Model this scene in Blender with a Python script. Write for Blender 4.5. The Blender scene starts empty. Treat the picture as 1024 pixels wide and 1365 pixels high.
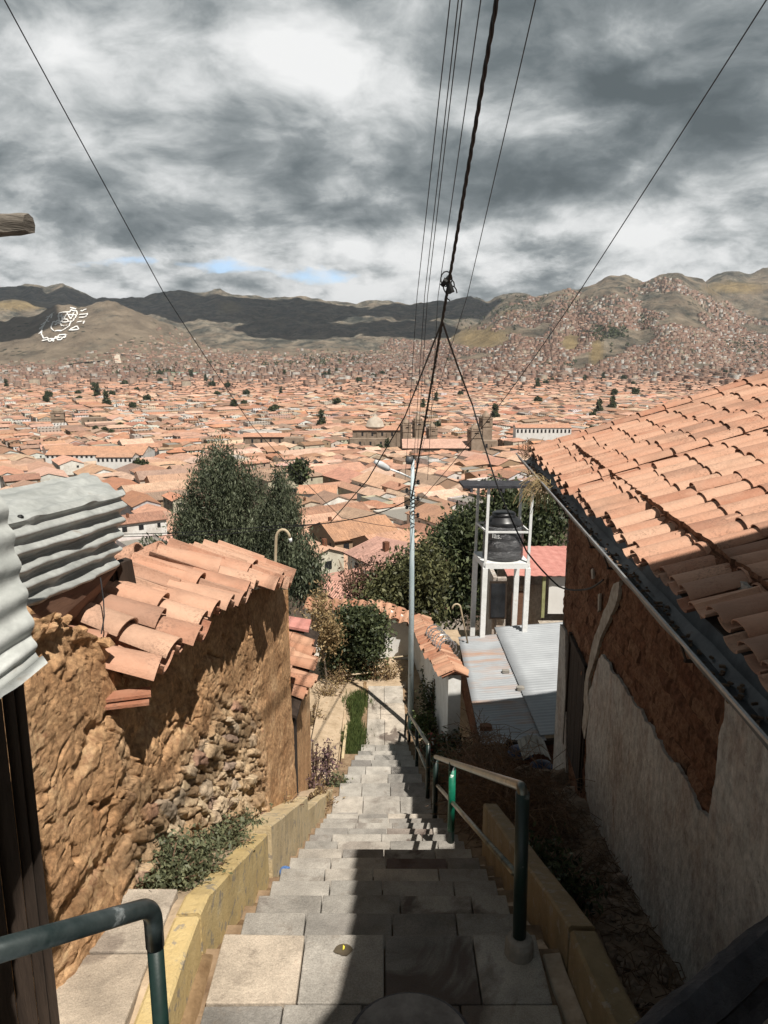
import bpy, math, random
import numpy as np
from mathutils import Vector, Matrix, noise
R = math.radians
rng = random.Random(7)
nrg = np.random.default_rng(7)
scene = bpy.context.scene
COL = scene.collection

# ------------------------------------------------------------------ camera helpers
PITCH = R(12.2)
CP, SP = math.cos(PITCH), math.sin(PITCH)
FPX = 1024.0
def ray(u, v):
    a, b = (u - 512.0) / FPX, (682.5 - v) / FPX
    return Vector((a, CP + b * SP, -SP + b * CP))
def PD(u, v, D): return ray(u, v) * D
def PY(u, v, y):
    r = ray(u, v); return r * (y / r.y)
def PZ(u, v, z):
    r = ray(u, v); return r * (z / r.z)
def proj(p):
    D = p[1] * CP - p[2] * SP
    if D <= 0.01: return (-9999, -9999, D)
    return (512 + FPX * p[0] / D, 682.5 - FPX * (p[1] * SP + p[2] * CP) / D, D)
def lerp(a, b, t): return a + (b - a) * t
def nz(x, y, z=0.0, s=1.0): return noise.noise(Vector((x * s, y * s, z * s)))
def fbm(x, y, z, s, o=4): return noise.fractal(Vector((x * s, y * s, z * s)), 1.0, 2.0, o)

# ------------------------------------------------------------------ objects
def tag(o, label=None, cat=None, group=None, kind=None):
    if label: o['label'] = label
    if cat: o['category'] = cat
    if group: o['group'] = group
    if kind: o['kind'] = kind
    return o
def thing(name, label, cat, loc=(0, 0, 0), rz=0.0, group=None):
    o = bpy.data.objects.new(name, None); COL.objects.link(o)
    o.empty_display_size = 0.2
    o.location = loc; o.rotation_euler = (0, 0, rz)
    return tag(o, label, cat, group)
def offset_of(o):
    v = Vector((0, 0, 0))
    while o is not None:
        v += Vector(o.location); o = o.parent
    return v
def link(name, me, mats, parent=None, loc=None):
    o = bpy.data.objects.new(name, me); COL.objects.link(o)
    for m in (mats if isinstance(mats, (list, tuple)) else [mats]):
        me.materials.append(m)
    if parent is not None: o.parent = parent
    if loc is not None: o.location = loc
    return o
class MB:
    """collects shapes in world space, then links them as one mesh"""
    def __init__(s): s.v = []; s.f = []; s.m = []; s.mi = 0
    def add(s, vs, fs):
        b = len(s.v); s.v += [tuple(q) for q in vs]
        for f in fs: s.f.append([b + i for i in f]); s.m.append(s.mi)
    def hexa(s, c):   # 8 corners: bottom ring 0-3, top ring 4-7
        s.add(c, [(3, 2, 1, 0), (4, 5, 6, 7), (0, 1, 5, 4), (1, 2, 6, 5), (2, 3, 7, 6), (3, 0, 4, 7)])
    def box(s, c, d, rz=0.0):
        x, y, z = d[0] / 2, d[1] / 2, d[2] / 2
        ca, sa = math.cos(rz), math.sin(rz)
        pts = []
        for zz in (-z, z):
            for xx, yy in ((-x, -y), (x, -y), (x, y), (-x, y)):
                pts.append((c[0] + xx * ca - yy * sa, c[1] + xx * sa + yy * ca, c[2] + zz))
        s.hexa(pts)
    def beam(s, p, q, w, h, up=(0, 0, 1), jit=0.0):
        p, q = Vector(p), Vector(q); d = (q - p).normalized(); up = Vector(up)
        a = d.cross(up)
        if a.length < 1e-3: a = d.cross(Vector((0, 1, 0)))
        a.normalize(); b = a.cross(d).normalized()
        ring = lambda o: [o - a * w / 2 - b * h / 2, o + a * w / 2 - b * h / 2, o + a * w / 2 + b * h / 2, o - a * w / 2 + b * h / 2]
        A, B = ring(p), ring(q)
        s.add(A + B, [(0, 1, 2, 3), (7, 6, 5, 4), (0, 4, 5, 1), (1, 5, 6, 2), (2, 6, 7, 3), (3, 7, 4, 0)])
    def tube(s, pts, r, seg=8, cap=True, r2=None):
        pts = [Vector(p) for p in pts]; n = len(pts); vs = []; fs = []
        prev = None
        for i, p in enumerate(pts):
            d = (pts[min(i + 1, n - 1)] - pts[max(i - 1, 0)]).normalized()
            if prev is None:
                a = d.cross(Vector((0, 0, 1)))
                if a.length < 1e-2: a = d.cross(Vector((0, 1, 0)))
            else:
                a = prev - d * prev.dot(d)
            a.normalize(); prev = a; b = d.cross(a)
            rr = r[i] if isinstance(r, (list, tuple)) else (lerp(r, r2, i / (n - 1)) if r2 is not None else r)
            for k in range(seg):
                t = 2 * math.pi * k / seg
                vs.append(p + a * math.cos(t) * rr + b * math.sin(t) * rr)
        for i in range(n - 1):
            for k in range(seg):
                k2 = (k + 1) % seg
                fs.append((i * seg + k, i * seg + k2, (i + 1) * seg + k2, (i + 1) * seg + k))
        if cap:
            fs.append(tuple(reversed(range(seg)))); fs.append(tuple(range((n - 1) * seg, n * seg)))
        s.add(vs, fs)
    def lathe(s, c, prof, seg=20):
        vs = []; fs = []
        for r, z in prof:
            for k in range(seg):
                t = 2 * math.pi * k / seg
                vs.append((c[0] + r * math.cos(t), c[1] + r * math.sin(t), c[2] + z))
        n = len(prof)
        for i in range(n - 1):
            for k in range(seg):
                k2 = (k + 1) % seg
                fs.append((i * seg + k, i * seg + k2, (i + 1) * seg + k2, (i + 1) * seg + k))
        fs.append(tuple(reversed(range(seg)))); fs.append(tuple(range((n - 1) * seg, n * seg)))
        s.add(vs, fs)
    def grid(s, rows):   # rows: list of lists of points
        n, m = len(rows), len(rows[0])
        vs = [p for r_ in rows for p in r_]
        s.add(vs, [(i * m + j, i * m + j + 1, (i + 1) * m + j + 1, (i + 1) * m + j) for i in range(n - 1) for j in range(m - 1)])
    def sheet(s, rows, nrm, th):   # a grid with thickness, closed at the rim
        n, m = len(rows), len(rows[0]); nv = Vector(nrm).normalized() * th
        top = [Vector(p) for r_ in rows for p in r_]; bot = [p - nv for p in top]
        N = n * m
        fs = [(i * m + j, i * m + j + 1, (i + 1) * m + j + 1, (i + 1) * m + j) for i in range(n - 1) for j in range(m - 1)]
        fb = [tuple(N + k for k in reversed(f)) for f in fs]
        rim = [j for j in range(m)] + [i * m + m - 1 for i in range(1, n)] + [(n - 1) * m + j for j in range(m - 2, -1, -1)] + [i * m for i in range(n - 2, 0, -1)]
        side = [(rim[k], N + rim[k], N + rim[(k + 1) % len(rim)], rim[(k + 1) % len(rim)]) for k in range(len(rim))]
        s.add(top + bot, fs + fb + side)
    def build(s, name, mats, parent=None, origin=None, smooth=False, bevel=0.0):
        off = offset_of(parent) if parent is not None else Vector(origin or (0, 0, 0))
        me = bpy.data.meshes.new(name)
        me.from_pydata([(p[0] - off.x, p[1] - off.y, p[2] - off.z) for p in s.v], [], s.f)
        o = link(name, me, mats, parent, None if parent is not None else off)
        if isinstance(mats, (list, tuple)) and len(mats) > 1: me.polygons.foreach_set('material_index', s.m)
        if smooth:
            me.polygons.foreach_set('use_smooth', [True] * len(me.polygons))
        me.update()
        if bevel:
            b = o.modifiers.new('soft', 'BEVEL'); b.width = bevel; b.segments = 2; b.limit_method = 'ANGLE'; b.angle_limit = R(35)
        return o
def np_mesh(name, V, Q, mats, parent=None, origin=(0, 0, 0), tint=None, uv=None, mi=None, local=False, smooth=False):
    """V (n,3), Q (m,k) all faces of k corners"""
    off = np.zeros(3) if local else np.array(offset_of(parent) if parent is not None else origin, float)
    me = bpy.data.meshes.new(name)
    k = Q.shape[1]
    me.vertices.add(len(V)); me.vertices.foreach_set('co', (V - off).astype(np.float32).ravel())
    me.loops.add(Q.size); me.loops.foreach_set('vertex_index', Q.astype(np.int32).ravel())
    me.polygons.add(len(Q)); me.polygons.foreach_set('loop_start', np.arange(0, Q.size, k, dtype=np.int32))
    try: me.polygons.foreach_set('loop_total', np.full(len(Q), k, dtype=np.int32))
    except Exception: pass
    if tint is not None:
        a = me.attributes.new('tint', 'FLOAT_VECTOR', 'FACE'); a.data.foreach_set('vector', np.asarray(tint, np.float32).ravel())
    if uv is not None:
        l = me.uv_layers.new(name='UVMap'); l.data.foreach_set('uv', np.asarray(uv, np.float32).ravel())
    if mi is not None: me.polygons.foreach_set('material_index', np.asarray(mi, np.int32))
    if smooth: me.polygons.foreach_set('use_smooth', np.ones(len(Q), dtype=bool))
    me.update(calc_edges=True); me.validate()
    return link(name, me, mats, parent, None if (parent is not None or local) else tuple(off))

# ------------------------------------------------------------------ materials
def new_mat(name):
    m = bpy.data.materials.new(name); m.use_nodes = True
    nt = m.node_tree; nt.nodes.clear()
    out = nt.nodes.new('ShaderNodeOutputMaterial'); b = nt.nodes.new('ShaderNodeBsdfPrincipled')
    nt.links.new(b.outputs[0], out.inputs[0])
    return m, nt, b
class NT:
    def __init__(s, nt): s.nt = nt; s.N = nt.nodes; s.L = nt.links
    def sock(s, x, inp):
        if hasattr(x, 'is_output'): s.L.new(x, inp)
        elif x is not None: inp.default_value = x
    def math(s, op, a, b=None, c=None, clamp=False):
        n = s.N.new('ShaderNodeMath'); n.operation = op; n.use_clamp = clamp
        for i, q in enumerate((a, b, c)):
            if q is not None: s.sock(q, n.inputs[i])
        return n.outputs[0]
    def vmath(s, op, a, b=None):
        n = s.N.new('ShaderNodeVectorMath'); n.operation = op
        s.sock(a, n.inputs[0])
        if b is not None: s.sock(b, n.inputs['Scale'] if op == 'SCALE' else n.inputs[1])
        return n.outputs[0]
    def noise(s, vec, scale, detail=4, rough=0.55, dist=0.0, out='Fac'):
        n = s.N.new('ShaderNodeTexNoise'); n.inputs['Scale'].default_value = scale
        n.inputs['Detail'].default_value = detail; n.inputs['Roughness'].default_value = rough; n.inputs['Distortion'].default_value = dist
        if vec is not None: s.L.new(vec, n.inputs['Vector'])
        return n.outputs[0 if out == 'Fac' else 1]
    def voro(s, vec, scale, feature='F1', out='Distance', rand=1.0):
        n = s.N.new('ShaderNodeTexVoronoi'); n.feature = feature; n.inputs['Scale'].default_value = scale
        n.inputs['Randomness'].default_value = rand
        if vec is not None: s.L.new(vec, n.inputs['Vector'])
        return n.outputs[out]
    def ramp(s, fac, stops):
        n = s.N.new('ShaderNodeValToRGB'); s.sock(fac, n.inputs[0]); e = n.color_ramp.elements
        while len(e) < len(stops): e.new(0.5)
        for q, (p, c) in zip(e, stops):
            q.position = p; q.color = (c[0], c[1], c[2], 1) if isinstance(c, (tuple, list)) else (c, c, c, 1)
        return n.outputs[0]
    def mix(s, fac, a, b, mode='MIX'):
        n = s.N.new('ShaderNodeMix'); n.data_type = 'RGBA'; n.blend_type = mode
        s.sock(fac, n.inputs[0])
        for q, i in ((a, 6), (b, 7)):
            if isinstance(q, (tuple, list)): q = (q[0], q[1], q[2], 1)
            s.sock(q, n.inputs[i])
        return n.outputs[2]
    def coord(s, kind='Object'):
        return s.N.new('ShaderNodeTexCoord').outputs[kind]
    def pos(s): return s.N.new('ShaderNodeNewGeometry').outputs['Position']
    def mapping(s, vec, scale=(1, 1, 1), rot=(0, 0, 0), loc=(0, 0, 0)):
        n = s.N.new('ShaderNodeMapping'); s.L.new(vec, n.inputs[0])
        n.inputs['Scale'].default_value = scale; n.inputs['Rotation'].default_value = rot; n.inputs['Location'].default_value = loc
        return n.outputs[0]
    def attr(s, name, out='Vector'):
        n = s.N.new('ShaderNodeAttribute'); n.attribute_name = name; return n.outputs[out]
    def sep(s, v):
        n = s.N.new('ShaderNodeSeparateXYZ'); s.L.new(v, n.inputs[0]); return n.outputs
    def comb(s, x, y, z):
        n = s.N.new('ShaderNodeCombineXYZ')
        for i, q in enumerate((x, y, z)): s.sock(q, n.inputs[i])
        return n.outputs[0]
    def bump(s, h, strength=0.5, dist=0.02, nrm=None):
        n = s.N.new('ShaderNodeBump'); n.inputs['Strength'].default_value = strength; n.inputs['Distance'].default_value = dist
        s.L.new(h, n.inputs['Height'])
        if nrm is not None: s.L.new(nrm, n.inputs['Normal'])
        return n.outputs[0]
def mat_basic(name, a, b, scale=6.0, rough=0.85, bump=0.3, bdist=0.01, c=None, cpos=0.72, metallic=0.0, stretch=(1, 1, 1), detail=6, bscale=None, spec=0.3):
    """two or three tones by noise, with matching relief"""
    m, nt, p = new_mat(name); k = NT(nt)
    co = k.mapping(k.pos(), stretch)
    n1 = k.noise(co, scale, detail, 0.62)
    st = [(0.34, a), (0.62, b)]
    if c: st.append((cpos, c))
    col = k.ramp(n1, st)
    n2 = k.noise(co, scale * 7, 3, 0.6)
    col = k.mix(0.35, col, k.ramp(n2, [(0.3, 0.35), (0.7, 0.65)]), 'OVERLAY')
    nt.links.new(col, p.inputs['Base Color'])
    p.inputs['Roughness'].default_value = rough; p.inputs['Metallic'].default_value = metallic
    p.inputs['Specular IOR Level'].default_value = spec
    if bump:
        h = k.noise(co, bscale or scale * 4, 6, 0.65)
        nt.links.new(k.bump(h, bump, bdist), p.inputs['Normal'])
    return m
def leaf_mat(name, dark, light, trans=0.25):
    m, nt, p = new_mat(name); k = NT(nt)
    t = k.sep(k.attr('tint'))
    col = k.ramp(t[0], [(0.0, dark), (1.0, light)])
    nt.links.new(col, p.inputs['Base Color']); p.inputs['Roughness'].default_value = 0.55
    p.inputs['Specular IOR Level'].default_value = 0.35
    tr = nt.nodes.new('ShaderNodeBsdfTranslucent'); nt.links.new(col, tr.inputs[0])
    mx = nt.nodes.new('ShaderNodeMixShader'); mx.inputs[0].default_value = trans
    nt.links.new(p.outputs[0], mx.inputs[1]); nt.links.new(tr.outputs[0], mx.inputs[2])
    out = [n for n in nt.nodes if n.type == 'OUTPUT_MATERIAL'][0]
    nt.links.new(mx.outputs[0], out.inputs[0])
    return m
M = {}
M['wire'] = mat_basic('black_cable', (0.006, 0.006, 0.006), (0.012, 0.012, 0.012), 20, 0.6, 0)
M['greywire'] = mat_basic('grey_wire', (0.02, 0.02, 0.021), (0.035, 0.035, 0.037), 20, 0.6, 0)
M['adobe_dark'] = mat_basic('adobe_in_blocks', (0.10, 0.042, 0.024), (0.19, 0.085, 0.048), 7, 0.95, 1.0, 0.05, c=(0.25, 0.13, 0.08), cpos=.7)
def plaster_mat():
    m, nt, p = new_mat('grey_mud_plaster'); k = NT(nt); co = k.pos()
    c = k.ramp(k.noise(co, 1.1, 7, 0.65), [(0.3, (0.32, 0.26, 0.215)), (0.5, (0.43, 0.395, 0.355)), (0.7, (0.51, 0.48, 0.44))])
    st = k.noise(k.mapping(co, (1.8, 1.8, 0.8)), 1.6, 8, 0.68)
    c = k.mix(k.ramp(st, [(0.48, 0.0), (0.68, 0.65)]), c, (0.31, 0.215, 0.165))
    c = k.mix(k.ramp(k.noise(k.mapping(co, (1, 1, 1), loc=(4, 1, 8)), 2.4, 8, 0.7), [(0.55, 0.0), (0.66, 0.6)]), c, (0.50, 0.465, 0.42))
    c = k.mix(0.7, c, k.ramp(k.noise(k.mapping(co, (1, 1, 0.8)), 16, 9, 0.74), [(0.32, 0.2), (0.68, 0.8)]), 'OVERLAY')
    c = k.mix(k.ramp(k.noise(co, 48, 3, 0.6), [(0.66, 0.0), (0.72, 0.7)]), c, (0.12, 0.09, 0.07))
    nt.links.new(c, p.inputs['Base Color']); p.inputs['Roughness'].default_value = 0.93; p.inputs['Specular IOR Level'].default_value = 0.15
    nt.links.new(k.bump(k.noise(k.mapping(co, (1, 1, 0.6)), 14, 9, 0.72), 1.0, 0.03), p.inputs['Normal'])
    return m
M['plaster'] = plaster_mat()
M['white_plaster'] = mat_basic('whitewash', (0.62, 0.60, 0.56), (0.74, 0.73, 0.70), 3, 0.9, 0.35, 0.01, c=(0.55, 0.5, 0.43), cpos=0.75)
M['filler'] = mat_basic('pale_filler', (0.24, 0.2, 0.16), (0.42, 0.37, 0.31), 12, 0.9, 0.6, 0.01)
M['green_paint'] = mat_basic('chipped_green_paint', (0.003, 0.013, 0.011), (0.006, 0.022, 0.017), 9, 0.42, 0.15, 0.003, c=(0.2, 0.2, 0.18), cpos=0.69, bscale=60, spec=0.5)
M['green_bright'] = mat_basic('bright_green_paint', (0.0, 0.10, 0.055), (0.006, 0.15, 0.085), 14, 0.45, 0.15, 0.003, c=(0.55, 0.6, 0.55), cpos=0.64, spec=0.5)
M['worn_steel'] = mat_basic('worn_handrail_steel', (0.10, 0.11, 0.10), (0.26, 0.24, 0.19), 8, 0.33, 0.1, 0.002, c=(0.03, 0.055, 0.05), cpos=0.7, metallic=0.85, spec=0.5)
M['rail_dark'] = mat_basic('rubbed_green_steel', (0.012, 0.022, 0.022), (0.05, 0.062, 0.062), 9, 0.34, 0.2, 0.002, c=(0.26, 0.28, 0.28), cpos=0.68, metallic=0.3, spec=0.5)
M['tin_rusty'] = mat_basic('old_galvanised_sheet', (0.28, 0.29, 0.275), (0.42, 0.43, 0.41), 5, 0.5, 0.4, 0.005, c=(0.27, 0.2, 0.14), cpos=0.76, metallic=0.12, bscale=30, detail=9)
M['tin_bright'] = mat_basic('pale_zinc_sheet', (0.30, 0.31, 0.32), (0.42, 0.43, 0.44), 2.2, 0.6, 0.1, 0.003, c=(0.36, 0.34, 0.31), cpos=0.68, metallic=0.1)
M['gutter'] = mat_basic('zinc_gutter', (0.06, 0.064, 0.068), (0.115, 0.12, 0.125), 5, 0.5, 0.15, 0.004, c=(0.08, 0.055, 0.04), cpos=0.66, metallic=0.3)
M['gutter_edge'] = mat_basic('bare_metal_edge', (0.25, 0.255, 0.26), (0.36, 0.365, 0.37), 8, 0.4, 0.1, 0.002, metallic=0.5)
M['dark_wood'] = mat_basic('dark_weathered_wood', (0.02, 0.013, 0.009), (0.045, 0.03, 0.021), 5, 0.9, 0.7, 0.01, stretch=(3, 3, 0.35))
M['brown_wood'] = mat_basic('brown_board', (0.09, 0.045, 0.028), (0.15, 0.08, 0.05), 5, 0.85, 0.5, 0.006, stretch=(0.6, 0.6, 4))
M['grey_wood'] = mat_basic('grey_split_timber', (0.10, 0.085, 0.07), (0.24, 0.21, 0.175), 6, 0.95, 1.0, 0.02, stretch=(0.5, 0.5, 6))
M['charred_wood'] = mat_basic('blackened_timber', (0.018, 0.018, 0.022), (0.045, 0.045, 0.052), 5, 0.8, 0.8, 0.02, c=(0.07, 0.07, 0.08), cpos=0.72)
M['concrete'] = mat_basic('rough_concrete', (0.17, 0.155, 0.135), (0.27, 0.25, 0.22), 7, 0.92, 0.6, 0.008)
M['soil'] = mat_basic('dry_dirt', (0.15, 0.105, 0.072), (0.26, 0.19, 0.135), 4, 0.97, 1.0, 0.04, c=(0.33, 0.26, 0.2))
M['pale_soil'] = mat_basic('pale_trodden_earth', (0.34, 0.25, 0.16), (0.46, 0.35, 0.24), 4, 0.97, 0.8, 0.02, c=(0.28, 0.18, 0.1))
M['pole'] = mat_basic('pale_blue_pole', (0.34, 0.42, 0.44), (0.46, 0.53, 0.55), 6, 0.5, 0.15, 0.004, c=(0.22, 0.18, 0.14), cpos=0.68, stretch=(2, 2, 0.6))
M['white_steel'] = mat_basic('white_painted_steel', (0.62, 0.62, 0.60), (0.74, 0.74, 0.73), 6, 0.45, 0.05, 0.002, c=(0.5, 0.46, 0.4), cpos=0.74)
M['beige_steel'] = mat_basic('beige_painted_pipe', (0.36, 0.28, 0.18), (0.46, 0.37, 0.25), 8, 0.5, 0.05, 0.002)
M['black_plastic'] = mat_basic('black_tank_plastic', (0.014, 0.014, 0.015), (0.024, 0.024, 0.026), 8, 0.35, 0.05, 0.002, spec=0.5)
M['wrap'] = mat_basic('film_wrapped_plastic', (0.03, 0.03, 0.032), (0.09, 0.09, 0.095), 6, 0.25, 0.8, 0.03, c=(0.3, 0.3, 0.3), cpos=0.68, stretch=(1, 1, 5), spec=0.6)
M['pink_metal'] = mat_basic('faded_red_sheet', (0.42, 0.17, 0.14), (0.52, 0.24, 0.2), 5, 0.6, 0.1, 0.003)
M['glass'] = mat_basic('dark_window_glass', (0.015, 0.016, 0.018), (0.03, 0.032, 0.036), 3, 0.12, 0, spec=0.6)
M['stone_wall'] = mat_basic('church_stone', (0.19, 0.14, 0.10), (0.29, 0.22, 0.165), 0.25, 0.92, 0.4, 0.1)
M['church_roof'] = mat_basic('church_dome_stone', (0.36, 0.3, 0.24), (0.46, 0.4, 0.33), 0.3, 0.9, 0.2, 0.05)
M['litter_blue'] = mat_basic('blue_plastic', (0.05, 0.12, 0.3), (0.12, 0.22, 0.45), 20, 0.3, 0.4, 0.01)
M['litter_yellow'] = mat_basic('yellow_wrapper', (0.5, 0.42, 0.03), (0.65, 0.55, 0.08), 20, 0.4, 0.4, 0.01)
M['litter_white'] = mat_basic('white_plastic', (0.6, 0.62, 0.66), (0.75, 0.76, 0.8), 20, 0.35, 0.4, 0.01)
M['tarp'] = mat_basic('dark_blue_tarp', (0.012, 0.022, 0.06), (0.03, 0.05, 0.11), 8, 0.5, 0.8, 0.03)
M['lamp_head'] = mat_basic('lamp_housing', (0.45, 0.46, 0.46), (0.58, 0.59, 0.6), 8, 0.4, 0)
M['green_roof'] = mat_basic('green_sheet_roof', (0.16, 0.25, 0.17), (0.22, 0.32, 0.22), 0.2, 0.6, 0)
M['white_wall_far'] = mat_basic('white_render', (0.62, 0.60, 0.57), (0.72, 0.70, 0.67), 0.3, 0.9, 0)
M['twig'] = mat_basic('dry_twigs', (0.10, 0.06, 0.04), (0.2, 0.13, 0.08), 9, 0.9, 0)
M['bark'] = mat_basic('grey_bark', (0.10, 0.075, 0.055), (0.2, 0.16, 0.125), 4, 0.95, 0.8, 0.03, stretch=(2, 2, 0.4))
M['leaf_euc'] = leaf_mat('eucalyptus_leaves', (0.016, 0.024, 0.012), (0.17, 0.19, 0.115))
M['leaf_dark'] = leaf_mat('dark_green_leaves', (0.012, 0.02, 0.009), (0.115, 0.135, 0.06))
M['leaf_olive'] = leaf_mat('olive_leaves', (0.03, 0.034, 0.015), (0.17, 0.17, 0.075))
M['leaf_weed'] = leaf_mat('grey_green_weeds', (0.05, 0.06, 0.03), (0.21, 0.22, 0.12))
M['leaf_grass'] = leaf_mat('fresh_grass', (0.035, 0.06, 0.016), (0.13, 0.16, 0.05))
M['leaf_dry'] = leaf_mat('dry_straw', (0.16, 0.10, 0.045), (0.42, 0.31, 0.16))
M['leaf_brown'] = leaf_mat('dead_brush', (0.045, 0.026, 0.018), (0.15, 0.085, 0.055), 0.1)
M['leaf_purple'] = leaf_mat('purple_leaves', (0.05, 0.028, 0.032), (0.2, 0.12, 0.12))
M['petal_red'] = leaf_mat('red_petals', (0.3, 0.05, 0.04), (0.5, 0.12, 0.1))
M['petal_white'] = leaf_mat('white_petals', (0.55, 0.52, 0.48), (0.75, 0.72, 0.68))

def tile_mat(name, hue=(1, 1, 1), lichen=0.55):
    """curved clay tiles: per-tile tint on the faces, stains and lichen by noise"""
    m, nt, p = new_mat(name); k = NT(nt)
    t = k.sep(k.attr('tint')); co = k.pos()
    base = k.ramp(t[0], [(0.0, (0.33 * hue[0], 0.145 * hue[1], 0.09 * hue[2])), (0.5, (0.46 * hue[0], 0.245 * hue[1], 0.162 * hue[2])), (1.0, (0.53 * hue[0], 0.325 * hue[1], 0.225 * hue[2]))])
    n = k.noise(co, 5, 6, 0.65)
    base = k.mix(k.ramp(n, [(0.38, 0.0), (0.7, 0.45)]), base, (0.55 * hue[0], 0.36 * hue[1], 0.26 * hue[2]))
    sp = k.noise(co, 60, 4, 0.7); bl = k.noise(co, 2.2, 4, 0.6)
    msk = k.math('MULTIPLY', k.ramp(sp, [(0.5, 0.0), (0.6, 1.0)]), k.ramp(bl, [(0.50, 0.0), (0.64, 1.0)]))
    base = k.mix(k.math('MULTIPLY', msk, lichen), base, (0.075, 0.055, 0.042))
    so_ = k.noise(k.mapping(co, loc=(5, 3, 1)), 1.1, 6, 0.68)
    base = k.mix(k.ramp(so_, [(0.52, 0.0), (0.68, 0.5)]), base, (0.17 * hue[0], 0.105 * hue[1], 0.075 * hue[2]))
    base = k.mix(k.math('MULTIPLY', k.ramp(t[1], [(0.86, 0.0), (0.94, 1.0)]), 0.45), base, (0.22 * hue[0], 0.135 * hue[1], 0.10 * hue[2]))
    nt.links.new(base, p.inputs['Base Color']); p.inputs['Roughness'].default_value = 0.9
    p.inputs['Specular IOR Level'].default_value = 0.2
    nt.links.new(k.bump(k.noise(co, 40, 5, 0.65), 0.7, 0.012), p.inputs['Normal'])
    return m
M['tile'] = tile_mat('clay_roof_tiles')
M['tile_old'] = tile_mat('mossy_clay_tiles', (0.9, 0.85, 0.8), 0.9)

def leaves_mesh(name, C, size, mat, parent=None, origin=None, aspect=0.45, droop=0.0, seed=1, tint=None):
    """C (n,3) leaf centres -> rhombic leaves"""
    g = np.random.default_rng(seed); n = len(C)
    d = g.normal(size=(n, 3)); d[:, 2] -= droop * 1.6; d /= np.linalg.norm(d, axis=1)[:, None]
    w = g.normal(size=(n, 3)); w -= d * (w * d).sum(1)[:, None]; w /= np.linalg.norm(w, axis=1)[:, None]
    s = size * (0.6 + 0.8 * g.random(n))[:, None]
    a, b = d * s * 0.5, w * s * 0.5 * aspect
    V = np.stack([C - a, C + b - a * 0.1, C + a, C - b - a * 0.1], 1).reshape(-1, 3)
    Q = np.arange(n * 4).reshape(n, 4)
    t = g.random(n) if tint is None else np.clip(tint + 0.25 * g.normal(size=n), 0, 1)
    T = np.stack([t, t, t], 1)
    return np_mesh(name, V, Q, mat, parent, origin if origin is not None else (0, 0, 0), tint=T)
def clumps(shape, n_clump, per, r, g, stretch=(1, 1, 1)):
    """shape: list of (centre, radii) ellipsoids; returns leaf centres gathered in clumps near the shells"""
    out = []; tint = []
    vol = np.array([s[1][0] * s[1][1] * s[1][2] for s in shape]) ** 0.75; vol /= vol.sum()
    for _ in range(n_clump):
        c, rad = shape[g.choice(len(shape), p=vol)]
        v = g.normal(size=3); v /= np.linalg.norm(v); v *= g.random() ** 0.42
        p = np.array(c) + v * np.array(rad)
        q = g.normal(size=(per, 3)) * r * np.array(stretch) * (0.6 + 0.7 * g.random())
        out.append(p + q); tint.append(np.full(per, 0.15 + 0.7 * g.random()))
    return np.concatenate(out), np.concatenate(tint)
# ================================================================== FOREGROUND
SUN = Vector((-0.28, 0.53, -1.0)).normalized()
def pl(pts, y):   # piecewise linear
    return float(np.interp(y, [p[0] for p in pts], [p[1] for p in pts]))
ROWS = []          # (y0, y1, z) of every tread and landing
for y0, y1 in ((0.9, 1.62), (1.62, 2.01), (2.01, 2.40), (2.40, 2.78), (2.78, 3.16)): ROWS.append((y0, y1, -2.765))
yy, zz = 3.16, -2.765
for i in range(12):
    zz -= 0.215; ROWS.append((yy, yy + 0.405, zz)); yy += 0.405
for ny, ns in ((8.70, 2), (9.35, 2), (9.92, 1), (10.49, 1), (11.04, 1), (11.56, 1), (12.07, 1), (12.66, 1)):
    zz -= 0.212
    for q in range(ns): ROWS.append((lerp(yy, ny, q / ns), lerp(yy, ny, (q + 1) / ns), zz))
    yy = ny
PATHZ = -7.1
for ny in (13.1, 13.74, 14.43, 15.25): ROWS.append((yy, ny, PATHZ)); yy = ny
XL = [(0.5, -0.88), (3.05, -0.845), (4.7, -0.80), (8, -0.74), (11.6, -0.56), (12.6, -0.46), (12.7, -0.40), (16, -0.42)]
XR = [(0.5, 0.98), (2.2, 0.86), (3.0, 0.79), (5, 0.79), (7.5, 0.72), (9, 0.62), (12.7, 0.50), (16, 0.44)]
def stair_z(y):
    for a, b, z in ROWS:
        if a <= y < b: return z
    return PATHZ if y > 5 else -2.765
def nose_z(y): return -2.765 if y < 3.16 else max(PATHZ, -2.765 - 0.53 * (y - 3.16)) if y < 12.66 else PATHZ

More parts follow.
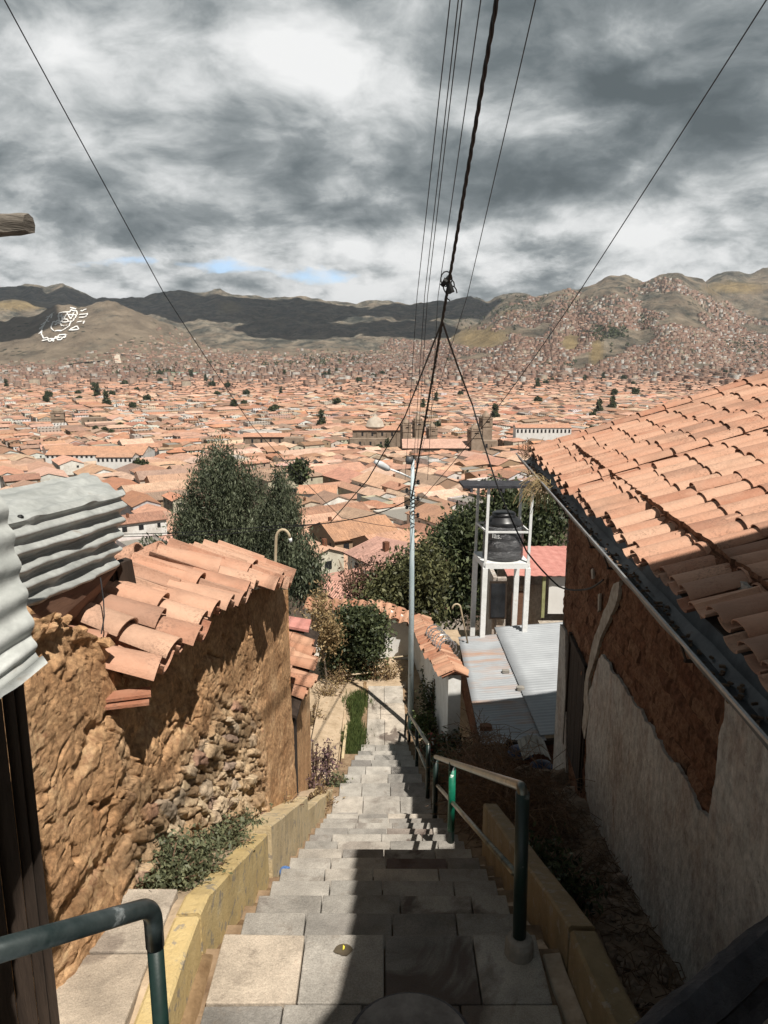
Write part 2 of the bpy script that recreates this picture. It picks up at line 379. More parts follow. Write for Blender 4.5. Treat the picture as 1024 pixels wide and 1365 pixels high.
def slab_mat():
    m, nt, p = new_mat('stone_slabs'); k = NT(nt)
    t = k.sep(k.attr('tint')); co = k.pos()
    c = k.ramp(t[0], [(0.0, (0.20, 0.183, 0.165)), (0.35, (0.295, 0.275, 0.245)), (0.65, (0.37, 0.338, 0.295)), (0.9, (0.42, 0.37, 0.31)), (1.0, (0.50, 0.41, 0.315))])
    n = k.noise(co, 3.2, 6, 0.65)
    c = k.mix(0.75, c, k.ramp(n, [(0.32, 0.26), (0.68, 0.70)]), 'OVERLAY')
    c = k.mix(k.ramp(k.noise(k.mapping(co, loc=(9, 2, 5)), 5.5, 7, 0.72), [(0.56, 0.0), (0.68, 0.5)]), c, (0.17, 0.135, 0.105))
    g = k.noise(co, 150, 4, 0.75)
    c = k.mix(0.45, c, k.ramp(g, [(0.32, 0.18), (0.68, 0.8)]), 'OVERLAY')
    st = k.noise(k.mapping(co, loc=(3.1, 1.7, 0.4)), 1.7, 5, 0.6, 0.6)
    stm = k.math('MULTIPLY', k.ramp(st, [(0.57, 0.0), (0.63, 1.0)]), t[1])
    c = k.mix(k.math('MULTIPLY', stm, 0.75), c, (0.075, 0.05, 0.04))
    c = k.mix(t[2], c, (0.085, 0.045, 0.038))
    nt.links.new(c, p.inputs['Base Color']); p.inputs['Roughness'].default_value = 0.88
    p.inputs['Specular IOR Level'].default_value = 0.25
    nt.links.new(k.bump(k.noise(co, 45, 7, 0.75), 0.9, 0.014), p.inputs['Normal'])
    return m
M['slab'] = slab_mat()
def build_stairs():
    mb = MB(); tints = []
    r = random.Random(3)
    for ri, (y0, y1, z) in enumerate(ROWS):
        xl, xr = pl(XL, (y0 + y1) / 2) + 0.07 + 0.02 * r.random(), pl(XR, (y0 + y1) / 2) - 0.06
        if ri < 5: xr = pl(XR, y1) - 0.06
        x = xl; first = True
        while x < xr - 0.02:
            w = r.choice((0.34, 0.38, 0.42, 0.46)) if not first else r.uniform(0.2, 0.44)
            if y0 > 12.5: w = r.choice((0.26, 0.34))
            if xr - (x + w) < 0.16: w = xr - x
            first = False
            g = 0.0035
            dz = r.uniform(-0.006, 0.004)
            j = lambda: r.uniform(-0.004, 0.004)
            nose = 0.02 if z != -2.765 or y1 > 3 else 0
            bot = z - 0.24
            ry = y0 - (0.0 if y0 < 3.1 or y0 > 12.6 else 0.06)
            c = [(x + g, ry + g, bot), (x + w - g, ry + g, bot), (x + w - g, y1 + nose - g + j(), bot), (x + g, y1 + nose - g + j(), bot)]
            mb.hexa(c + [(a, b, z + dz + j() * 0.6) for a, b, _ in c])
            t = min(1, max(0, r.gauss(.48, .2))) if y0 < 12.5 else 0.75 + 0.25 * r.random()
            mid = x + w / 2
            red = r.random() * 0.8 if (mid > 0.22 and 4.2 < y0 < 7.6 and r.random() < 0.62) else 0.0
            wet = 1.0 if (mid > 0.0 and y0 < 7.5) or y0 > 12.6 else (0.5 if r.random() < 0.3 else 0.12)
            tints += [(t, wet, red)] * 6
            x += w
    # sloping mortar strips that close the steps against the curbs
    e = MB()
    for side, X in ((1, XL), (-1, XR)):
        ra = [[], [], []]
        for i in range(150):
            y = 0.9 + i * 0.0985
            x0 = pl(X, y) - side * 0.03; zc = nose_z(y + .12) - 0.055 + 0.012 * fbm(y, side, 0, 4, 3)
            if y < 3.1: zc = -2.775
            ra[0].append((x0, y, zc + 0.01)); ra[1].append((x0 + side * (0.075 + 0.02 * fbm(y, side, 3, 3, 3)), y, zc)); ra[2].append((x0 + side * 0.12, y, zc - 0.35))
        e.grid(ra if side > 0 else list(reversed(ra)))
    e.m = [0 if i < 298 else 1 for i in range(len(e.f))]
    tag(e.build('steps_edging', [mat_basic('wet_mud_strip', (0.13, 0.075, 0.035), (0.26, 0.17, 0.09), 5, 0.7, 0.8, 0.012, c=(0.36, 0.28, 0.2), cpos=.7), mat_basic('pale_mortar_strip', (0.27, 0.21, 0.15), (0.42, 0.34, 0.26), 5, 0.9, 0.8, 0.012, c=(0.2, 0.12, 0.07), cpos=.66)], None, smooth=True), kind='structure')
    # bed of the steps, a little under the slabs
    o = mb.build('stone_steps', M['slab'], None, bevel=0.006)
    a = o.data.attributes.new('tint', 'FLOAT_VECTOR', 'FACE')
    a.data.foreach_set('vector', np.array(tints, np.float32).ravel())
    tag(o, kind='structure')
    b = MB()
    for y0, y1, z in ROWS:
        xl, xr = pl(XL, y0) - 0.12, pl(XR, y0) + 0.15
        b.box(((xl + xr) / 2, (y0 + y1) / 2 - 0.03, z - 0.165), (xr - xl, y1 - y0 - 0.003, 0.26))
    tag(b.build('path_bed', mat_basic('damp_mortar_bed', (0.13, 0.08, 0.045), (0.26, 0.18, 0.11), 7, 0.8, 0.5, 0.01), None), kind='structure')
build_stairs()

def soil_sheet(name, rows, m, amp=0.03, sc=3.0, nsub=None):
    mb = MB()
    mb.grid([[(p[0], p[1], p[2] + amp * fbm(p[0], p[1], 0, sc, 5)) for p in r_] for r_ in rows])
    return tag(mb.build(name, m, None, smooth=True), kind='structure')
FX0, FY0, FX1, FY1 = 1.82, 3.6, 2.2, 8.95      # facade line of the house on the right
def fac_x(y): return FX0 + (FX1 - FX0) * (y - FY0) / (FY1 - FY0)
GZ = [(0, -3.1), (2.4, -3.3), (4.2, -3.83), (7.2, -4.62), (8.9, -5.35), (11, -6.5), (13, -7.35), (18, -8.1), (24, -10)]
rows = []
for i in range(150):
    y = 1.0 + i * 0.1
    x0, x1 = pl(XR, y) + 0.04, (fac_x(y) + 0.15 if y < 9 else lerp(fac_x(9) + .15, 5.0, min(1, (y - 9) / 2)))
    zl, zr = nose_z(y) - 0.28, pl(GZ, y)
    rows.append([(lerp(x0, x1, q / 24), y, lerp(zl if y > 3.5 else zr, zr, min(1, q / 9))) for q in range(25)])
soil_sheet('garden_ground', rows, M['soil'], 0.05, 4)

# ---- left side: raised pavement, curb
def left_strip_z(y): return nose_z(y) + (0.22 if y < 3.2 else lerp(0.22, 0.31, min(1, (y - 3.2) / 1.6)))
def wall_x(y): return -1.26 + (y - 3.5) * 0.12
rows = []
for i in range(120):
    y = 0.6 + i * 0.065
    x0, x1 = wall_x(y) - 0.5, pl(XL, y) - 0.1
    rows.append([(lerp(x0, x1, q / 16), y, left_strip_z(y) - 0.03) for q in range(17)])
soil_sheet('verge', rows, M['pale_soil'], 0.03, 5)
def left_slabs():
    mb = MB(); r = random.Random(5); T = []
    y = 0.8
    while y < 3.0:
        d = r.uniform(0.34, 0.46); x = -0.99
        while x > -1.65:
            w = r.uniform(0.28, 0.42)
            z0, z1 = left_strip_z(y), left_strip_z(min(y + d, 3.2)) 
            g = 0.006
            c = [(x - w + g, y + g, z0 - 0.1), (x - g, y + g, z0 - 0.1), (x - g, y + d - g, z1 - 0.1), (x - w + g, y + d - g, z1 - 0.1)]
            mb.hexa(c + [(a, b, q + 0.105 + r.uniform(-.004, .004)) for a, b, q in c]); T += [(0.75 + 0.25 * r.random(), 0.6, 0)] * 6
            x -= w
        y += d
    o = mb.build('pavement', M['slab'], None, bevel=0.008)
    o.data.attributes.new('tint', 'FLOAT_VECTOR', 'FACE').data.foreach_set('vector', np.array(T, np.float32).ravel())
    tag(o, kind='structure')
left_slabs()
def curb_mat(name, a, b, worn):
    m, nt, p = new_mat(name); k = NT(nt); co = k.pos()
    n = k.noise(co, 4, 6, 0.65)
    c = k.ramp(n, [(0.3, a), (0.6, b), (0.75, worn)])
    st = k.noise(k.mapping(co, (9, 9, 1.2)), 1.5, 4, 0.6)
    c = k.mix(k.ramp(st, [(0.55, 0.0), (0.75, 0.4)]), c, (0.16, 0.11, 0.06))
    ch = k.noise(k.mapping(co, loc=(2, 7, 1)), 11, 7, 0.7)
    c = k.mix(k.ramp(ch, [(0.56, 0.0), (0.60, 0.8)]), c, (0.27, 0.235, 0.19))
    c = k.mix(k.ramp(k.noise(co, 1.3, 5, 0.7), [(0.5, 0.0), (0.7, 0.5)]), c, (0.22, 0.15, 0.075))
    nt.links.new(c, p.inputs['Base Color']); p.inputs['Roughness'].default_value = 0.85
    nt.links.new(k.bump(k.noise(co, 30, 8, 0.72), 0.9, 0.014), p.inputs['Normal'])
    return m
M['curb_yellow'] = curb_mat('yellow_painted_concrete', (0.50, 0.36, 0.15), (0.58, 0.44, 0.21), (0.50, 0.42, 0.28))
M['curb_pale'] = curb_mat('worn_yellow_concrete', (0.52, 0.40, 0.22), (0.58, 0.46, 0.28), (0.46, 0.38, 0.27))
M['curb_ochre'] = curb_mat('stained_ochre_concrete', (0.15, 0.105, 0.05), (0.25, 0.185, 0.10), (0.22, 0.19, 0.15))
def curb(name, label, stations, m, group):
    """stations: (x_face, y, z_top, z_base, thickness, side)"""
    mb = MB(); vs = []; n = len(stations)
    for x, y, zt, zb, th, s in stations:
        q = 0.008 * nz(x, y, 0, 6)
        ch = 0.012
        for dx, z in ((0, zb), (0, zt - ch), (ch, zt), (th - ch, zt - 0.004), (th, zt - ch), (th, zb)):
            vs.append((x + s * (dx + q), y, z + (0.006 * nz(x, y * 3, z, 5) if z > zb else 0)))
    fs = []
    for i in range(n - 1):
        for k_ in range(5): fs.append((i * 6 + k_, i * 6 + k_ + 1, (i + 1) * 6 + k_ + 1, (i + 1) * 6 + k_))
    fs += [tuple(range(6)), tuple(reversed(range((n - 1) * 6, n * 6)))]
    mb.add(vs, fs)
    o = mb.build(name, m, None, origin=(stations[0][0], stations[0][1], stations[0][3]))
    bpy.context.view_layer.update()
    return tag(o, label, 'curb', group)
def st_left(y, x=None): return (pl(XL, y) if x is None else x, y, left_strip_z(y), nose_z(y) - 0.5, 0.115, -1)
curb('curb', 'bright yellow concrete curb length at the near left handrail post', [st_left(0.7 + i * 0.167) for i in range(15)], M['curb_yellow'], 'curb lengths edging the steps')
curb('curb', 'yellow concrete curb length with weeds behind it below the adobe wall', [st_left(3.06 + i * 0.165) for i in range(11)], M['curb_yellow'], 'curb lengths edging the steps')
curb('curb', 'pale worn curb length with a flat top at the far end of the adobe wall', [(pl(XL, y) + 0.02, y, left_strip_z(y) + 0.05, nose_z(y) - 0.5, 0.2, -1) for y in [4.74 + i * 0.2 for i in range(11)]], M['curb_pale'], 'curb lengths edging the steps')
curb('curb', 'low worn curb length beside the purple flowering weeds', [(pl(XL, y), y, nose_z(y) + 0.2, nose_z(y) - 0.5, 0.11, -1) for y in [6.8 + i * 0.3 for i in range(14)]], M['curb_pale'], 'curb lengths edging the steps')
def st_right(y, h=0.22, dx=0.0): return (pl(XR, y) + 0.05 + dx, y, nose_z(y) + h, nose_z(y) - 0.9, 0.11, 1)
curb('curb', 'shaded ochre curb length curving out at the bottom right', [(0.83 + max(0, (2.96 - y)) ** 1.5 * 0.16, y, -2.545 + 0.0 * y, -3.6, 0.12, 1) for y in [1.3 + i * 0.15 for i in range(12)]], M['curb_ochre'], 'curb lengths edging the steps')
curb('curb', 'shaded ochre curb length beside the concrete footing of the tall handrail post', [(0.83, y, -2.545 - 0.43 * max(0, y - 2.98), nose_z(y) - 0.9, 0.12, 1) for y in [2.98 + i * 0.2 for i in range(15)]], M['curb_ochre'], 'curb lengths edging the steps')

# ---- tiles
def tile(mb, a, b, up, ra, rb, th=0.014, cover=True, seg=7, T=None, tint=None, squash=0.8):
    a, b, up = Vector(a), Vector(b), Vector(up)
    d = (b - a).normalized(); side = d.cross(up).normalized(); n = side.cross(d).normalized()
    sg = 1 if cover else -1
    vs = []
    for o, r_ in ((a, ra), (b, rb)):
        for rr in (r_, r_ - th):
            for k in range(seg + 1):
                t = math.pi * (k / seg) ; 
                vs.append(o + side * math.cos(t) * rr + n * (sg * math.sin(t) * rr * squash))
    m = seg + 1; fs = []
    for k in range(seg):
        fs.append((k, k + 1, 2 * m + k + 1, 2 * m + k))                     # outer
        fs.append((m + k + 1, m + k, 3 * m + k, 3 * m + k + 1))             # inner
        fs.append((2 * m + k, 2 * m + k + 1, 3 * m + k + 1, 3 * m + k))     # lower end
        fs.append((k + 1, k, m + k, m + k + 1))                             # upper end
    fs.append((0, 2 * m, 3 * m, m)); fs.append((seg, m + seg, 3 * m + seg, 2 * m + seg))
    mb.add(vs, fs)
    if T is not None: T += [tint] * len(fs)
def tint_attr(o, T):
    o.data.attributes.new('tint', 'FLOAT_VECTOR', 'FACE').data.foreach_set('vector', np.array(T, np.float32).ravel())
def smooth_tiles(o):
    me = o.data
    me.polygons.foreach_set('use_smooth', [True] * len(me.polygons))
    try: me.set_sharp_from_angle(angle=R(50))
    except Exception: pass
def tiled(name, E, ncol, pitch_vec, updir, nrm, ncourse, expo, length, ra, rb, parent, m, seed, jit=1.0, last_len=None, pans=True, origin=None, squash=0.8, th=0.014):
    """E: eave start; columns step by pitch_vec; tiles laid up along updir"""
    r = random.Random(seed); mb = MB(); T = []
    E, pv, ud, nn = Vector(E), Vector(pitch_vec), Vector(updir).normalized(), Vector(nrm).normalized()
    for c in range(ncol):
        cw = nn * (0.012 * jit * r.gauss(0, 1)) + ud * (0.03 * jit * r.gauss(0, 1))
        tone = r.random()
        sag = nn * (0.016 * jit * math.sin(c * 0.37) + 0.016 * jit * math.sin(c * 0.11 + 1))
        for k in range(ncourse):
            s = E + pv * c + cw + sag + ud * (k * expo + 0.014 * jit * r.gauss(0, 1))
            L = length if not (last_len and k == ncourse - 1) else last_len
            sk = pv.normalized() * (0.012 * jit * r.gauss(0, 1)); sk2 = pv.normalized() * (0.012 * jit * r.gauss(0, 1))
            lift = nn * (0.010 + 0.008 * jit * abs(r.gauss(0, 1)))
            t = min(1, max(0, 0.5 * tone + 0.5 * r.random() + 0.04)); tt = (t, r.random(), 0)
            tile(mb, s + ud * L + sk2 + nn * 0.028, s + sk + nn * 0.028 + lift, nn, ra, rb, th, cover=True, T=T, tint=tt, squash=squash)
            if pans:
                q = s + pv * 0.5 - ud * 0.03
                tile(mb, q + ud * L + nn * 0.045, q + nn * 0.058, nn, rb * 0.98, ra, cover=False, T=T, tint=(r.random(), r.random(), 0), squash=squash)
    o = mb.build(name, m, parent, origin=origin); tint_attr(o, T); smooth_tiles(o)
    return o

# ---- the house on the right
def plate(mb, poly, to3d, nrm, th, rag=0.0, step=0.05, seed=0):
    """a flat coat with an uneven outline: poly in 2-d wall coordinates"""
    from mathutils.geometry import tessellate_polygon
    pts = []
    for i in range(len(poly)):
        a, b = Vector(poly[i]), Vector(poly[(i + 1) % len(poly)])
        n = max(1, int((b - a).length / step)); d = (b - a); pr = Vector((-d.y, d.x)).normalized() if d.length > 0 else Vector((0, 0))
        for k in range(n):
            q = a + d * (k / n)
            w = rag * (fbm(q.x, q.y, seed, 4, 4)) if 0 < k or rag else 0
            pts.append(q + pr * w)
    front = [to3d(p.x, p.y) for p in pts]; nv = Vector(nrm).normalized() * th
    tri = tessellate_polygon([[Vector((p.x, p.y, 0)) for p in pts]])
    N = len(pts)
    vs = [Vector(f) + nv for f in front] + [Vector(f) for f in front]
    fs = [tuple(t) for t in tri] + [(i, (i + 1) % N, N + (i + 1) % N, N + i) for i in range(N)]
    mb.add(vs, fs)
FD = Vector((FX1 - FX0, FY1 - FY0, 0)).normalized(); FN = Vector((-FD.y, FD.x, 0))
F0 = Vector((FX0, FY0, 0))
def fac(u, v):
    r = ray(u, v); t = F0.dot(FN) / r.dot(FN); p = r * t
    return ((p - F0).dot(FD), p.z)
def fac3(t, z): return F0 + FD * t + Vector((0, 0, z))
tl = (FY1 - FY0) / FD.y
EAVE0, EAVE1 = Vector((1.335, 2.2, -1.35)), Vector((1.70, 9.75, -1.35))
ED = (EAVE1 - EAVE0).normalized(); EUP = Vector((ED.y, -ED.x, 0.335)).normalized(); EN = ED.cross(EUP); EN = EN if EN.z > 0 else -EN
def right_house():
    t = thing('tiled_house', 'shaded adobe and plaster house under the big curved clay tile roof on the right', 'house', (3.2, 6.5, -5.4))
    # adobe courses of the facade
    mb = MB(); rows = []; BT = []
    r = random.Random(11)
    NZ, NT_ = 170, 300
    for i in range(NZ + 1):
        z = -5.6 + i * (4.5 / NZ); row = []
        for j in range(NT_ + 1):
            s = -1.7 + j * ((tl + 1.7) / NT_)
            c = math.floor(z / 0.115); fz = z / 0.115 - c
            bx = s / 0.3 + (0.5 if c % 2 else 0); fx = bx - math.floor(bx)
            gro = min(min(fz, 1 - fz) * 0.115, min(fx, 1 - fx) * 0.3) + 0.006 * nz(s, z, 3, 14)
            d = -0.020 * max(0, 1 - gro / 0.016) + 0.020 * fbm(s, z, 5, 3.5, 4) + 0.014 * fbm(s, z, 7, 14, 4) + 0.012 * nz(c * 3.1, math.floor(bx) * 1.7, 0, 1.3)
            p = fac3(s, z) + FN * (d - 0.004); row.append(p)
            if i < NZ and j < NT_: BT.append((noise.cell(Vector((c * 1.37, math.floor(bx) * 2.11, 3.0))) % 1.0, min(1.0, gro / 0.012) if gro > 0 else 0.0, 0))
        rows.append(row)
    mb.grid([list(reversed(q)) for q in rows])
    BT = [BT[i * NT_ + (NT_ - 1 - j)] for i in range(NZ) for j in range(NT_)]
    m, nt, p = new_mat('adobe_block_courses'); k = NT(nt); co = k.pos(); at = k.sep(k.attr('tint'))
    c = k.ramp(at[0], [(0.0, (0.16, 0.068, 0.04)), (0.5, (0.24, 0.11, 0.062)), (1.0, (0.31, 0.165, 0.10))])
    c = k.mix(k.ramp(k.noise(co, 3.0, 6, 0.65), [(0.35, 0.0), (0.7, 0.7)]), c, (0.31, 0.17, 0.105))
    c = k.mix(0.85, c, k.ramp(k.noise(co, 22, 8, 0.72), [(0.32, 0.15), (0.68, 0.82)]), 'OVERLAY')
    c = k.mix(k.math('MULTIPLY', k.math('SUBTRACT', 1.0, at[1]), 0.7), c, (0.06, 0.03, 0.02))
    nt.links.new(c, p.inputs['Base Color']); p.inputs['Roughness'].default_value = 0.95; p.inputs['Specular IOR Level'].default_value = 0.1
    nt.links.new(k.bump(k.noise(co, 30, 9, 0.75), 1.0, 0.05), p.inputs['Normal'])
    tint_attr(mb.build('adobe_courses', m, t, smooth=True), BT)
    # body behind: far gable and the back
    mb = MB()
    g0, g1 = fac3(tl, 0), Vector((8.4, 8.75, 0))
    for (a, b, za, zb) in ((g0, g1, -1.05, -0.2),):
        m_ = Vector((5.0, 8.9, 0))
        mb.add([(a.x, a.y, -6.5), (m_.x, m_.y, -6.5), (m_.x, m_.y, -0.34), (a.x, a.y, -1.22)], [(0, 1, 2, 3)])
        mb.add([(m_.x, m_.y, -6.5), (b.x, b.y, -6.5), (b.x, b.y, -1.3), (m_.x, m_.y, -0.34)], [(0, 1, 2, 3)])
        mb.add([(b.x, b.y, -6.5), (b.x - .3, 2.2, -6.5), (b.x - .3, 2.2, -1.08), (b.x, b.y, -1.08)], [(0, 1, 2, 3)])
    mb.build('gable_wall', M['plaster'], t)
    # grey plaster coat with the broken edge
    px = [(783, 1048), (786, 985), (789, 925), (797, 895), (806, 872), (836, 915), (874, 976), (914, 1036), (950, 1092), (957, 1060), (962, 1010), (972, 940)]
    P = [fac(*q) for q in px]
    P += [(P[-1][0], -1.15), (-1.7, -1.15), (-1.7, -4.4), (0.0, -4.4), (P[0][0] * 0.5, -5.0)]
    mb = MB(); plate(mb, P, fac3, FN, 0.026, 0.05, 0.022, 2)
    P2 = [fac(*q) for q in ((758, 1056), (757, 842), (750, 832))] + [(tl + 0.01, fac(745, 826)[1]), (tl + 0.01, -5.9)]
    plate(mb, P2, fac3, FN, 0.03, 0.006, 0.06, 4)
    mb.build('plaster_coat', M['plaster'], t)
    mb = MB()
    cr = [(823, 778), (831, 774), (829, 792), (823, 812), (813, 832), (806, 850), (801, 866), (795, 886), (789, 905), (787, 925), (790, 945), (787, 965), (783, 985), (780, 970), (782, 940), (781, 920), (785, 900), (791, 872), (797, 848), (805, 826), (814, 806)]
    plate(mb, [fac(*q) for q in cr], fac3, FN, 0.030, 0.022, 0.015, 8)
    for c2 in ([(800, 792), (802.5, 791), (801.5, 814), (799.5, 816)], [(790.5, 760), (793, 758), (793.5, 771), (791.5, 772)]):
        plate(mb, [fac(*q) for q in c2], fac3, FN, 0.02, 0.01, 0.02, 5)
    mb.build('crack_filler', M['filler'], t)
    # door
    dl, dr = fac(758, 940)[0], fac(783, 940)[0]
    zt, zb = fac(770, 868)[1], fac(772, 1046)[1]
    d = MB(); n = 4
    for i in range(n):
        a, b = lerp(dl, dr, i / n), lerp(dl, dr, (i + 1) / n)
        plate(d, [(a, zb), (b - 0.012 * (1 if dl < dr else -1), zb), (b - 0.012 * (1 if dl < dr else -1), zt), (a, zt)], fac3, FN, 0.014)
    dd = d.build('door', M['dark_wood'], t)
    f = MB()
    for a in (dl, dr - 0.06 if dl < dr else dr + 0.06):
        plate(f, [(a, zb), (a + 0.055, zb), (a + 0.055, zt + 0.07), (a, zt + 0.07)], fac3, FN, 0.034)
    plate(f, [(min(dl, dr) + 0.06, zt), (max(dl, dr) - .06, zt), (max(dl, dr) - .06, zt + 0.07), (min(dl, dr) + .06, zt + 0.07)], fac3, FN, 0.036)
    f.build('door_frame', M['dark_wood'], dd)
    # roof deck and tiles
    mb = MB()
    base = EAVE0 + Vector((0.2, 0, 0.02)); L = 3.45
    a, b = base, base + ED * 7.6; u = EUP * L
    mb.add([a, b, b + u, a + u] + [q - EN * 0.05 for q in (a, b, b + u, a + u)], [(0, 1, 2, 3), (7, 6, 5, 4), (0, 4, 5, 1), (1, 5, 6, 2), (2, 6, 7, 3), (3, 7, 4, 0)])
    ap, bp = a + u, b + u; dn = Vector((ED.y, -ED.x, -0.335)).normalized() * L
    mb.add([ap, bp, bp + dn, ap + dn], [(0, 1, 2, 3)])
    mb.build('roof_deck', M['dark_wood'], t)
    roof = tiled('roof', EAVE0 + Vector((0.165, 0, 0.035)) , 38, ED * 0.2008, EUP, EN, 11, 0.325, 0.44, 0.080, 0.097, t, M['tile'], 21, 0.8, squash=0.47, th=0.010)
    # ridge: tiles bedded in pale mortar
    mb = MB(); rd = a + u + Vector((0, 0, 0.05))
    pts = [rd + ED * (i * 0.25) + Vector((0.02 * rng.gauss(0, 1), 0, 0.012 * rng.gauss(0, 1))) for i in range(31)]
    mb.tube(pts, 0.16, 10)
    mb.build('ridge_cap', M['filler'], roof, smooth=True)
    # back slope
    tiled('roof', ap + dn + Vector((0, 0, 0.08)), 24, ED * 0.32, -dn, Vector((EN.x * -1, EN.y, EN.z)), 5, 0.72, 0.8, 0.12, 0.15, t, M['tile'], 23, 1.0)
    # gutter
    mb = MB(); prof = [(0.0, 0.0), (0.02, -0.05), (0.055, -0.085), (0.13, -0.09), (0.18, -0.05), (0.2, 0.02)]
    rows = []
    for i in range(31):
        p = EAVE0 + ED * (7.62 * i / 30); w = 0.006 * nz(0, i, 2, 0.8)
        rows.append([(p.x + dx + w, p.y, p.z + dz + w) for dx, dz in prof])
    mb.sheet(rows, (0, 0, 1), 0.004)
    gt = mb.build('gutter', M['gutter'], t)
    mb = MB(); mb.beam(EAVE0 + Vector((-.004, 0, 0.0)), EAVE0 + ED * 7.62 + Vector((-.004, 0, 0.0)), 0.013, 0.014); mb.build('gutter_lip', M['gutter_edge'], gt)
    for s in (1.2, 2.75, 3.3, 4.3, 4.62, 5.6, 6.6):
        mb = MB(); p = EAVE0 + ED * s + Vector((-0.004, 0, -0.045)); mb.beam(p + Vector((0, 0, .04)), p + Vector((.04, 0, -0.06)), 0.02, 0.008)
        mb.beam(p + Vector((0.03, 0, -0.06)), p + Vector((0.42, 0, -0.07)), 0.02, 0.012)
        mb.build('gutter_bracket', M['dark_wood'], gt)
    mb = MB(); g = np.random.default_rng(4); r_ = random.Random(4)
    for i in range(260):
        s = r_.uniform(0.3, 7.5); p = EAVE0 + ED * s + Vector((r_.uniform(0.04, 0.15), 0, -0.085 + r_.uniform(0, 0.025)))
        mb.box(p, (r_.uniform(.008, .02), r_.uniform(.01, .03), r_.uniform(.006, .012)), r_.uniform(0, 3))
    mb.build('gutter_debris', M['twig'], gt)['kind'] = 'stuff'
    for i in range(9):
        mb = MB(); p = EAVE0 + ED * (0.5 + i * 0.85); mb.beam(p + Vector((0.27, 0, -0.05)), p + Vector((0.75, 0, 0.09)), 0.06, 0.08); mb.build('rafter', M['dark_wood'], t)
right_house()
# tuft of straw caught in the gutter
def straw_tuft():
    c = EAVE0 + ED * 5.6 + Vector((-0.02, 0, -0.02)); mb = MB(); r = random.Random(9)
    for i in range(110):
        a = c + Vector((r.uniform(-.03, .12), r.gauss(0, .14), r.uniform(-.06, .03)))
        d = Vector((r.uniform(-.2, .04), r.gauss(0, .11), r.uniform(-.3, .06)))
        mb.tube([a, a + d * 0.5 + Vector((0, 0, 0.05)), a + d], 0.0028, 3, cap=False)
    tag(mb.build('straw_tuft', mat_basic('straw_stalks', (0.3, 0.22, 0.11), (0.45, 0.34, 0.18), 8, 0.9, 0), None, origin=c), 'tuft of dry straw caught in the gutter of the tiled house', 'dry grass')
    c = EAVE0 + ED * 7.35 + Vector((0.1, 0, 0.02)); mb = MB()
    for i in range(70):
        a = c + Vector((r.uniform(-.05, .12), r.gauss(0, .14), r.uniform(-.08, .03)))
        d = Vector((r.uniform(-.12, .12), r.gauss(0, .1), r.uniform(.02, .2)))
        mb.tube([a, a + d * 0.5 + Vector((0, 0, 0.02)), a + d], 0.003, 3, cap=False)
    tag(mb.build('twig_tuft', M['twig'], None, origin=c), 'brown twigs on the far corner of the tiled roof', 'dry grass')
straw_tuft()
# neighbour whose wall and eaves stand to the right of the view and shade the steps
def neighbour():
    t = thing('plastered_house', 'tall plastered house right of the viewpoint whose eaves shade the near steps', 'house', (4.0, 0.4, -3.4))
    def body(mb, x0, x1, y0, y1, z0, z1): mb.box(((x0 + x1) / 2, (y0 + y1) / 2, (z0 + z1) / 2), (x1 - x0, y1 - y0, z1 - z0))
    mb = MB(); body(mb, 2.0, 6.5, -4.5, 2.0, -4.0, 2.0); mb.build('wall', M['plaster'], t)
    mb = MB()
    ev = [Vector((0.3, -2.2, 2.13)), Vector((0.62, -0.7, 2.13)), Vector((1.16, 0.2, 2.13)), Vector((1.5, 2.36, 2.13))]  # rear eave points pushed left so this unseen roof also shades the bollard
    rg = [Vector((4.2, q.y, 3.0)) for q in ev]; bk = [Vector((7.2, q.y, 2.1)) for q in ev]
    mb.sheet([bk, rg, ev], (0, 0, 1), 0.08)
    mb.build('roof', M['tile_old'], t).data.attributes.new('tint', 'FLOAT_VECTOR', 'FACE')
neighbour()

# ---- adobe wall on the left
def adobe_mat():
    m, nt, p = new_mat('rough_adobe_and_fieldstone'); k = NT(nt); co = k.pos()
    t = k.sep(k.attr('tint'))
    n = k.noise(co, 3.5, 6, 0.65)
    a = k.ramp(n, [(0.3, (0.38, 0.205, 0.10)), (0.55, (0.54, 0.325, 0.172)), (0.75, (0.63, 0.43, 0.255))])
    st = k.ramp(t[1], [(0.0, (0.36, 0.235, 0.135)), (0.4, (0.50, 0.35, 0.21)), (0.75, (0.57, 0.43, 0.28)), (0.93, (0.40, 0.32, 0.25)), (1.0, (0.34, 0.16, 0.10))])
    c = k.mix(t[0], a, st)
    g = k.noise(co, 26, 5, 0.7)
    c = k.mix(0.8, c, k.ramp(g, [(0.3, 0.18), (0.7, 0.80)]), 'OVERLAY')
    nt.links.new(c, p.inputs['Base Color']); p.inputs['Roughness'].default_value = 0.95
    p.inputs['Specular IOR Level'].default_value = 0.15
    b1 = k.bump(k.noise(co, 26, 10, 0.78), 0.9, 0.022)
    nt.links.new(k.bump(k.noise(co, 110, 4, 0.75), 0.6, 0.006, b1), p.inputs['Normal'])
    return m
M['adobe'] = adobe_mat()
WTOP = [(1.5, -0.85), (2.6, -1.02), (2.95, -1.06), (3.3, -1.30), (3.5, -1.58), (4.3, -1.60), (5.3, -1.74), (6.3, -2.02), (6.75, -2.2)]
def sst(a, b, x):
    t = min(1, max(0, (x - a) / (b - a))); return t * t * (3 - 2 * t)
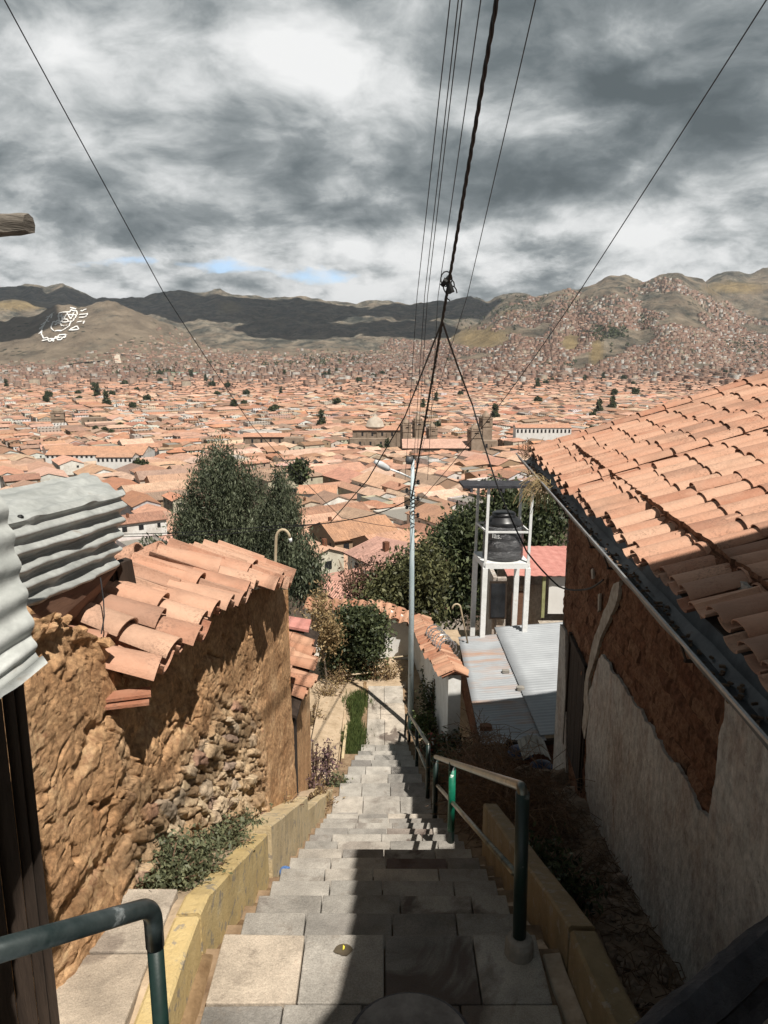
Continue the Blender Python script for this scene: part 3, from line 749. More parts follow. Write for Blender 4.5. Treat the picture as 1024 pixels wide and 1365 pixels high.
def left_wall():
    t = thing('adobe_wall', 'crumbling sunlit adobe and fieldstone wall with clay tile coping on the left', 'wall', (-1.3, 4.5, -3.6))
    Y0, Y1 = 1.7, 6.72; NY, NH = 470, 250
    V = np.zeros(((NY + 1) * (NH + 1), 3)); T = []
    ston = np.zeros((NY + 1, NH + 1)); cell = np.zeros((NY + 1, NH + 1))
    for i in range(NY + 1):
        y = lerp(Y0, Y1, i / NY); zt = pl(WTOP, y) + 0.02 * fbm(y, 0, 0, 5, 3); zb = left_strip_z(y) - 0.3
        for j in range(NH + 1):
            z = lerp(zb, zt, j / NH); h = (z - zb - 0.3) / max(0.3, zt - zb - 0.3)
            sk = z + 0.53 * (y - 3.2) * sst(3.0, 4, y)        # courses follow the slope
            lim = 0.55 + 0.28 * fbm(y, z, 7, 1.1, 3)
            s = sst(0.12, -0.12, h - lim) * sst(3.1, 3.6, y + 0.4 * fbm(y, z, 2, 2, 2)) * sst(5.9, 5.35, y + 0.5 * h)
            wy, wz = y + 0.05 * nz(y, z, 1, 5), sk + 0.05 * nz(y, z, 9, 5)
            dist, pts = noise.voronoi(Vector((wy * 6.4, wz * 12.0, 0.5)))
            e = dist[1] - dist[0]
            cv = noise.cell(Vector((pts[0].x * 3.1, pts[0].y * 3.1, 1.0)))
            big, pb = noise.voronoi(Vector((wy * 2.6 + 9, wz * 3.6, 2.5)))
            eb = big[1] - big[0]
            fd, fp = noise.voronoi(Vector((y * 8.5 + 0.35 * nz(y, z, 2, 9), sk * 10 + 0.35 * nz(y, z, 5, 9), 7.5)))
            fac_ = 0.005 * (noise.cell(fp[0] * 3.7) - 0.5) - 0.010 * max(0, 1 - (fd[1] - fd[0]) / 0.05) * max(0, min(1, 0.5 + 2.2 * nz(y, z, 31, 2.4)))
            lum = 0.022 * fbm(y, z, 3, 1.6, 3) + 0.005 * fbm(y, z, 6, 7, 6) + fac_ + 0.0035 * fbm(y, z, 8, 22, 5) + 0.004 * fbm(y, z, 18, 48, 3)
            ero = 0.05 * max(0, fbm(y * 0.8, z * 1.2, 21, 3.4, 6) - 0.14) 
            far = sst(5.5, 5.9, y)
            lump = -0.022 * max(0, 1 - (eb + 0.10 * fbm(y, z, 4, 9, 4)) / 0.025) * (1 - far) * max(0, min(1, 0.6 + 2 * nz(y, z, 17, 1.7)))
            d_ad = (lum + lump) * lerp(1, 0.3, far) - ero * lerp(1.5, .4, far)
            d_st = 0.040 * min(1, (max(0, e + 0.05 * nz(y, z, 6, 22)) * 3.4) ** 0.5) - 0.030 + 0.022 * (cv - 0.5) + 0.018 * fbm(y, z, 8, 20, 4) + 0.45 * lum + 0.02 * fbm(wy * 4 + cv * 9, wz * 4, cv * 5, 1.4, 2)
            d = lerp(d_ad, d_st, s)
            base = 0.105 * (1 - h) * (1 - 0.5 * far)
            V[i * (NH + 1) + j] = (wall_x(y) + d + base - 0.02, y + 0.02 * nz(y, z, 12, 8), z)
            ston[i, j] = s; cell[i, j] = (abs(cv * 7.13) % 1)
    Q = []
    for i in range(NY):
        for j in range(NH):
            a = i * (NH + 1) + j; Q.append((a, a + NH + 1, a + NH + 2, a + 1))
            T.append((ston[i, j], cell[i, j], 0))
    np_mesh('wall_face', V, np.array(Q), M['adobe'], t, tint=T, smooth=True)
    mb = MB(); mb2 = MB()   # body behind the face
    for i in range(24):
        y0, y1 = lerp(Y0, Y1 - 0.02, i / 24), lerp(Y0, Y1 - 0.02, (i + 1) / 24)
        q = lambda y, dx, dz: (wall_x(y) + dx, y, dz)
        mb.hexa([q(y0, -.5, -5), q(y0, -.12, -5), q(y1, -.12, -5), q(y1, -.5, -5), q(y0, -.5, pl(WTOP, y0) - .02), q(y0, -.12, pl(WTOP, y0) - .02), q(y1, -.12, pl(WTOP, y1) - .02), q(y1, -.5, pl(WTOP, y1) - .02)])
    yE = Y1 - 0.03; rows = []
    for j in range(40):
        z = lerp(-4.6, pl(WTOP, yE), j / 39)
        rows.append([(wall_x(yE) - 0.5 * q / 12 + 0.0, Y1 - 0.01 + 0.02 * fbm(q * .2, z, 4, 3, 4), z) for q in range(13)])
    mb.grid(rows)
    b = mb.build('wall_core', M['adobe'], t); b.data.attributes.new('tint', 'FLOAT_VECTOR', 'FACE')
    # crumbled lumps on the bare top next to the hut
    mb = MB(); r = random.Random(31)
    import bmesh
    for i in range(80):
        y = r.uniform(2.5, 3.45); c = Vector((wall_x(y) - r.uniform(-0.02, 0.3), y, pl(WTOP, y) + r.uniform(-.06, 0.03))); s = r.uniform(0.010, 0.04)
        bm = bmesh.new(); bmesh.ops.create_icosphere(bm, subdivisions=1, radius=s)
        for v_ in bm.verts: v_.co *= 1 + 0.7 * noise.noise(v_.co * 22 + c * 9); v_.co.z *= 0.75
        mb.add([v_.co + c for v_ in bm.verts], [[v_.index for v_ in f.verts] for f in bm.faces]); bm.free()
    lo = mb.build('adobe_lumps', M['adobe'], t); lo.data.attributes.new('tint', 'FLOAT_VECTOR', 'FACE')
    # coping tiles
    mb = MB(); T2 = []; r = random.Random(12)
    y = 3.47; rows_ = []
    while y < 6.3:
        ze = pl([(3.3, -1.56), (4.3, -1.565), (5.3, -1.70), (6.3, -1.99), (6.8, -2.15)], y)
        xe = wall_x(y) + 0.17
        rows_.append((y, xe, ze)); y += 0.215
    up = Vector((-1, 0, 0.40)).normalized(); nn = Vector((0.37, 0, 0.93)).normalized()
    for c, (y, xe, ze) in enumerate(rows_):
        j = lambda s: r.gauss(0, s)
        yaw = Vector((0, j(0.03), 0)); dz = Vector((0, 0, j(0.018)))
        E = Vector((xe + j(0.03), y + j(0.01), ze)) + dz
        L1, L2 = 0.36 + j(.02), 0.46 + j(.03)
        tt = lambda: (min(1, max(0, 0.62 + j(0.25))), r.random(), 0)
        tile(mb, E + up * L1 + yaw, E + nn * 0.026, nn, 0.090, 0.112, 0.013, True, 8, T2, tt(), 0.55)
        E2 = E + up * (0.235 + j(.025))
        if r.random() < 0.93:
            tile(mb, E2 + up * L2 + yaw * 2 + nn * 0.01, E2 + nn * 0.045, nn, 0.090, 0.112, 0.013, True, 8, T2, tt(), 0.55)
        q = E + Vector((0.0, 0.111, 0)) - up * 0.02
        tile(mb, q + up * 0.42 + nn * 0.035, q + nn * 0.05, nn, 0.115, 0.1, 0.016, False, 7, T2, tt(), 0.8)
        q = q + up * 0.3
        tile(mb, q + up * 0.42 + nn * 0.045, q + nn * 0.06, nn, 0.115, 0.1, 0.016, False, 7, T2, tt(), 0.8)
        # far side of the coping
        B = E + up * (L2 + 0.24); ub = Vector((1, 0, 0.45)).normalized(); nb = Vector((-0.4, 0, 0.92)).normalized()
        lo_ = B + Vector((-0.5, 0, -0.24)); tile(mb, B + nb * 0.02, lo_ + nb * 0.03, nb, 0.1, 0.125, 0.016, True, 7, T2, tt(), 0.72)
    o = mb.build('tile_coping', M['tile'], t); tint_attr(o, T2); smooth_tiles(o)
    # broken slate bits under the first tile
    mb = MB()
    for dy, dz, w in ((-0.03, -0.02, .3), (-0.06, -0.045, .26)):
        mb.box((wall_x(3.4) + 0.05, 3.38 + dy, -1.585 + dz), (0.24, 0.09, 0.014), w)
    tint_attr(mb.build('loose_tile', M['tile_old'], t), [(0.1, 0, 0)] * 12)
    mb = MB(); mb.tube([PY(372, 835, 6.72), PY(370, 900, 6.55), PY(368, 940, 6.5), PY(365, 1000, 6.45)], 0.014, 6)
    mb.build('drain_pipe', M['white_plaster'], t)
left_wall()

# ---- tin hut at the left edge
def corr_patch(mb, left, right, waves, amp_, nl=28, per=10, th=0.002, flip=1, wob=0.01, dents=0.0):
    """left / right: polylines (same count) the sheet spans; corrugations run from left to right"""
    L = [Vector(p) for p in left]; Rr = [Vector(p) for p in right]; m = len(L)
    nq = waves * per; rows = []
    A_ = amp_ if callable(amp_) else (lambda w: amp_)
    for q in range(nq + 1):
        s = q / nq * (m - 1); k = min(m - 2, int(s)); f = s - k
        row = []
        for i in range(nl + 1):
            p = i / nl
            def S(s_):
                k_ = min(m - 2, max(0, int(s_))); f_ = s_ - k_
                return lerp(L[k_].lerp(L[k_ + 1], f_), Rr[k_].lerp(Rr[k_ + 1], f_), p)
            a = S(max(0, s - 0.12)); b = S(min(m - 1, s + 0.12)); c = S(s)
            e = (Rr[k].lerp(Rr[k + 1], f) - L[k].lerp(L[k + 1], f)).normalized()
            n = e.cross(b - a).normalized() * flip
            d = A_(q / per) * (math.sin(2 * math.pi * q / per)) + wob * nz(p * 4, q * 0.1, 3, 1.0)
            dv = 0.0
            if dents: dv = dents * min(0, nz(p * 9, q * 0.13, 8, 1.0) + 0.1)
            row.append(c + n * (d + dv))
        rows.append(row)
    n0 = (rows[0][nl] - rows[0][0]).cross(rows[nq][0] - rows[0][0])
    mb.sheet(rows, n0 * flip * -1, th)
def tin_hut():
    t = thing('tin_hut', 'leaning hut of weathered corrugated tin and dark planks at the left edge', 'hut', (-1.6, 2.4, -2.6))
    mb = MB()
    left = [PD(-90, 672, 3.55), PD(-75, 722, 2.85), PD(-40, 845, 2.9)]
    right = [PD(118, 630, 4.75), PD(167, 660, 4.2), PD(155, 757, 4.12)]
    # spread the three support lines over the waves: 3 on top, 5 in front
    def spread(pl_): return [pl_[0].lerp(pl_[1], i / 3) for i in range(3)] + [pl_[1].lerp(pl_[2], i / 5) for i in range(6)]
    corr_patch(mb, spread(left), spread(right), 8, lambda w: 0.008 if w < 2.6 else 0.0205, 44, 12, 0.0015, 1, 0.014, 0.035)
    rs = mb.build('roof_sheet', M['tin_rusty'], t, smooth=True); rs.data.set_sharp_from_angle(angle=R(60))
    mb = MB(); c_ = PD(27, 690, 3.33); mb.lathe(c_, [(0.012, -0.01), (0.016, 0.004), (0.008, 0.012)], 8); mb.build('roofing_nail', M['wire'], rs)
    mb = MB()
    vs_ = [648, 690, 722, 760, 800, 840, 868, 884]
    us_ = [0, 11, 20, 27, 37, 44, 47, 64]
    right = [PD(u, v, 2.0 - 0.05 * (i == 7)) for i, (u, v) in enumerate(zip(us_, vs_))]
    left = [PD(-420, v + 60 + (v - 648) * 1.3, 1.35) for v in vs_]  # unseen left end drawn down so the sheet shades planks and wall
    corr_patch(mb, left, right, 7, 0.0095, 30, 12, 0.0015, 1, 0.012, 0.02)
    mb.build('wall_shade_sheet', M['tin_rusty'], t, smooth=True).data.set_sharp_from_angle(angle=R(60))
    mb = MB()
    vs2 = [925, 990, 1060, 1130, 1200, 1280, 1365, 1460]
    corr_patch(mb, [PD(-420, v + 60, 1.3) for v in vs2], [PD(-16 - (i % 2) * 4, v, 1.8) for i, v in enumerate(vs2)], 8, 0.0095, 16, 12, 0.0015, 1, 0.012, 0.02)  # extra sheet out of view, added to shade the planks and lower wall
    mb.build('wall_shade_sheet', M['tin_rusty'], t, smooth=True).data.set_sharp_from_angle(angle=R(60))
    mb = MB()
    a, b = PD(36, 812, 3.25), PD(157, 757, 4.2); c, d = PD(118, 812, 4.0), PD(40, 862, 3.25)
    bk = Vector((-0.10, 0.06, -0.02))
    mb.hexa([d, c, c + bk, d + bk, a, b, b + bk, a + bk]); mb.build('fascia_board', M['brown_wood'], t)
    mb = MB(); mb.beam(PD(161, 748, 4.35), PD(168, 785, 4.4), 0.07, 0.1); mb.beam(PD(140, 775, 4.3), PD(164, 766, 4.5), 0.1, 0.14); mb.build('beam_end', M['dark_wood'], t)
    # planks
    for u0, u1, dd in ((-70, -31, 2.25), (-30, -1, 2.29), (0, 16.5, 2.32), (17, 31, 2.34)):
        mb = MB(); p0, p1 = PD(u0, 905, dd), PD(u1, 905, dd)
        z0 = left_strip_z(2.2) - 0.1; bk = Vector((-0.02, 0.035, 0)); zt_ = PD(u0, 868, dd).z
        mb.hexa([(p0.x, p0.y, z0), (p1.x, p1.y, z0), (p1.x + bk.x, p1.y + bk.y, z0), (p0.x + bk.x, p0.y + bk.y, z0),
                 (p0.x, p0.y, zt_), (p1.x, p1.y, zt_), (p1.x + bk.x, p1.y + bk.y, zt_), (p0.x + bk.x, p0.y + bk.y, zt_)])
        mb.build('plank', M['dark_wood'], t, bevel=0.004)
    # unseen boxes behind the planks, added to block light
    mb = MB()
    mb.box((-2.35, 2.5, -2.1), (0.06, 2.0, 1.9)); mb.box((-1.95, 3.3, -2.1), (0.9, 0.06, 1.8)); mb.box((-1.9, 1.55, -2.1), (0.9, 0.06, 1.9))
    mb.build('back_light_block', M['dark_wood'], t)
    mb = MB(); mb.add([(-2.5, 1.5, -1.12), (-1.4, 1.5, -1.16), (-1.5, 2.5, -1.2), (-1.75, 3.2, -1.22), (-2.5, 3.3, -1.15)], [(0, 1, 2, 3, 4)]); mb.build('ceiling', M['dark_wood'], t)
    # grey rafter end poking into view
    mb = MB(); p, q = PD(-70, 305, 2.15), PD(39, 298, 2.3); n = 9; rows = []
    for i in range(n):
        c = p.lerp(q, i / (n - 1)); k_ = 1 - 0.12 * (i == n - 1)
        ring = []
        for s in range(9):
            an = 2 * math.pi * s / 8; rr = (0.036 + 0.006 * nz(i, s % 8, 0, 1.3)) * k_
            ring.append(c + Vector((0.1, 1, 0)) * math.cos(an) * rr * 1.1 + Vector((0, 0, 1)) * math.sin(an) * rr * 0.92)
        rows.append(ring)
    mb.grid(rows); mb.add([rows[-1][s] for s in range(8)], [tuple(range(8))])
    mb.tube([PD(-70, 300, 2.2), PD(-70, 640, 2.2)], 0.03, 6)
    mb.build('rafter', M['grey_wood'], t)
    mb = MB(); mb.tube([PD(134, 770, 3.9), PD(138, 800, 3.75), PD(139, 822, 3.6), PD(135, 845, 3.5)], 0.003, 4); mb.build('wire_tie', M['greywire'], t)
tin_hut()

# ---- railings
def bend(a, b, c, r=0.09, n=6):
    a, b, c = Vector(a), Vector(b), Vector(c)
    p, q = b + (a - b).normalized() * r, b + (c - b).normalized() * r
    return [a] + [(p.lerp(b, t)).lerp(b.lerp(q, t), t) for t in [i / n for i in range(n + 1)]] + [c]
def rail_left():
    t = thing('handrail', 'rubbed dark green handrail in the bottom left corner beside the yellow curb', 'handrail', (-0.62, 1.72, -2.6), group=None)
    top = PD(203, 1208, 2.0); near = PD(-60, 1284, 1.43)
    mb = MB(); mb.tube(bend(near, top, top + Vector((0.0, 0.0, -0.12)), 0.05), 0.0245, 14); mb.build('top_rail', M['rail_dark'], t, smooth=True)
    mb = MB(); mb.tube([top + Vector((0, 0, -0.10)), Vector((top.x, top.y, -2.7))], 0.0215, 14); mb.build('post', M['green_paint'], t, smooth=True)
rail_left()
def footing(p, parent, m='concrete'):
    mb = MB(); mb.lathe(p, [(0.068, -0.06), (0.066, 0.06), (0.058, 0.085), (0.04, 0.095)], 18); return mb.build('footing', M[m], parent, smooth=False)
def rail_right():
    t = thing('handrail', 'green handrail with worn bare metal top between the tall near post and a second post', 'handrail', (0.63, 3.06, -2.765))
    A, B = PY(697, 1049, 3.06), PY(581, 1009, 7.75)
    mb = MB(); mb.tube(bend(A + Vector((0, 0, -0.12)), A, B, 0.05)[1:], 0.024, 12); mb.build('top_rail', M['worn_steel'], t, smooth=True)
    mb = MB(); mb.tube([PY(686, 1163, 3.10), PY(583, 1047, 7.72)], 0.018, 10); mb.build('lower_rail', M['worn_steel'], t, smooth=True)
    mb = MB(); mb.tube([A + Vector((0, 0, -0.03)), Vector((0.628, 3.06, -2.74))], 0.031, 14); p1 = mb.build('post', M['green_paint'], t, smooth=True)
    footing(Vector((0.628, 3.06, -2.765)), p1)
    mid = A.lerp(B, (6.0 - 3.06) / (7.75 - 3.06)); zb = stair_z(6.0)
    mb = MB(); mb.tube([mid, Vector((mid.x, 6.0, zb))], 0.03, 12); p2 = mb.build('post', M['green_paint'], t, smooth=True)
    mb = MB(); mb.tube([mid + Vector((0.0, 0.0, -0.06)), Vector((mid.x, 6.0, zb + 0.33))], 0.0315, 12); mb.build('bright_paint', M['green_bright'], p2, smooth=True)
    footing(Vector((mid.x, 6.0, zb)), p2)
    zb = stair_z(7.75)
    mb = MB(); mb.tube([B, Vector((B.x, 7.75, zb))], 0.03, 12); p3 = mb.build('post', M['green_paint'], t, smooth=True)
    footing(Vector((B.x, 7.75, zb)), p3)
    t = thing('handrail', 'farther green handrail running down to the foot of the street lamp', 'handrail', (0.54, 8.7, -5.6))
    A, B = PY(571, 993, 8.7), PY(546, 952, 12.9); zb = stair_z(8.72)
    mb = MB(); mb.tube([A, B], 0.024, 10); mb.build('top_rail', M['worn_steel'], t, smooth=True)
    mb = MB(); mb.tube([A + Vector((0, 0, -0.38)), B + Vector((0, 0, -0.3))], 0.017, 8); mb.build('lower_rail', M['worn_steel'], t, smooth=True)
    mb = MB(); mb.tube([A, Vector((A.x, A.y, zb))], 0.028, 12); p = mb.build('post', M['green_paint'], t, smooth=True); footing(Vector((A.x, A.y, zb)), p)
    C = A.lerp(B, 0.5); mb = MB(); mb.tube([C, Vector((C.x, C.y, -6.9))], 0.026, 12); mb.build('post', M['green_paint'], t, smooth=True)
    mb = MB(); mb.tube([B, Vector((B.x, B.y, PATHZ))], 0.026, 12); mb.build('post', M['green_paint'], t, smooth=True)
    mb = MB(); mb.tube([B, B + Vector((-0.06, 0.1, -0.06)), Vector((B.x - 0.08, B.y + 0.12, PATHZ))], 0.02, 8); mb.build('brace', M['green_paint'], t, smooth=True)
rail_right()

# ---- bollard top and black timber close to the camera
def near_things():
    c = PD(548, 1392, 1.22)
    t = thing('bollard', 'round grey capped bollard cut off by the bottom edge', 'bollard', (c.x, c.y, c.z - 0.85))
    mb = MB(); mb.lathe(c, [(0.098, -0.85), (0.1, -0.06)], 28); mb.build('shaft', M['dark_wood'], t, smooth=True)
    mb = MB(); mb.lathe(c, [(0.104, -0.07), (0.109, -0.03), (0.105, -0.004), (0.097, 0.0)], 36); mb.build('rim', M['charred_wood'], t, smooth=True)
    mb = MB(); mb.lathe(c, [(0.0965, -0.03), (0.0955, 0.003), (0.05, 0.006), (0.002, 0.007)], 36); mb.build('cap', mat_basic('worn_grey_cap', (0.12, 0.10, 0.088), (0.2, 0.172, 0.152), 14, 0.9, 0.8, 0.006, c=(0.25, 0.22, 0.2)), t)
    t = thing('timber_prop', 'blackened rough timber slanting across the bottom right corner', 'timber', PD(960, 1320, 2.3))
    mb = MB()
    def log(p, q, w, h, seed):
        p, q = Vector(p), Vector(q); d = (q - p).normalized(); a = d.cross(Vector((0, 0.6, 0.8))).normalized(); b = a.cross(d)
        rows = []
        for i in range(26):
            c_ = p.lerp(q, i / 25); ring = []
            for s in range(13):
                an = 2 * math.pi * s / 12 + 0.4; sq = 1 / max(abs(math.cos(an)), abs(math.sin(an))) ** 0.6
                k_ = 1 + 0.16 * fbm(i * .3 + seed, math.cos(an), math.sin(an), 1.1, 3)
                ring.append(c_ + a * math.cos(an) * w * sq * k_ + b * math.sin(an) * h * sq * k_)
            rows.append(ring)
        mb.grid(rows); mb.add([r_ for r_ in rows[0][:12]], [tuple(reversed(range(12)))])
    log(PD(856, 1402, 2.15), PD(1100, 1195, 2.7), 0.058, 0.06, 1)
    mb.build('upper_timber', M['charred_wood'], t)
    mb = MB(); log(PD(935, 1402, 2.25), PD(1110, 1240, 2.8), 0.05, 0.05, 5)
    mb.build('lower_timber', M['charred_wood'], t)
near_things()

# ---- street lamp
LX, LY = 0.505, 13.4
def street_lamp():
    t = thing('street_lamp', 'slim pale blue street lamp post at the foot of the steps', 'street lamp', (LX, LY, PATHZ))
    top = PY(547, 612, LY).z
    mb = MB(); mb.tube([(LX, LY, PATHZ - .1), (LX, LY, -4.0), (LX, LY, top)], [0.056, 0.046, 0.031], 14); mb.build('pole', M['pole'], t, smooth=True)
    mb = MB(); mb.tube([PY(548, 637, LY), PY(535, 631, LY - .1), PY(516, 624, LY - 0.2)], 0.018, 8); arm = mb.build('arm', M['white_steel'], t, smooth=True)
    mb = MB(); a, b = PY(519, 626, LY - .2), PY(500, 615, LY - .35)
    mb.tube([a, a.lerp(b, .15), a.lerp(b, .6), b], [0.03, 0.055, 0.065, 0.035], 12); mb.build('lamp_head', M['lamp_head'], arm, smooth=True)
    mb = MB(); c = PY(546, 613, LY); mb.lathe(c, [(0.02, -0.08), (0.06, -0.07), (0.075, 0.0), (0.06, 0.055), (0.025, 0.07)], 14); mb.build('sensor_head', M['gutter'], t, smooth=True)
    mb = MB(); r = random.Random(2)
    for i in range(5):
        z = PY(547, 642 + i * 11, LY).z; s = -1 if i % 2 else 1
        mb.tube([(LX, LY, z), (LX + s * 0.1, LY - 0.03, z)], 0.012, 6); mb.lathe((LX + s * 0.1, LY - 0.03, z - 0.04), [(0.02, 0), (0.032, 0.02), (0.02, 0.04), (0.03, 0.06), (0.015, 0.08)], 8)
    for i in range(7):
        z = PY(547, 645 + i * 7, LY).z
        mb.tube([(LX + 0.05 * math.cos(q * .8 + i), LY + 0.06 * math.sin(q * .8 + i) - .03, z - 0.02 * q) for q in range(9)], 0.008, 5)
    mb.build('insulators', M['wire'], t)
street_lamp()
NODE = PY(549, 664, LY)
def cable(name, label, pts, r, m='greywire', sag=0.0, twist=False, cat='cable', group=None, n=40):
    P = [Vector(p) for p in pts]; out = []
    for i in range(len(P) - 1):
        k = max(2, int(n / (len(P) - 1)))
        for q in range(k):
            f = q / k; p = P[i].lerp(P[i + 1], f); p = p + Vector((0, 0, -4 * sag * f * (1 - f))); out.append(p)
    out.append(P[-1])
    mb = MB()
    if not twist: mb.tube(out, r, 5)
    else:
        for ph in (0, 2.1, 4.2):
            st = []
            for i in range((len(out) - 1) * 6 + 1):
                k = min(len(out) - 2, i // 6); p = out[k].lerp(out[k + 1], i / 6 - k); a = i * 0.55 + ph
                st.append(p + Vector((math.cos(a) * r * 0.62, 0, math.sin(a) * r * 0.62)))
            mb.tube(st, r * 0.62, 5)
    return tag(mb.build(name, M[m], None, origin=out[-1]), label, cat, group)
def up_line(u, v, end, far, k=2.0):
    q = PD(u, v, far); e = Vector(end); return e + (q - e) * k
WG = 'cables strung to the street lamp'
cable('cable', 'thick twisted black cable climbing from the street lamp to the top of the picture', [up_line(660, 0, NODE, 4.2), NODE], 0.0125, 'wire', 0.06, True, group=WG, n=90)
main0, main1 = up_line(660, 0, NODE, 4.2), NODE
def on_main(v):
    lo, hi = 0.0, 1.0
    for _ in range(40):
        m_ = (lo + hi) / 2; p = main0.lerp(main1, m_); p = p + Vector((0, 0, -0.24 * m_ * (1 - m_)))
        uu, vv, D = proj(p)
        if D < 0.2 or vv < v: lo = m_
        else: hi = m_
    return p
K = on_main(378)
mb = MB(); r = random.Random(8)
for i in range(3):
    mb.tube([K + Vector((0.05 * math.cos(a) - 0.02 + 0.025 * i, 0.02 * i, 0.065 * math.sin(a) + 0.04 - .06 * i)) for a in [q * 0.5 for q in range(14 - 2 * i)]], 0.006, 5)
mb.tube([K + Vector((-.05, 0, .03)), K + Vector((.0, 0, .0)), K + Vector((.03, 0, -.08))], 0.028, 8)
mb.tube([K + Vector((-.06, .02, -.02)), K + Vector((.01, 0, .06))], 0.022, 8)
tag(mb.build('cable_splice', M['wire'], None, origin=K), 'tangled black splice with loops halfway up the thick cable', 'cable splice')
tops = PY(547, 640, LY)
for u0, u1, lab in ((600, 556, 'leftmost of the thin upper wires left of the thick cable'), (611, 566, 'left wire of the close pair beside the thick cable'), (616, 570, 'right wire of the close pair beside the thick cable'), (641, 584, 'thin wire nearest the left side of the thick cable')):
    e = PY(u1 - 16 + (2 if u0 > 620 else 0), 640, LY + 0.8); cable('wire', lab, [up_line(u0, 0, PY(u1, 395, 9.5), 4.6, 2.2), PY(u1, 395, 9.5), e], 0.0042, 'greywire', 0.0, group='thin wires above the steps')
    mb = MB()
cable('wire', 'thin wire crossing the sky just right of the thick cable', [up_line(714, 0, PY(623, 395, 9.5), 4.6, 2.2), PY(623, 395, 9.5), PY(575, 545, 14.5), PY(551, 650, LY)], 0.0042, 'greywire', 0.0, group='thin wires above the steps')
cable('wire', 'long thin wire slanting across the top right corner of the sky', [up_line(1018, 0, PY(775, 385, 8.6), 5.0, 2.2), PY(775, 385, 8.6), PY(656, 553, 11), PY(552, 676, LY)], 0.0052, 'greywire', 0.03, group='thin wires above the steps')
cable('wire', 'long thin wire slanting down the top left corner of the sky', [up_line(8, 0, PY(217, 388, 9), 5.5, 2.2), PY(217, 388, 9), PY(338, 570, 11), PY(455, 690, 12.6), PY(546, 705, LY)], 0.005, 'greywire', 0.02, group='thin wires above the steps')
B0 = on_main(428)
cable('cable', 'black branch cable dropping left from the thick cable across the red roofs', [B0, PY(540, 555, 11.5), PY(490, 640, 13), PY(440, 697, 15), PY(300, 712, 20), PY(150, 716, 22), PY(-40, 722, 24)], 0.010, 'wire', 0.0, group=WG)
cable('cable', 'black branch cable dropping right past the water tank to the tiled house', [B0, PY(630, 540, 9.6), PY(662, 645, 9.0), PY(702, 735, 8.6), PY(745, 782, 8.2), fac3(*fac(786, 786)) + FN * 0.05, fac3(*fac(812, 773)) + FN * 0.05], 0.010, 'wire', 0.02, group=WG)
cable('cable', 'sagging black cable from the street lamp leftward over the tall tree', [NODE, PY(480, 690, 15), PY(380, 700, 18), PY(160, 712, 22), PY(-40, 735, 26)], 0.011, 'wire', 0.05, group=WG)
def cane_lamp():
    t = thing('cane_lamp', 'beige cane shaped lamp pole behind the tile coping', 'street lamp', (PY(367, 770, 11).x, 11, -6.5))
    b = PY(366, 790, 11); a = PY(368, 720, 11)
    pts = [Vector((b.x, 11, -6.5)), b, a]
    for i in range(1, 9):
        an = math.pi * i / 8.5; pts.append(a + Vector((0.105 - 0.105 * math.cos(an), 0, 0.16 * math.sin(an))))
    mb = MB(); mb.tube(pts, 0.022, 10); mb.build('pole', M['beige_steel'], t, smooth=True)
    mb = MB(); mb.tube([pts[-1], pts[-1] + Vector((0.015, 0, -0.06))], [0.028, 0.02], 8); mb.build('lamp_socket', M['white_steel'], t, smooth=True)
cane_lamp()

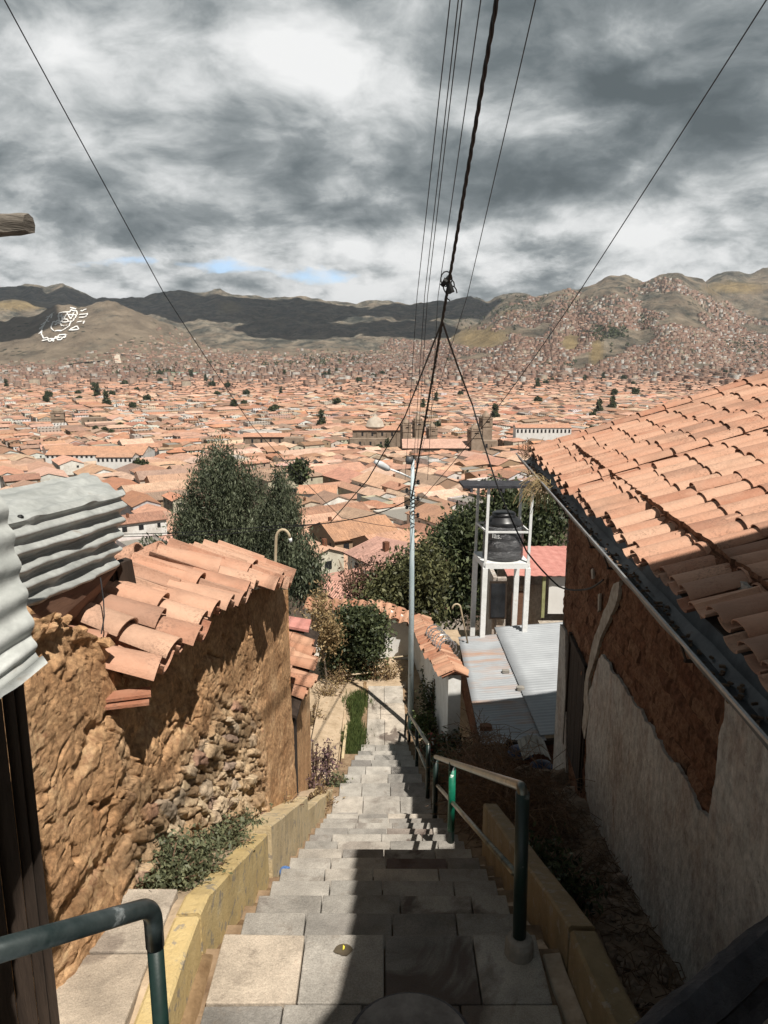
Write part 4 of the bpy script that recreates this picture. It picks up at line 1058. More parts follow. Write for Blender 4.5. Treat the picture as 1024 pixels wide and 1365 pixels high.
# ---- corrugated shed, water stand, house with faded red roof
def rust_sheet_mat(name, rust):
    m, nt, p = new_mat(name); k = NT(nt); co = k.pos()
    n = k.noise(co, 1.5, 5, 0.6)
    c = k.ramp(n, [(0.3, (0.25, 0.262, 0.275)), (0.7, (0.34, 0.355, 0.37))])
    if rust:
        st = k.noise(k.mapping(co, (0.45, 2.2, 1), loc=(0.3, 2.2, 0)), 0.8, 5, 0.6)
        c = k.mix(k.ramp(st, [(0.50, 0.0), (0.62, 0.9)]), c, (0.34, 0.2, 0.13))
    nt.links.new(c, p.inputs['Base Color']); p.inputs['Roughness'].default_value = 0.6; p.inputs['Metallic'].default_value = 0.1
    return m
def shed():
    t = thing('corrugated_shed', 'low shed roofed with pale corrugated sheets below the tiled house', 'shed', (2.6, 13.4, -8.0))
    def P(x, y): return Vector((x, y, -6.2 + 0.085 * (x - 1.55) + 0.02 * (y - 11.2)))
    def sheet(x0, x1, y0, y1, amp, n, dz, skew, name, m):
        mb = MB(); rows = []
        N = n * 6
        for i in range(N + 1):
            y = lerp(y0, y1, i / N); row = []
            for q in range(9):
                x = lerp(x0 + skew * (y - y0), x1 + skew * (y - y0) * 1.3, q / 8)
                p = P(x, y); p.z += dz + amp * math.sin(2 * math.pi * i / 6) + 0.008 * nz(x, y, 0, 1.1); row.append(p)
            rows.append(row)
        mb.sheet(rows, (0, 0, -1), -0.002); return mb.build(name, m, t, smooth=True)
    sheet(1.54, 2.58, 11.15, 15.55, 0.010, 52, 0.0, 0.012, 'roof_sheet', rust_sheet_mat('rust_streaked_sheet', True))
    o = sheet(2.5, 4.3, 11.25, 15.85, 0.014, 46, 0.035, -0.02, 'roof_sheet', rust_sheet_mat('pale_zinc_sheet_clean', False))
    mb = MB(); mb.box((1.72, 13.35, -7.35), (0.14, 4.1, 2.2)); mb.box((3.2, 11.35, -7.35), (2.9, 0.14, 2.2)); mb.box((3.0, 15.4, -7.4), (2.7, .14, 2.2)); mb.build('wall', M['adobe_dark'], t)
    mb = MB(); mb.beam(P(1.58, 11.2) - Vector((0, 0, .06)), P(1.64, 15.5) - Vector((0, 0, .06)), 0.06, 0.08); mb.beam(P(1.56, 11.22) - Vector((0, 0, .07)), P(3.4, 11.22) - Vector((0, 0, .07)), 0.06, 0.08); mb.build('roof_beam', M['dark_wood'], t)
    for u, v, s, lab in ((674, 858 + 40, 0.09, 'small stone lying near the seam of the corrugated roof'), (694, 921, 0.1, 'dark stone on the corrugated roof at the edge of the shadow'), (648, 966, 0.13, 'broken brick on the shaded part of the corrugated roof')):
        q = PZ(u, v, -6.1); p = P(q.x, q.y); import bmesh
        bm = bmesh.new(); bmesh.ops.create_cube(bm, size=s); bmesh.ops.subdivide_edges(bm, edges=bm.edges[:], cuts=2, use_grid_fill=True)
        for v_ in bm.verts: v_.co.z *= 0.5; v_.co.x *= 1.4; v_.co *= 1 + 0.25 * noise.noise(v_.co * 14 + p)
        mb = MB(); mb.add([v_.co + p + Vector((0, 0, 0.04)) for v_ in bm.verts], [[w.index for w in f.verts] for f in bm.faces]); bm.free()
        tag(mb.build('stone', M['adobe_dark'] if 'brick' in lab else M['concrete'], None, origin=p), lab, 'stone')
    # bent pipe standing at the far left corner
    b = P(1.76, 15.2); pts = [b, b + Vector((-0.16, 0.0, 0.75))]
    for i in range(1, 8):
        an = math.pi * i / 7; pts.append(pts[1] + Vector((-0.09 + 0.09 * math.cos(an), 0, 0.11 * math.sin(an))))
    mb = MB(); mb.tube(pts, 0.018, 8)
    tag(mb.build('bent_pipe', M['beige_steel'], None, origin=b, smooth=True), 'beige bent vent pipe on the far corner of the corrugated roof', 'pipe')
shed()
def water_stand():
    zp = -4.5
    t = thing('water_stand', 'tall white steel stand with a flat dark canopy holding the water tank', 'water stand', (2.55, 16.2, -7.8))
    C = [PD(647, 752, 16.1), PD(704, 754, 16.1), PD(690, 742, 16.95), PD(634, 738, 16.95)]
    C = [Vector((c.x, c.y, zp)) for c in C]
    for i, c in enumerate(C):
        mb = MB(); mb.beam((c.x - 0.05, c.y, -8.2), (c.x, c.y, zp - 0.05), 0.105, 0.105, (0, 1, 0)); mb.build('leg', M['white_steel'], t)
        mb = MB(); mb.beam((c.x, c.y, zp), (c.x + 0.03, c.y, -2.84), 0.055, 0.055, (0, 1, 0)); mb.build('post', M['white_steel'], t)
    mb = MB()
    for i in range(4):
        a, b = C[i], C[(i + 1) % 4]; mb.beam(a, b, 0.09, 0.12)
    mb.build('platform_frame', M['white_steel'], t)
    mb = MB(); mb.hexa([c + Vector((0, 0, 0.02)) for c in C] + [c + Vector((0, 0, 0.062)) for c in C]); mb.build('platform', M['white_steel'], t)
    mb = MB()
    for i in range(4):
        a, b = C[i] + Vector((.01, 0, 0.72)), C[(i + 1) % 4] + Vector((.01, 0, 0.72)); mb.beam(a, b, 0.03, 0.04)
    mb.build('guard_bar', M['white_steel'], t)
    mb = MB(); q = [C[0] + Vector((-.5, -.1, 0)), C[1] + Vector((.22, -.1, 0)), C[2] + Vector((.22, .05, 0)), C[3] + Vector((-.4, .05, 0))]
    q = [Vector((c.x, c.y, -2.84 - .06 * (i > 1))) for i, c in enumerate(q)]; mb.hexa(q + [c + Vector((0, 0, 0.05)) for c in q])
    for f in (0.1, 0.5, 0.9): mb.beam(q[0].lerp(q[1], f) - Vector((0, 0.05, .04)), q[3].lerp(q[2], f) - Vector((0, 0, .04)), 0.05, 0.07)
    mb.build('canopy', M['charred_wood'], t)
    cx, cy = sum(c.x for c in C) / 4 + 0.02, sum(c.y for c in C) / 4
    k = thing('water_tank', 'black plastic water tank wrapped in film on the white stand', 'water tank', (cx, cy, zp + 0.065))
    z0 = zp + 0.065
    mb = MB(); mb.lathe((cx, cy, z0), [(0.40, 0), (0.43, 0.03), (0.43, 0.2), (0.418, 0.22), (0.43, 0.24), (0.43, 0.42), (0.418, 0.44), (0.43, 0.46), (0.43, 0.66), (0.41, 0.74)], 32); mb.build('wrapped_body', M['wrap'], k, smooth=True)
    mb = MB(); mb.lathe((cx, cy, z0), [(0.412, 0.735), (0.36, 0.84), (0.25, 0.9), (0.24, 0.92)], 32); mb.build('shoulder', M['black_plastic'], k, smooth=True)
    mb = MB(); mb.lathe((cx, cy, z0), [(0.24, 0.9), (0.255, 0.93), (0.255, 0.97), (0.22, 0.995)], 24); mb.build('lid', M['black_plastic'], k, smooth=True)
    c = bpy.data.curves.new('lettering', 'FONT'); c.body = 'las.'; c.size = 0.17; c.extrude = 0.002
    o = bpy.data.objects.new('lettering_text', c); COL.objects.link(o); dg = bpy.context.evaluated_depsgraph_get()
    me = bpy.data.meshes.new_from_object(o.evaluated_get(dg)); bpy.data.objects.remove(o); me.materials.clear()
    o = link('lettering', me, M['white_steel'], k)
    o.location = (-0.30, -0.42, 0.53); o.rotation_euler = (R(90), 0, R(-28))
water_stand()
def red_roof_house():
    t = thing('small_house', 'small white house with a faded red sheet roof behind the water stand', 'house', (3.9, 19, -8.3))
    a, b = PY(676, 766, 17.8), PY(749, 767, 17.8); z = a.z
    mb = MB(); rows = []
    for i in range(60):
        x = lerp(a.x, a.x + 3.4, i / 59); rows.append([(x, y, z + 0.012 * (i % 4 in (1, 2)) + 0.02 * (y - 17.8)) for y in (17.7, 18.5, 19.3, 20.3)])
    mb.sheet(rows, (0, 0, 1), 0.01); mb.build('roof', M['pink_metal'], t)
    mb = MB()
    xl = a.x + 0.02
    mb.box((xl - 0.30, 18.9, -6.9), (0.1, 2.3, 2.9)); mb.box((4.9, 20.2, -6.9), (3.6, .12, 2.8)); mb.box((6.6, 19, -6.9), (0.12, 2.4, 2.8))
    mb.box((xl - .15, 17.75, -6.7), (0.22, 0.14, 2.5))
    mb.build('wall', M['plaster'], t)
    w = MB(); p = PY(738, 793, 17.9); w.box((p.x + 0.3, 17.9, p.z), (0.85, 0.06, 0.95)); w.build('panel', M['white_wall_far'], t)
    w = MB(); p = PY(724, 795, 17.85); w.box((p.x, 17.82, p.z), (0.075, 0.08, 1.05)); w.build('post', mat_basic('mossy_post', (0.2, 0.2, 0.09), (0.3, 0.3, 0.15), 6, 0.8, 0.1), t)
    w = MB(); p = PY(706, 800, 18.6); w.box((p.x, 18.9, -6.6), (0.75, 0.05, 1.2)); w.build('inner_wall', M['plaster'], t)
    w = MB(); p = PY(665, 800, 17.6); w.box((p.x - 0.02, 17.6, p.z), (0.42, 0.05, 0.95)); fr = w.build('window', M['dark_wood'], t)
    w = MB(); w.box((p.x - 0.02, 17.57, p.z), (0.34, 0.02, 0.85)); w.build('pane', M['glass'], fr)
    w = MB(); p = PY(690, 812, 18.1); w.box((p.x, 18.0, p.z), (0.34, 0.05, 1.0)); w.build('door', M['brown_wood'], t)
    w = MB(); p = PY(735, 838, 17.5); w.box((p.x + .3, 17.55, p.z - .3), (1.2, 0.2, 0.9)); w.build('low_wall', M['filler'], t)
red_roof_house()
def tiled_wall(name, label, pts, th, zdrop, tilelen, n, seed):
    t = thing('garden_wall', label, 'wall', (pts[0][0], pts[0][1], pts[0][2] - zdrop))
    P = [Vector(p) for p in pts]; mb = MB()
    for a, b in zip(P, P[1:]):
        d = (b - a); s = Vector((-d.y, d.x, 0)).normalized() * th / 2
        lo = Vector((0, 0, -zdrop))
        mb.hexa([a - s + lo, b - s + lo, b + s + lo, a + s + lo, a - s, b - s, b + s, a + s])
    mb.build('wall', M['white_plaster'], t)
    mb = MB(); T = []; r = random.Random(seed)
    for a, b in zip(P, P[1:]):
        L = (b - a).length; k = max(2, int(L / 0.2)); d = (b - a).normalized(); s = Vector((-d.y, d.x, 0)).normalized()
        for i in range(k):
            c = a.lerp(b, (i + .5) / k) + Vector((0, 0, 0.1 + r.gauss(0, .01)))
            for sg in (-1, 1):
                out = s * sg; up = (Vector((0, 0, 1)) + out * 0.5).normalized()
                tile(mb, c - out * 0.02, c + out * (tilelen + r.gauss(0, .02)) + Vector((0, 0, -tilelen * 0.5)), up, 0.08, 0.1, 0.014, True, 6, T, (r.random(), 0, 0), 0.75)
                c2 = c + d * 0.1; tile(mb, c2 - out * 0.02 - Vector((0, 0, .0)), c2 + out * tilelen + Vector((0, 0, -tilelen * 0.5)), up, 0.09, 0.08, 0.014, False, 5, T, (r.random(), 0, 0), 0.7)
    o = mb.build('tile_coping', M['tile_old'], t); tint_attr(o, T); smooth_tiles(o)
tiled_wall('w', 'whitewashed garden wall with tile coping across the end of the path', [(-1.9, 17.8, -6.1), (0.0, 17.5, -6.1), (0.72, 17.3, -6.32)], 0.25, 3.2, 0.34, 20, 3)
tiled_wall('w', 'whitewashed wall with tile coping stepping along the right of the lamp post', [(0.82, 17.2, -6.3), (1.0, 14.8, -6.0), (1.22, 12.35, -5.55)], 0.22, 2.6, 0.24, 20, 4)
def razor_wire():
    mb = MB(); r = random.Random(6); pts = []
    a, b = PY(578, 843, 15.3), PY(600, 868, 13.6)
    for i in range(170):
        f = i / 169; an = f * 2 * math.pi * 7
        pts.append(a.lerp(b, f) + Vector((0.17 * math.cos(an), 0.03 * math.sin(an * .5), 0.17 * math.sin(an))))
    mb.tube(pts, 0.011, 4)
    for i in range(0, 168, 3):
        p = pts[i]; mb.box(p, (0.05, 0.01, 0.03), r.uniform(0, 3))
    tag(mb.build('razor_wire', M['gutter_edge'], None, origin=b), 'coil of grey razor wire on the garden wall beside the corrugated roof', 'razor wire')
razor_wire()
def small_left_house():
    t = thing('low_house', 'low adobe building with a worn clay tile roof just past the adobe wall', 'house', (-1.2, 8.2, -5.4))
    ex = lambda y: -0.80 + 0.02 * (y - 7.0)
    up = Vector((-1, 0, 0.42)).normalized(); nn = Vector((0.39, 0, 0.92)).normalized()
    tiled('roof', Vector((ex(7.0), 7.32, -3.58)), 7, Vector((0.0, 0.2, 0.0)), up, nn, 3, 0.28, 0.38, 0.075, 0.095, t, M['tile_old'], 41, 1.5)
    mb = MB(); mb.hexa([(-1.9, 6.9, -5.6), (-0.98, 6.95, -5.6), (-0.95, 9.1, -6.4), (-1.9, 9.1, -6.4), (-1.9, 6.9, -3.15), (-0.98, 6.95, -3.5), (-0.95, 9.1, -3.5), (-1.9, 9.1, -3.15)]); wl = mb.build('wall', M['adobe'], t)
    wl.data.attributes.new('tint', 'FLOAT_VECTOR', 'FACE')
    mb = MB(); mb.hexa([(-1.9, 6.9, -3.12), (-.85, 6.9, -3.56), (-.82, 9.15, -3.56), (-1.9, 9.15, -3.12), (-1.9, 6.9, -3.09), (-.85, 6.9, -3.53), (-.82, 9.15, -3.53), (-1.9, 9.15, -3.09)]); mb.build('roof_deck', M['dark_wood'], t)
    mb = MB(); mb.box((-0.955, 7.35, -4.6), (0.03, 0.5, 1.5)); mb.build('door', M['dark_wood'], t)
    q = PY(398, 823, 6.85)
    mb = MB(); mb.hexa([q + Vector(c) for c in ((-.25, -.05, -.06), (0.1, -.08, -.12), (.1, .2, -.12), (-.25, .2, -.06), (-.25, -.05, -.035), (0.1, -.08, -.095), (.1, .2, -.095), (-.25, .2, -.035))])
    o = tag(mb.build('awning_sheet', M['pink_metal'], None, origin=q), 'small faded pink metal sheet sticking out past the end of the adobe wall', 'awning')
    mb = MB(); mb.beam(q + Vector((-.25, .05, -.1)), q + Vector((.05, .05, -.15)), .04, .05); mb.build('support', M['dark_wood'], o).location = (0, 0, 0)
small_left_house()
def scrap():
    for pts, m, n, lab, cat in (
        ([(-.2, -.2, 0), (.2, -.2, .02), (.22, .25, .12), (-.18, .25, .1)], 'grey_wood', 'plank', 'short grey plank leaning at the shed edge in the junk heap', 'plank'),):
        c = PY(668, 1005, 10.6); mb = MB(); mb.beam(c + Vector((-.05, 0, -.1)), c + Vector((.03, .1, .12)), 0.13, 0.03)
        tag(mb.build('plank', M[m], None, origin=c), lab, cat)
    c = PY(692, 992, 10.7); mb = MB(); mb.beam(c + Vector((-.18, 0, .04)), c + Vector((.12, .05, -.02)), 0.07, 0.05)
    tag(mb.build('plank', M['dark_wood'], None, origin=c), 'dark plank lying on top of the junk heap', 'plank')
    c = PY(712, 1000, 10.2); mb = MB(); rows = []
    for i in range(19):
        x = -.2 + .4 * i / 18; rows.append([c + Vector((x, y, 0.1 - x * x * 2.6 + 0.012 * math.sin(i * 2.1) + .05 * y)) for y in (-.25, 0, .25)])
    mb.sheet(rows, (0, 0, 1), 0.006); tag(mb.build('bent_sheet', M['concrete'], None, origin=c), 'pale arched offcut of roofing sheet beside the dark door', 'roofing sheet')
    for u, v, y, s, lab in ((694, 1003, 10.5, .2, 'dark blue tarp bundle under the dark plank'), (722, 1022, 10.0, .17, 'dark blue tarp bundle under the arched roofing sheet')):
        c = PY(u, v, y); mb = MB(); rows = []
        for i in range(15):
            rows.append([c + Vector((s * math.sin(math.pi * i / 14) * math.cos(q * .45) * (1 + .25 * nz(i, q, 1, .6)), s * .8 * math.sin(math.pi * i / 14) * math.sin(q * .45) * (1 + .2 * nz(i, q, 4, .6)), s * .5 * math.cos(math.pi * i / 14))) for q in range(15)])
        mb.grid(rows); tag(mb.build('tarp_bundle', M['tarp'], None, origin=c), lab, 'tarp')
    c = PY(708, 1052, 8.6)
    t = thing('rubble_stub', 'low stub of crumbling adobe wall crossing the dirt by the dark door', 'wall', (1.75, 8.2, -5.2))
    mb = MB(); rows = []
    for i in range(30):
        x = lerp(1.18, 2.2, i / 29); row = []
        for q in range(13):
            an = math.pi * q / 12; w = 0.17 + 0.03 * fbm(x, q, 2, 3, 3)
            row.append((x, 8.1 - math.cos(an) * w + 0.0 * x, -5.35 + max(0, math.sin(an)) ** 0.5 * (0.52 + 0.05 * fbm(x, q * .2, 0, 5, 3)) + 0.02 * fbm(x * 3, q, 1, 4, 3)))
        rows.append(row)
    mb.grid(rows); mb.add([r_ for r_ in rows[0]], [tuple(range(13))])
    mb.build('adobe_mass', M['soil'], t)
scrap()
def litter():
    z = stair_z(4.6)
    for u, v, m, s, lab in ((376, 1138, 'litter_blue', .05, 'crumpled blue plastic bag lying against the curb'), (371, 1131, 'litter_yellow', .04, 'yellow wrapper lying against the curb'), (369, 1155, 'litter_white', .035, 'scrap of white plastic at the foot of the curb')):
        p = PY(u, v, 5.0); p.z = stair_z(p.y) + .03; mb = MB(); rows = []
        p.x = max(p.x, pl(XL, p.y) + .06)
        for i in range(10):
            rows.append([p + Vector((s * math.sin(math.pi * i / 9) * math.cos(q * .7) * (1 + .5 * nz(i, q, s * 90, .9)), s * math.sin(math.pi * i / 9) * math.sin(q * .7), s * .7 * math.cos(math.pi * i / 9) * (1 + .3 * nz(i, q, 3, .8)))) for q in range(10)])
        mb.grid(rows); tag(mb.build('litter', M[m], None, origin=p), lab, 'litter')
    p = PZ(458, 1266, -2.757); mb = MB(); r = random.Random(3)
    mb.add([p + Vector((.045 * math.cos(a) * (1 + .3 * nz(a, 0, 3, 1.3)), .035 * math.sin(a) * (1 + .3 * nz(a, 4, 3, 1.3)), 0)) for a in [i * .42 for i in range(15)]], [tuple(range(15))])
    mb.mi = 1
    mb.add([p + Vector(c) for c in ((-.003, -.01, .006), (.006, -.006, .01), (.006, .012, .008), (-.003, .018, .011))], [(0, 1, 2, 3)])
    o = mb.build('squashed_fruit', [mat_basic('fruit_stain', (0.06, 0.045, 0.03), (0.1, 0.08, 0.05), 20, 0.7, 0), M['litter_yellow']], None, origin=p)
    tag(o, 'squashed brown fruit with a yellow peel on the near landing', 'litter')
litter()
# ================================================================== VEGETATION
def trunk_mesh(t, pts, r0, r1, limbs=()):
    mb = MB(); mb.tube(pts, r0, 8, r2=r1)
    for a, b, q in limbs: mb.tube([a, Vector(a).lerp(Vector(b), .5) + Vector((0, 0, .1)), b], q, 6, r2=q * 0.35)
    mb.build('trunk', M['bark'], t, smooth=True)
def big_tree(name, label, base, shape, n_cl, per, r, leaf, mat, stretch=(1, 1, 1), droop=0.3, seed=1, aspect=0.4, cat='tree', trunk_r=0.25, group=None):
    t = thing(name, label, cat, base, group=group)
    g = np.random.default_rng(seed); b = Vector(base)
    top = max(shape, key=lambda s: s[0][2]); tc = Vector(top[0])
    limbs = []
    for c, rad in shape:
        c = Vector(c); f = 0.35 + 0.4 * g.random(); st = b.lerp(tc, f)
        limbs.append((st, c, trunk_r * 0.4))
        for _ in range(4):
            v = Vector(g.normal(size=3)); v.normalize(); limbs.append((c - Vector((0, 0, rad[2] * .3)), c + Vector((v.x * rad[0], v.y * rad[1], v.z * rad[2])) * 0.8, trunk_r * 0.16))
    trunk_mesh(t, [b, b.lerp(tc, .35) + Vector((0.1, 0, 0)), b.lerp(tc, .7), tc], trunk_r, trunk_r * 0.2, limbs)
    C, T = clumps(shape, n_cl, per, r, g, stretch)
    leaves_mesh('crown', C, leaf, M[mat], t, aspect=aspect, droop=droop, seed=seed + 5, tint=T)
    return t
def E(u, v, y, ru, rv, ry):
    """ellipsoid given by its picture outline at distance y -> centre, radii"""
    c = PY(u, v, y); D = proj(c)[2]; k = D / FPX
    return ((c.x, c.y, c.z), (ru * k, ry, rv * k))
Yt = 46.0
big_tree('eucalyptus_tree', 'tallest dark eucalyptus with a rounded top and drooping foliage', (PY(295, 760, Yt).x, Yt, -24),
         [E(292, 640, Yt, 38, 38, 2.2), E(300, 690, Yt, 52, 55, 2.8), E(278, 720, Yt, 46, 46, 2.4), E(325, 730, Yt, 46, 46, 2.4), E(256, 672, Yt, 20, 34, 1.5), E(250, 712, Yt, 20, 40, 1.4), E(300, 760, Yt, 66, 34, 2.6), E(294, 622, Yt, 26, 20, 1.4), E(330, 655, Yt, 20, 34, 1.5)],
         430, 120, 0.36, 0.21, 'leaf_euc', (0.75, 0.75, 1.7), 1.3, 11, 0.3)
big_tree('eucalyptus_tree', 'shorter narrow topped eucalyptus right of the tallest one', (PY(375, 760, Yt).x, Yt - 2, -24),
         [E(374, 656, Yt - 2, 15, 30, 1.2), E(376, 690, Yt - 2, 30, 36, 1.8), E(358, 722, Yt - 2, 30, 44, 2.0), E(388, 728, Yt - 2, 24, 40, 1.8), E(372, 758, Yt - 2, 36, 28, 2)],
         230, 120, 0.34, 0.20, 'leaf_euc', (0.75, 0.75, 1.7), 1.3, 12, 0.3)
big_tree('eucalyptus_tree', 'small eucalyptus spray showing right of the cane lamp', (PY(408, 790, 36).x, 36, -19),
         [E(410, 748, 36, 16, 18, .9), E(404, 778, 36, 22, 22, 1.1), E(418, 772, 36, 13, 20, .8)], 90, 55, 0.3, 0.24, 'leaf_euc', (0.8, 0.8, 1.5), 1.2, 13, 0.3, trunk_r=.1)
big_tree('eucalyptus_tree', 'dark leafy tree top between the tin hut and the tallest eucalyptus', (PY(205, 790, 30).x, 30, -16),
         [E(208, 752, 30, 22, 22, 1), E(196, 770, 30, 16, 18, .8), E(224, 770, 30, 20, 18, .8)], 90, 55, 0.26, 0.22, 'leaf_euc', (.8, .8, 1.4), 1.0, 14, 0.32, trunk_r=.1)
Yp = 25.0
big_tree('pepper_tree', 'wide dark leafy tree behind the water stand', (PY(630, 800, Yp).x, Yp, -12),
         [E(610, 740, Yp, 46, 44, 1.6), E(640, 705, Yp, 44, 34, 1.6), E(690, 700, Yp, 46, 42, 1.6), E(730, 705, Yp, 30, 44, 1.3), E(640, 780, Yp, 44, 44, 1.6), E(596, 790, Yp, 30, 46, 1.2), E(672, 664, Yp, 26, 18, 1)],
         420, 60, 0.26, 0.17, 'leaf_dark', (1.1, 1.1, .9), 0.5, 15, 0.45, trunk_r=.2)
big_tree('olive_bush', 'olive green bush left of the lamp post behind the garden wall', (PY(545, 800, 22).x, 22, -11),
         [E(548, 772, 22, 30, 32, .9), E(520, 790, 22, 32, 26, .9), E(570, 755, 22, 18, 30, .8), E(556, 806, 22, 36, 18, .9)], 190, 60, 0.22, 0.15, 'leaf_olive', (1.1, 1.1, .9), 0.4, 16, 0.45, 'bush', .08)
t = big_tree('bare_tree', 'half bare brown tree with thin branches behind the garden wall', (PY(478, 805, 23).x, 23, -11),
         [E(482, 780, 23, 26, 22, .8), E(496, 770, 23, 16, 24, .6)], 70, 26, 0.25, 0.11, 'leaf_brown', (1, 1, 1), 0.3, 17, 0.45, 'tree', .09)
mb = MB(); g = random.Random(4); b = PY(480, 815, 22.8)
for i in range(34):
    e = PY(g.uniform(448, 515), g.uniform(735, 795), 22.8 + g.uniform(-.7, .7)); m_ = b.lerp(e, .5) + Vector((g.gauss(0, .12), 0, g.uniform(0, .2)))
    mb.tube([b, m_, e], 0.025, 4, r2=0.006)
mb.build('branches', M['twig'], t)
big_tree('round_bush', 'dense dark bush in front of the whitewashed wall at the end of the path', (PY(478, 885, 16.2).x, 16.2, -7.9),
         [E(474, 848, 16.2, 33, 30, .6), E(450, 872, 16.2, 20, 26, .5), E(496, 856, 16.2, 16, 24, .5), E(470, 824, 16.2, 18, 16, .4), E(490, 826, 16.2, 14, 14, .4), E(466, 888, 16.2, 36, 14, .4), E(440, 850, 16.2, 10, 12, .3), E(508, 838, 16.2, 8, 10, .25)], 270, 60, 0.12, 0.085, 'leaf_dark', (1, 1, 1), 0.2, 18, 0.55, 'bush', .05)
big_tree('yellow_bush', 'tall yellowish thin leaved bush above the low tiled roof', (PY(428, 870, 15.5).x, 15.5, -7.9),
         [E(430, 815, 15.5, 12, 34, .35), E(420, 840, 15.5, 13, 26, .35), E(442, 845, 15.5, 10, 20, .3)], 80, 40, 0.12, 0.075, 'leaf_dry', (1, 1, 1.5), 0.2, 19, 0.4, 'bush', .03)
# plants beside the path: each grown from its own root
def plant(name, label, p, h, w, n, leaf, mat, seed, stems=9, cat='plant', group=None, flowers=None, lean=0.0, aspect=0.45, droop=0.0, stem_mat='twig'):
    g = np.random.default_rng(seed); t = thing(name, label, cat, p, group=group); p = Vector(p)
    mb = MB(); cs = []
    for i in range(stems):
        a = g.random() * 6.28; rr = w * math.sqrt(g.random()); hh = h * (0.55 + 0.45 * g.random()) * (1 - 0.35 * rr / w)
        top = p + Vector((math.cos(a) * rr + lean * hh, math.sin(a) * rr, hh)); mid = p.lerp(top, .5) + Vector((0, 0, hh * .12))
        mb.tube([p + Vector((math.cos(a), math.sin(a), 0)) * rr * .3, mid, top], 0.004 + 0.004 * h, 4, cap=False)
        k = n // stems
        f = g.random(k) ** 0.7
        q = np.array(p)[None] * 0 + np.stack([np.array(p.lerp(mid, min(1, x * 2)) if x < .5 else mid.lerp(top, x * 2 - 1)) for x in f])
        q += g.normal(size=(k, 3)) * (0.10 * w + 0.05 * h)
        q[:, 2] = np.maximum(q[:, 2], p.z + 0.01)
        cs.append(q)
    mb.build('stems', M[stem_mat], t)
    C = np.concatenate(cs)
    leaves_mesh('foliage', C, leaf, M[mat], t, aspect=aspect, seed=seed, droop=droop)
    if flowers:
        fm, nf = flowers; idx = g.choice(len(C), nf); leaves_mesh('flowers', C[idx] + np.array([0, -.02, .03]), leaf * 1.1, M[fm], t, aspect=0.9, seed=seed + 1)['kind'] = 'stuff'
    return t
def on_verge(y, dx=-0.2): return (pl(XL, y) + dx, y, left_strip_z(y) - 0.03)
GW = 'weeds behind the yellow curb'
plant('weed', 'large grey green leafy weed at the wall foot near the handrail', on_verge(3.45, -0.27), 0.22, 0.24, 2600, 0.028, 'leaf_weed', 1, 26, group=GW)
plant('weed', 'grey green weed spilling toward the yellow curb in the near clump', on_verge(3.72, -0.2), 0.24, 0.2, 2000, 0.028, 'leaf_weed', 2, 20, group=GW)
plant('weed', 'dark weedy tuft halfway along the curb below the stony wall', on_verge(4.35, -0.24), 0.19, 0.22, 1800, 0.028, 'leaf_weed', 3, 18, group=GW)
plant('weed', 'low green weed just before the joint of the yellow curb', on_verge(4.85, -0.22), 0.16, 0.2, 1500, 0.028, 'leaf_weed', 4, 16, group=GW)
plant('weed', 'small green weed on the pale flat curb beside the far wall end', on_verge(5.6, -0.2), 0.12, 0.15, 900, 0.026, 'leaf_weed', 5, 12, group=GW)
plant('dry_weed', 'thin dry stalks against the adobe wall above the weeds', on_verge(4.6, -0.36), 0.42, 0.22, 420, 0.03, 'leaf_dry', 6, 22, group=GW, aspect=.25)
plant('dry_weed', 'short straw clump at the wall foot past the last weed', on_verge(6.2, -0.12), 0.2, 0.2, 300, 0.03, 'leaf_dry', 7, 16, group=GW, aspect=.25)
GP = 'plants along the left of the lower path'
plant('straw_bush', 'bushy straw coloured clump at the bend of the curb', (-0.86, 8.6, -5.75), 0.62, 0.28, 900, 0.05, 'leaf_dry', 8, 30, group=GP, aspect=.3)
plant('purple_weed', 'tall purple leaved weed in front of the low tiled house', (-0.98, 9.6, -6.3), 1.25, 0.2, 800, 0.05, 'leaf_purple', 9, 14, group=GP)
plant('purple_weed', 'shorter purple leaved weed left of the straw clump', (-1.0, 8.7, -5.8), 0.75, 0.22, 600, 0.045, 'leaf_purple', 10, 12, group=GP)
plant('purple_weed', 'purple leaved weed nearest the grass strip', (-0.86, 10.6, -6.6), 0.95, 0.16, 500, 0.05, 'leaf_purple', 30, 10, group=GP)
plant('green_weed', 'rounded blue green weed between the straw clump and the path', (-0.70, 9.6, -6.15), 0.42, 0.2, 800, 0.05, 'leaf_weed', 11, 22, group=GP)
for i, (u, v, y, lab) in enumerate(((436, 905, 14.9, 'dry shrubby weed left of the grass strip by the pipe fence'), (452, 893, 15.6, 'dry weed tuft right under the round bush'), (500, 905, 16.0, 'dry weed behind the pipe rail at the path end'), (518, 900, 15.9, 'yellow dry weed between the path end and the lamp post'), (414, 905, 13.6, 'dry weed behind the purple weed near the low roof'))):
    p = PY(u, v, y); plant('dry_weed', lab, (p.x, y, -7.3), 0.6 + .1 * (i % 3), 0.34, 420, 0.06, 'leaf_dry', 40 + i, 20, group=GP, aspect=.35)
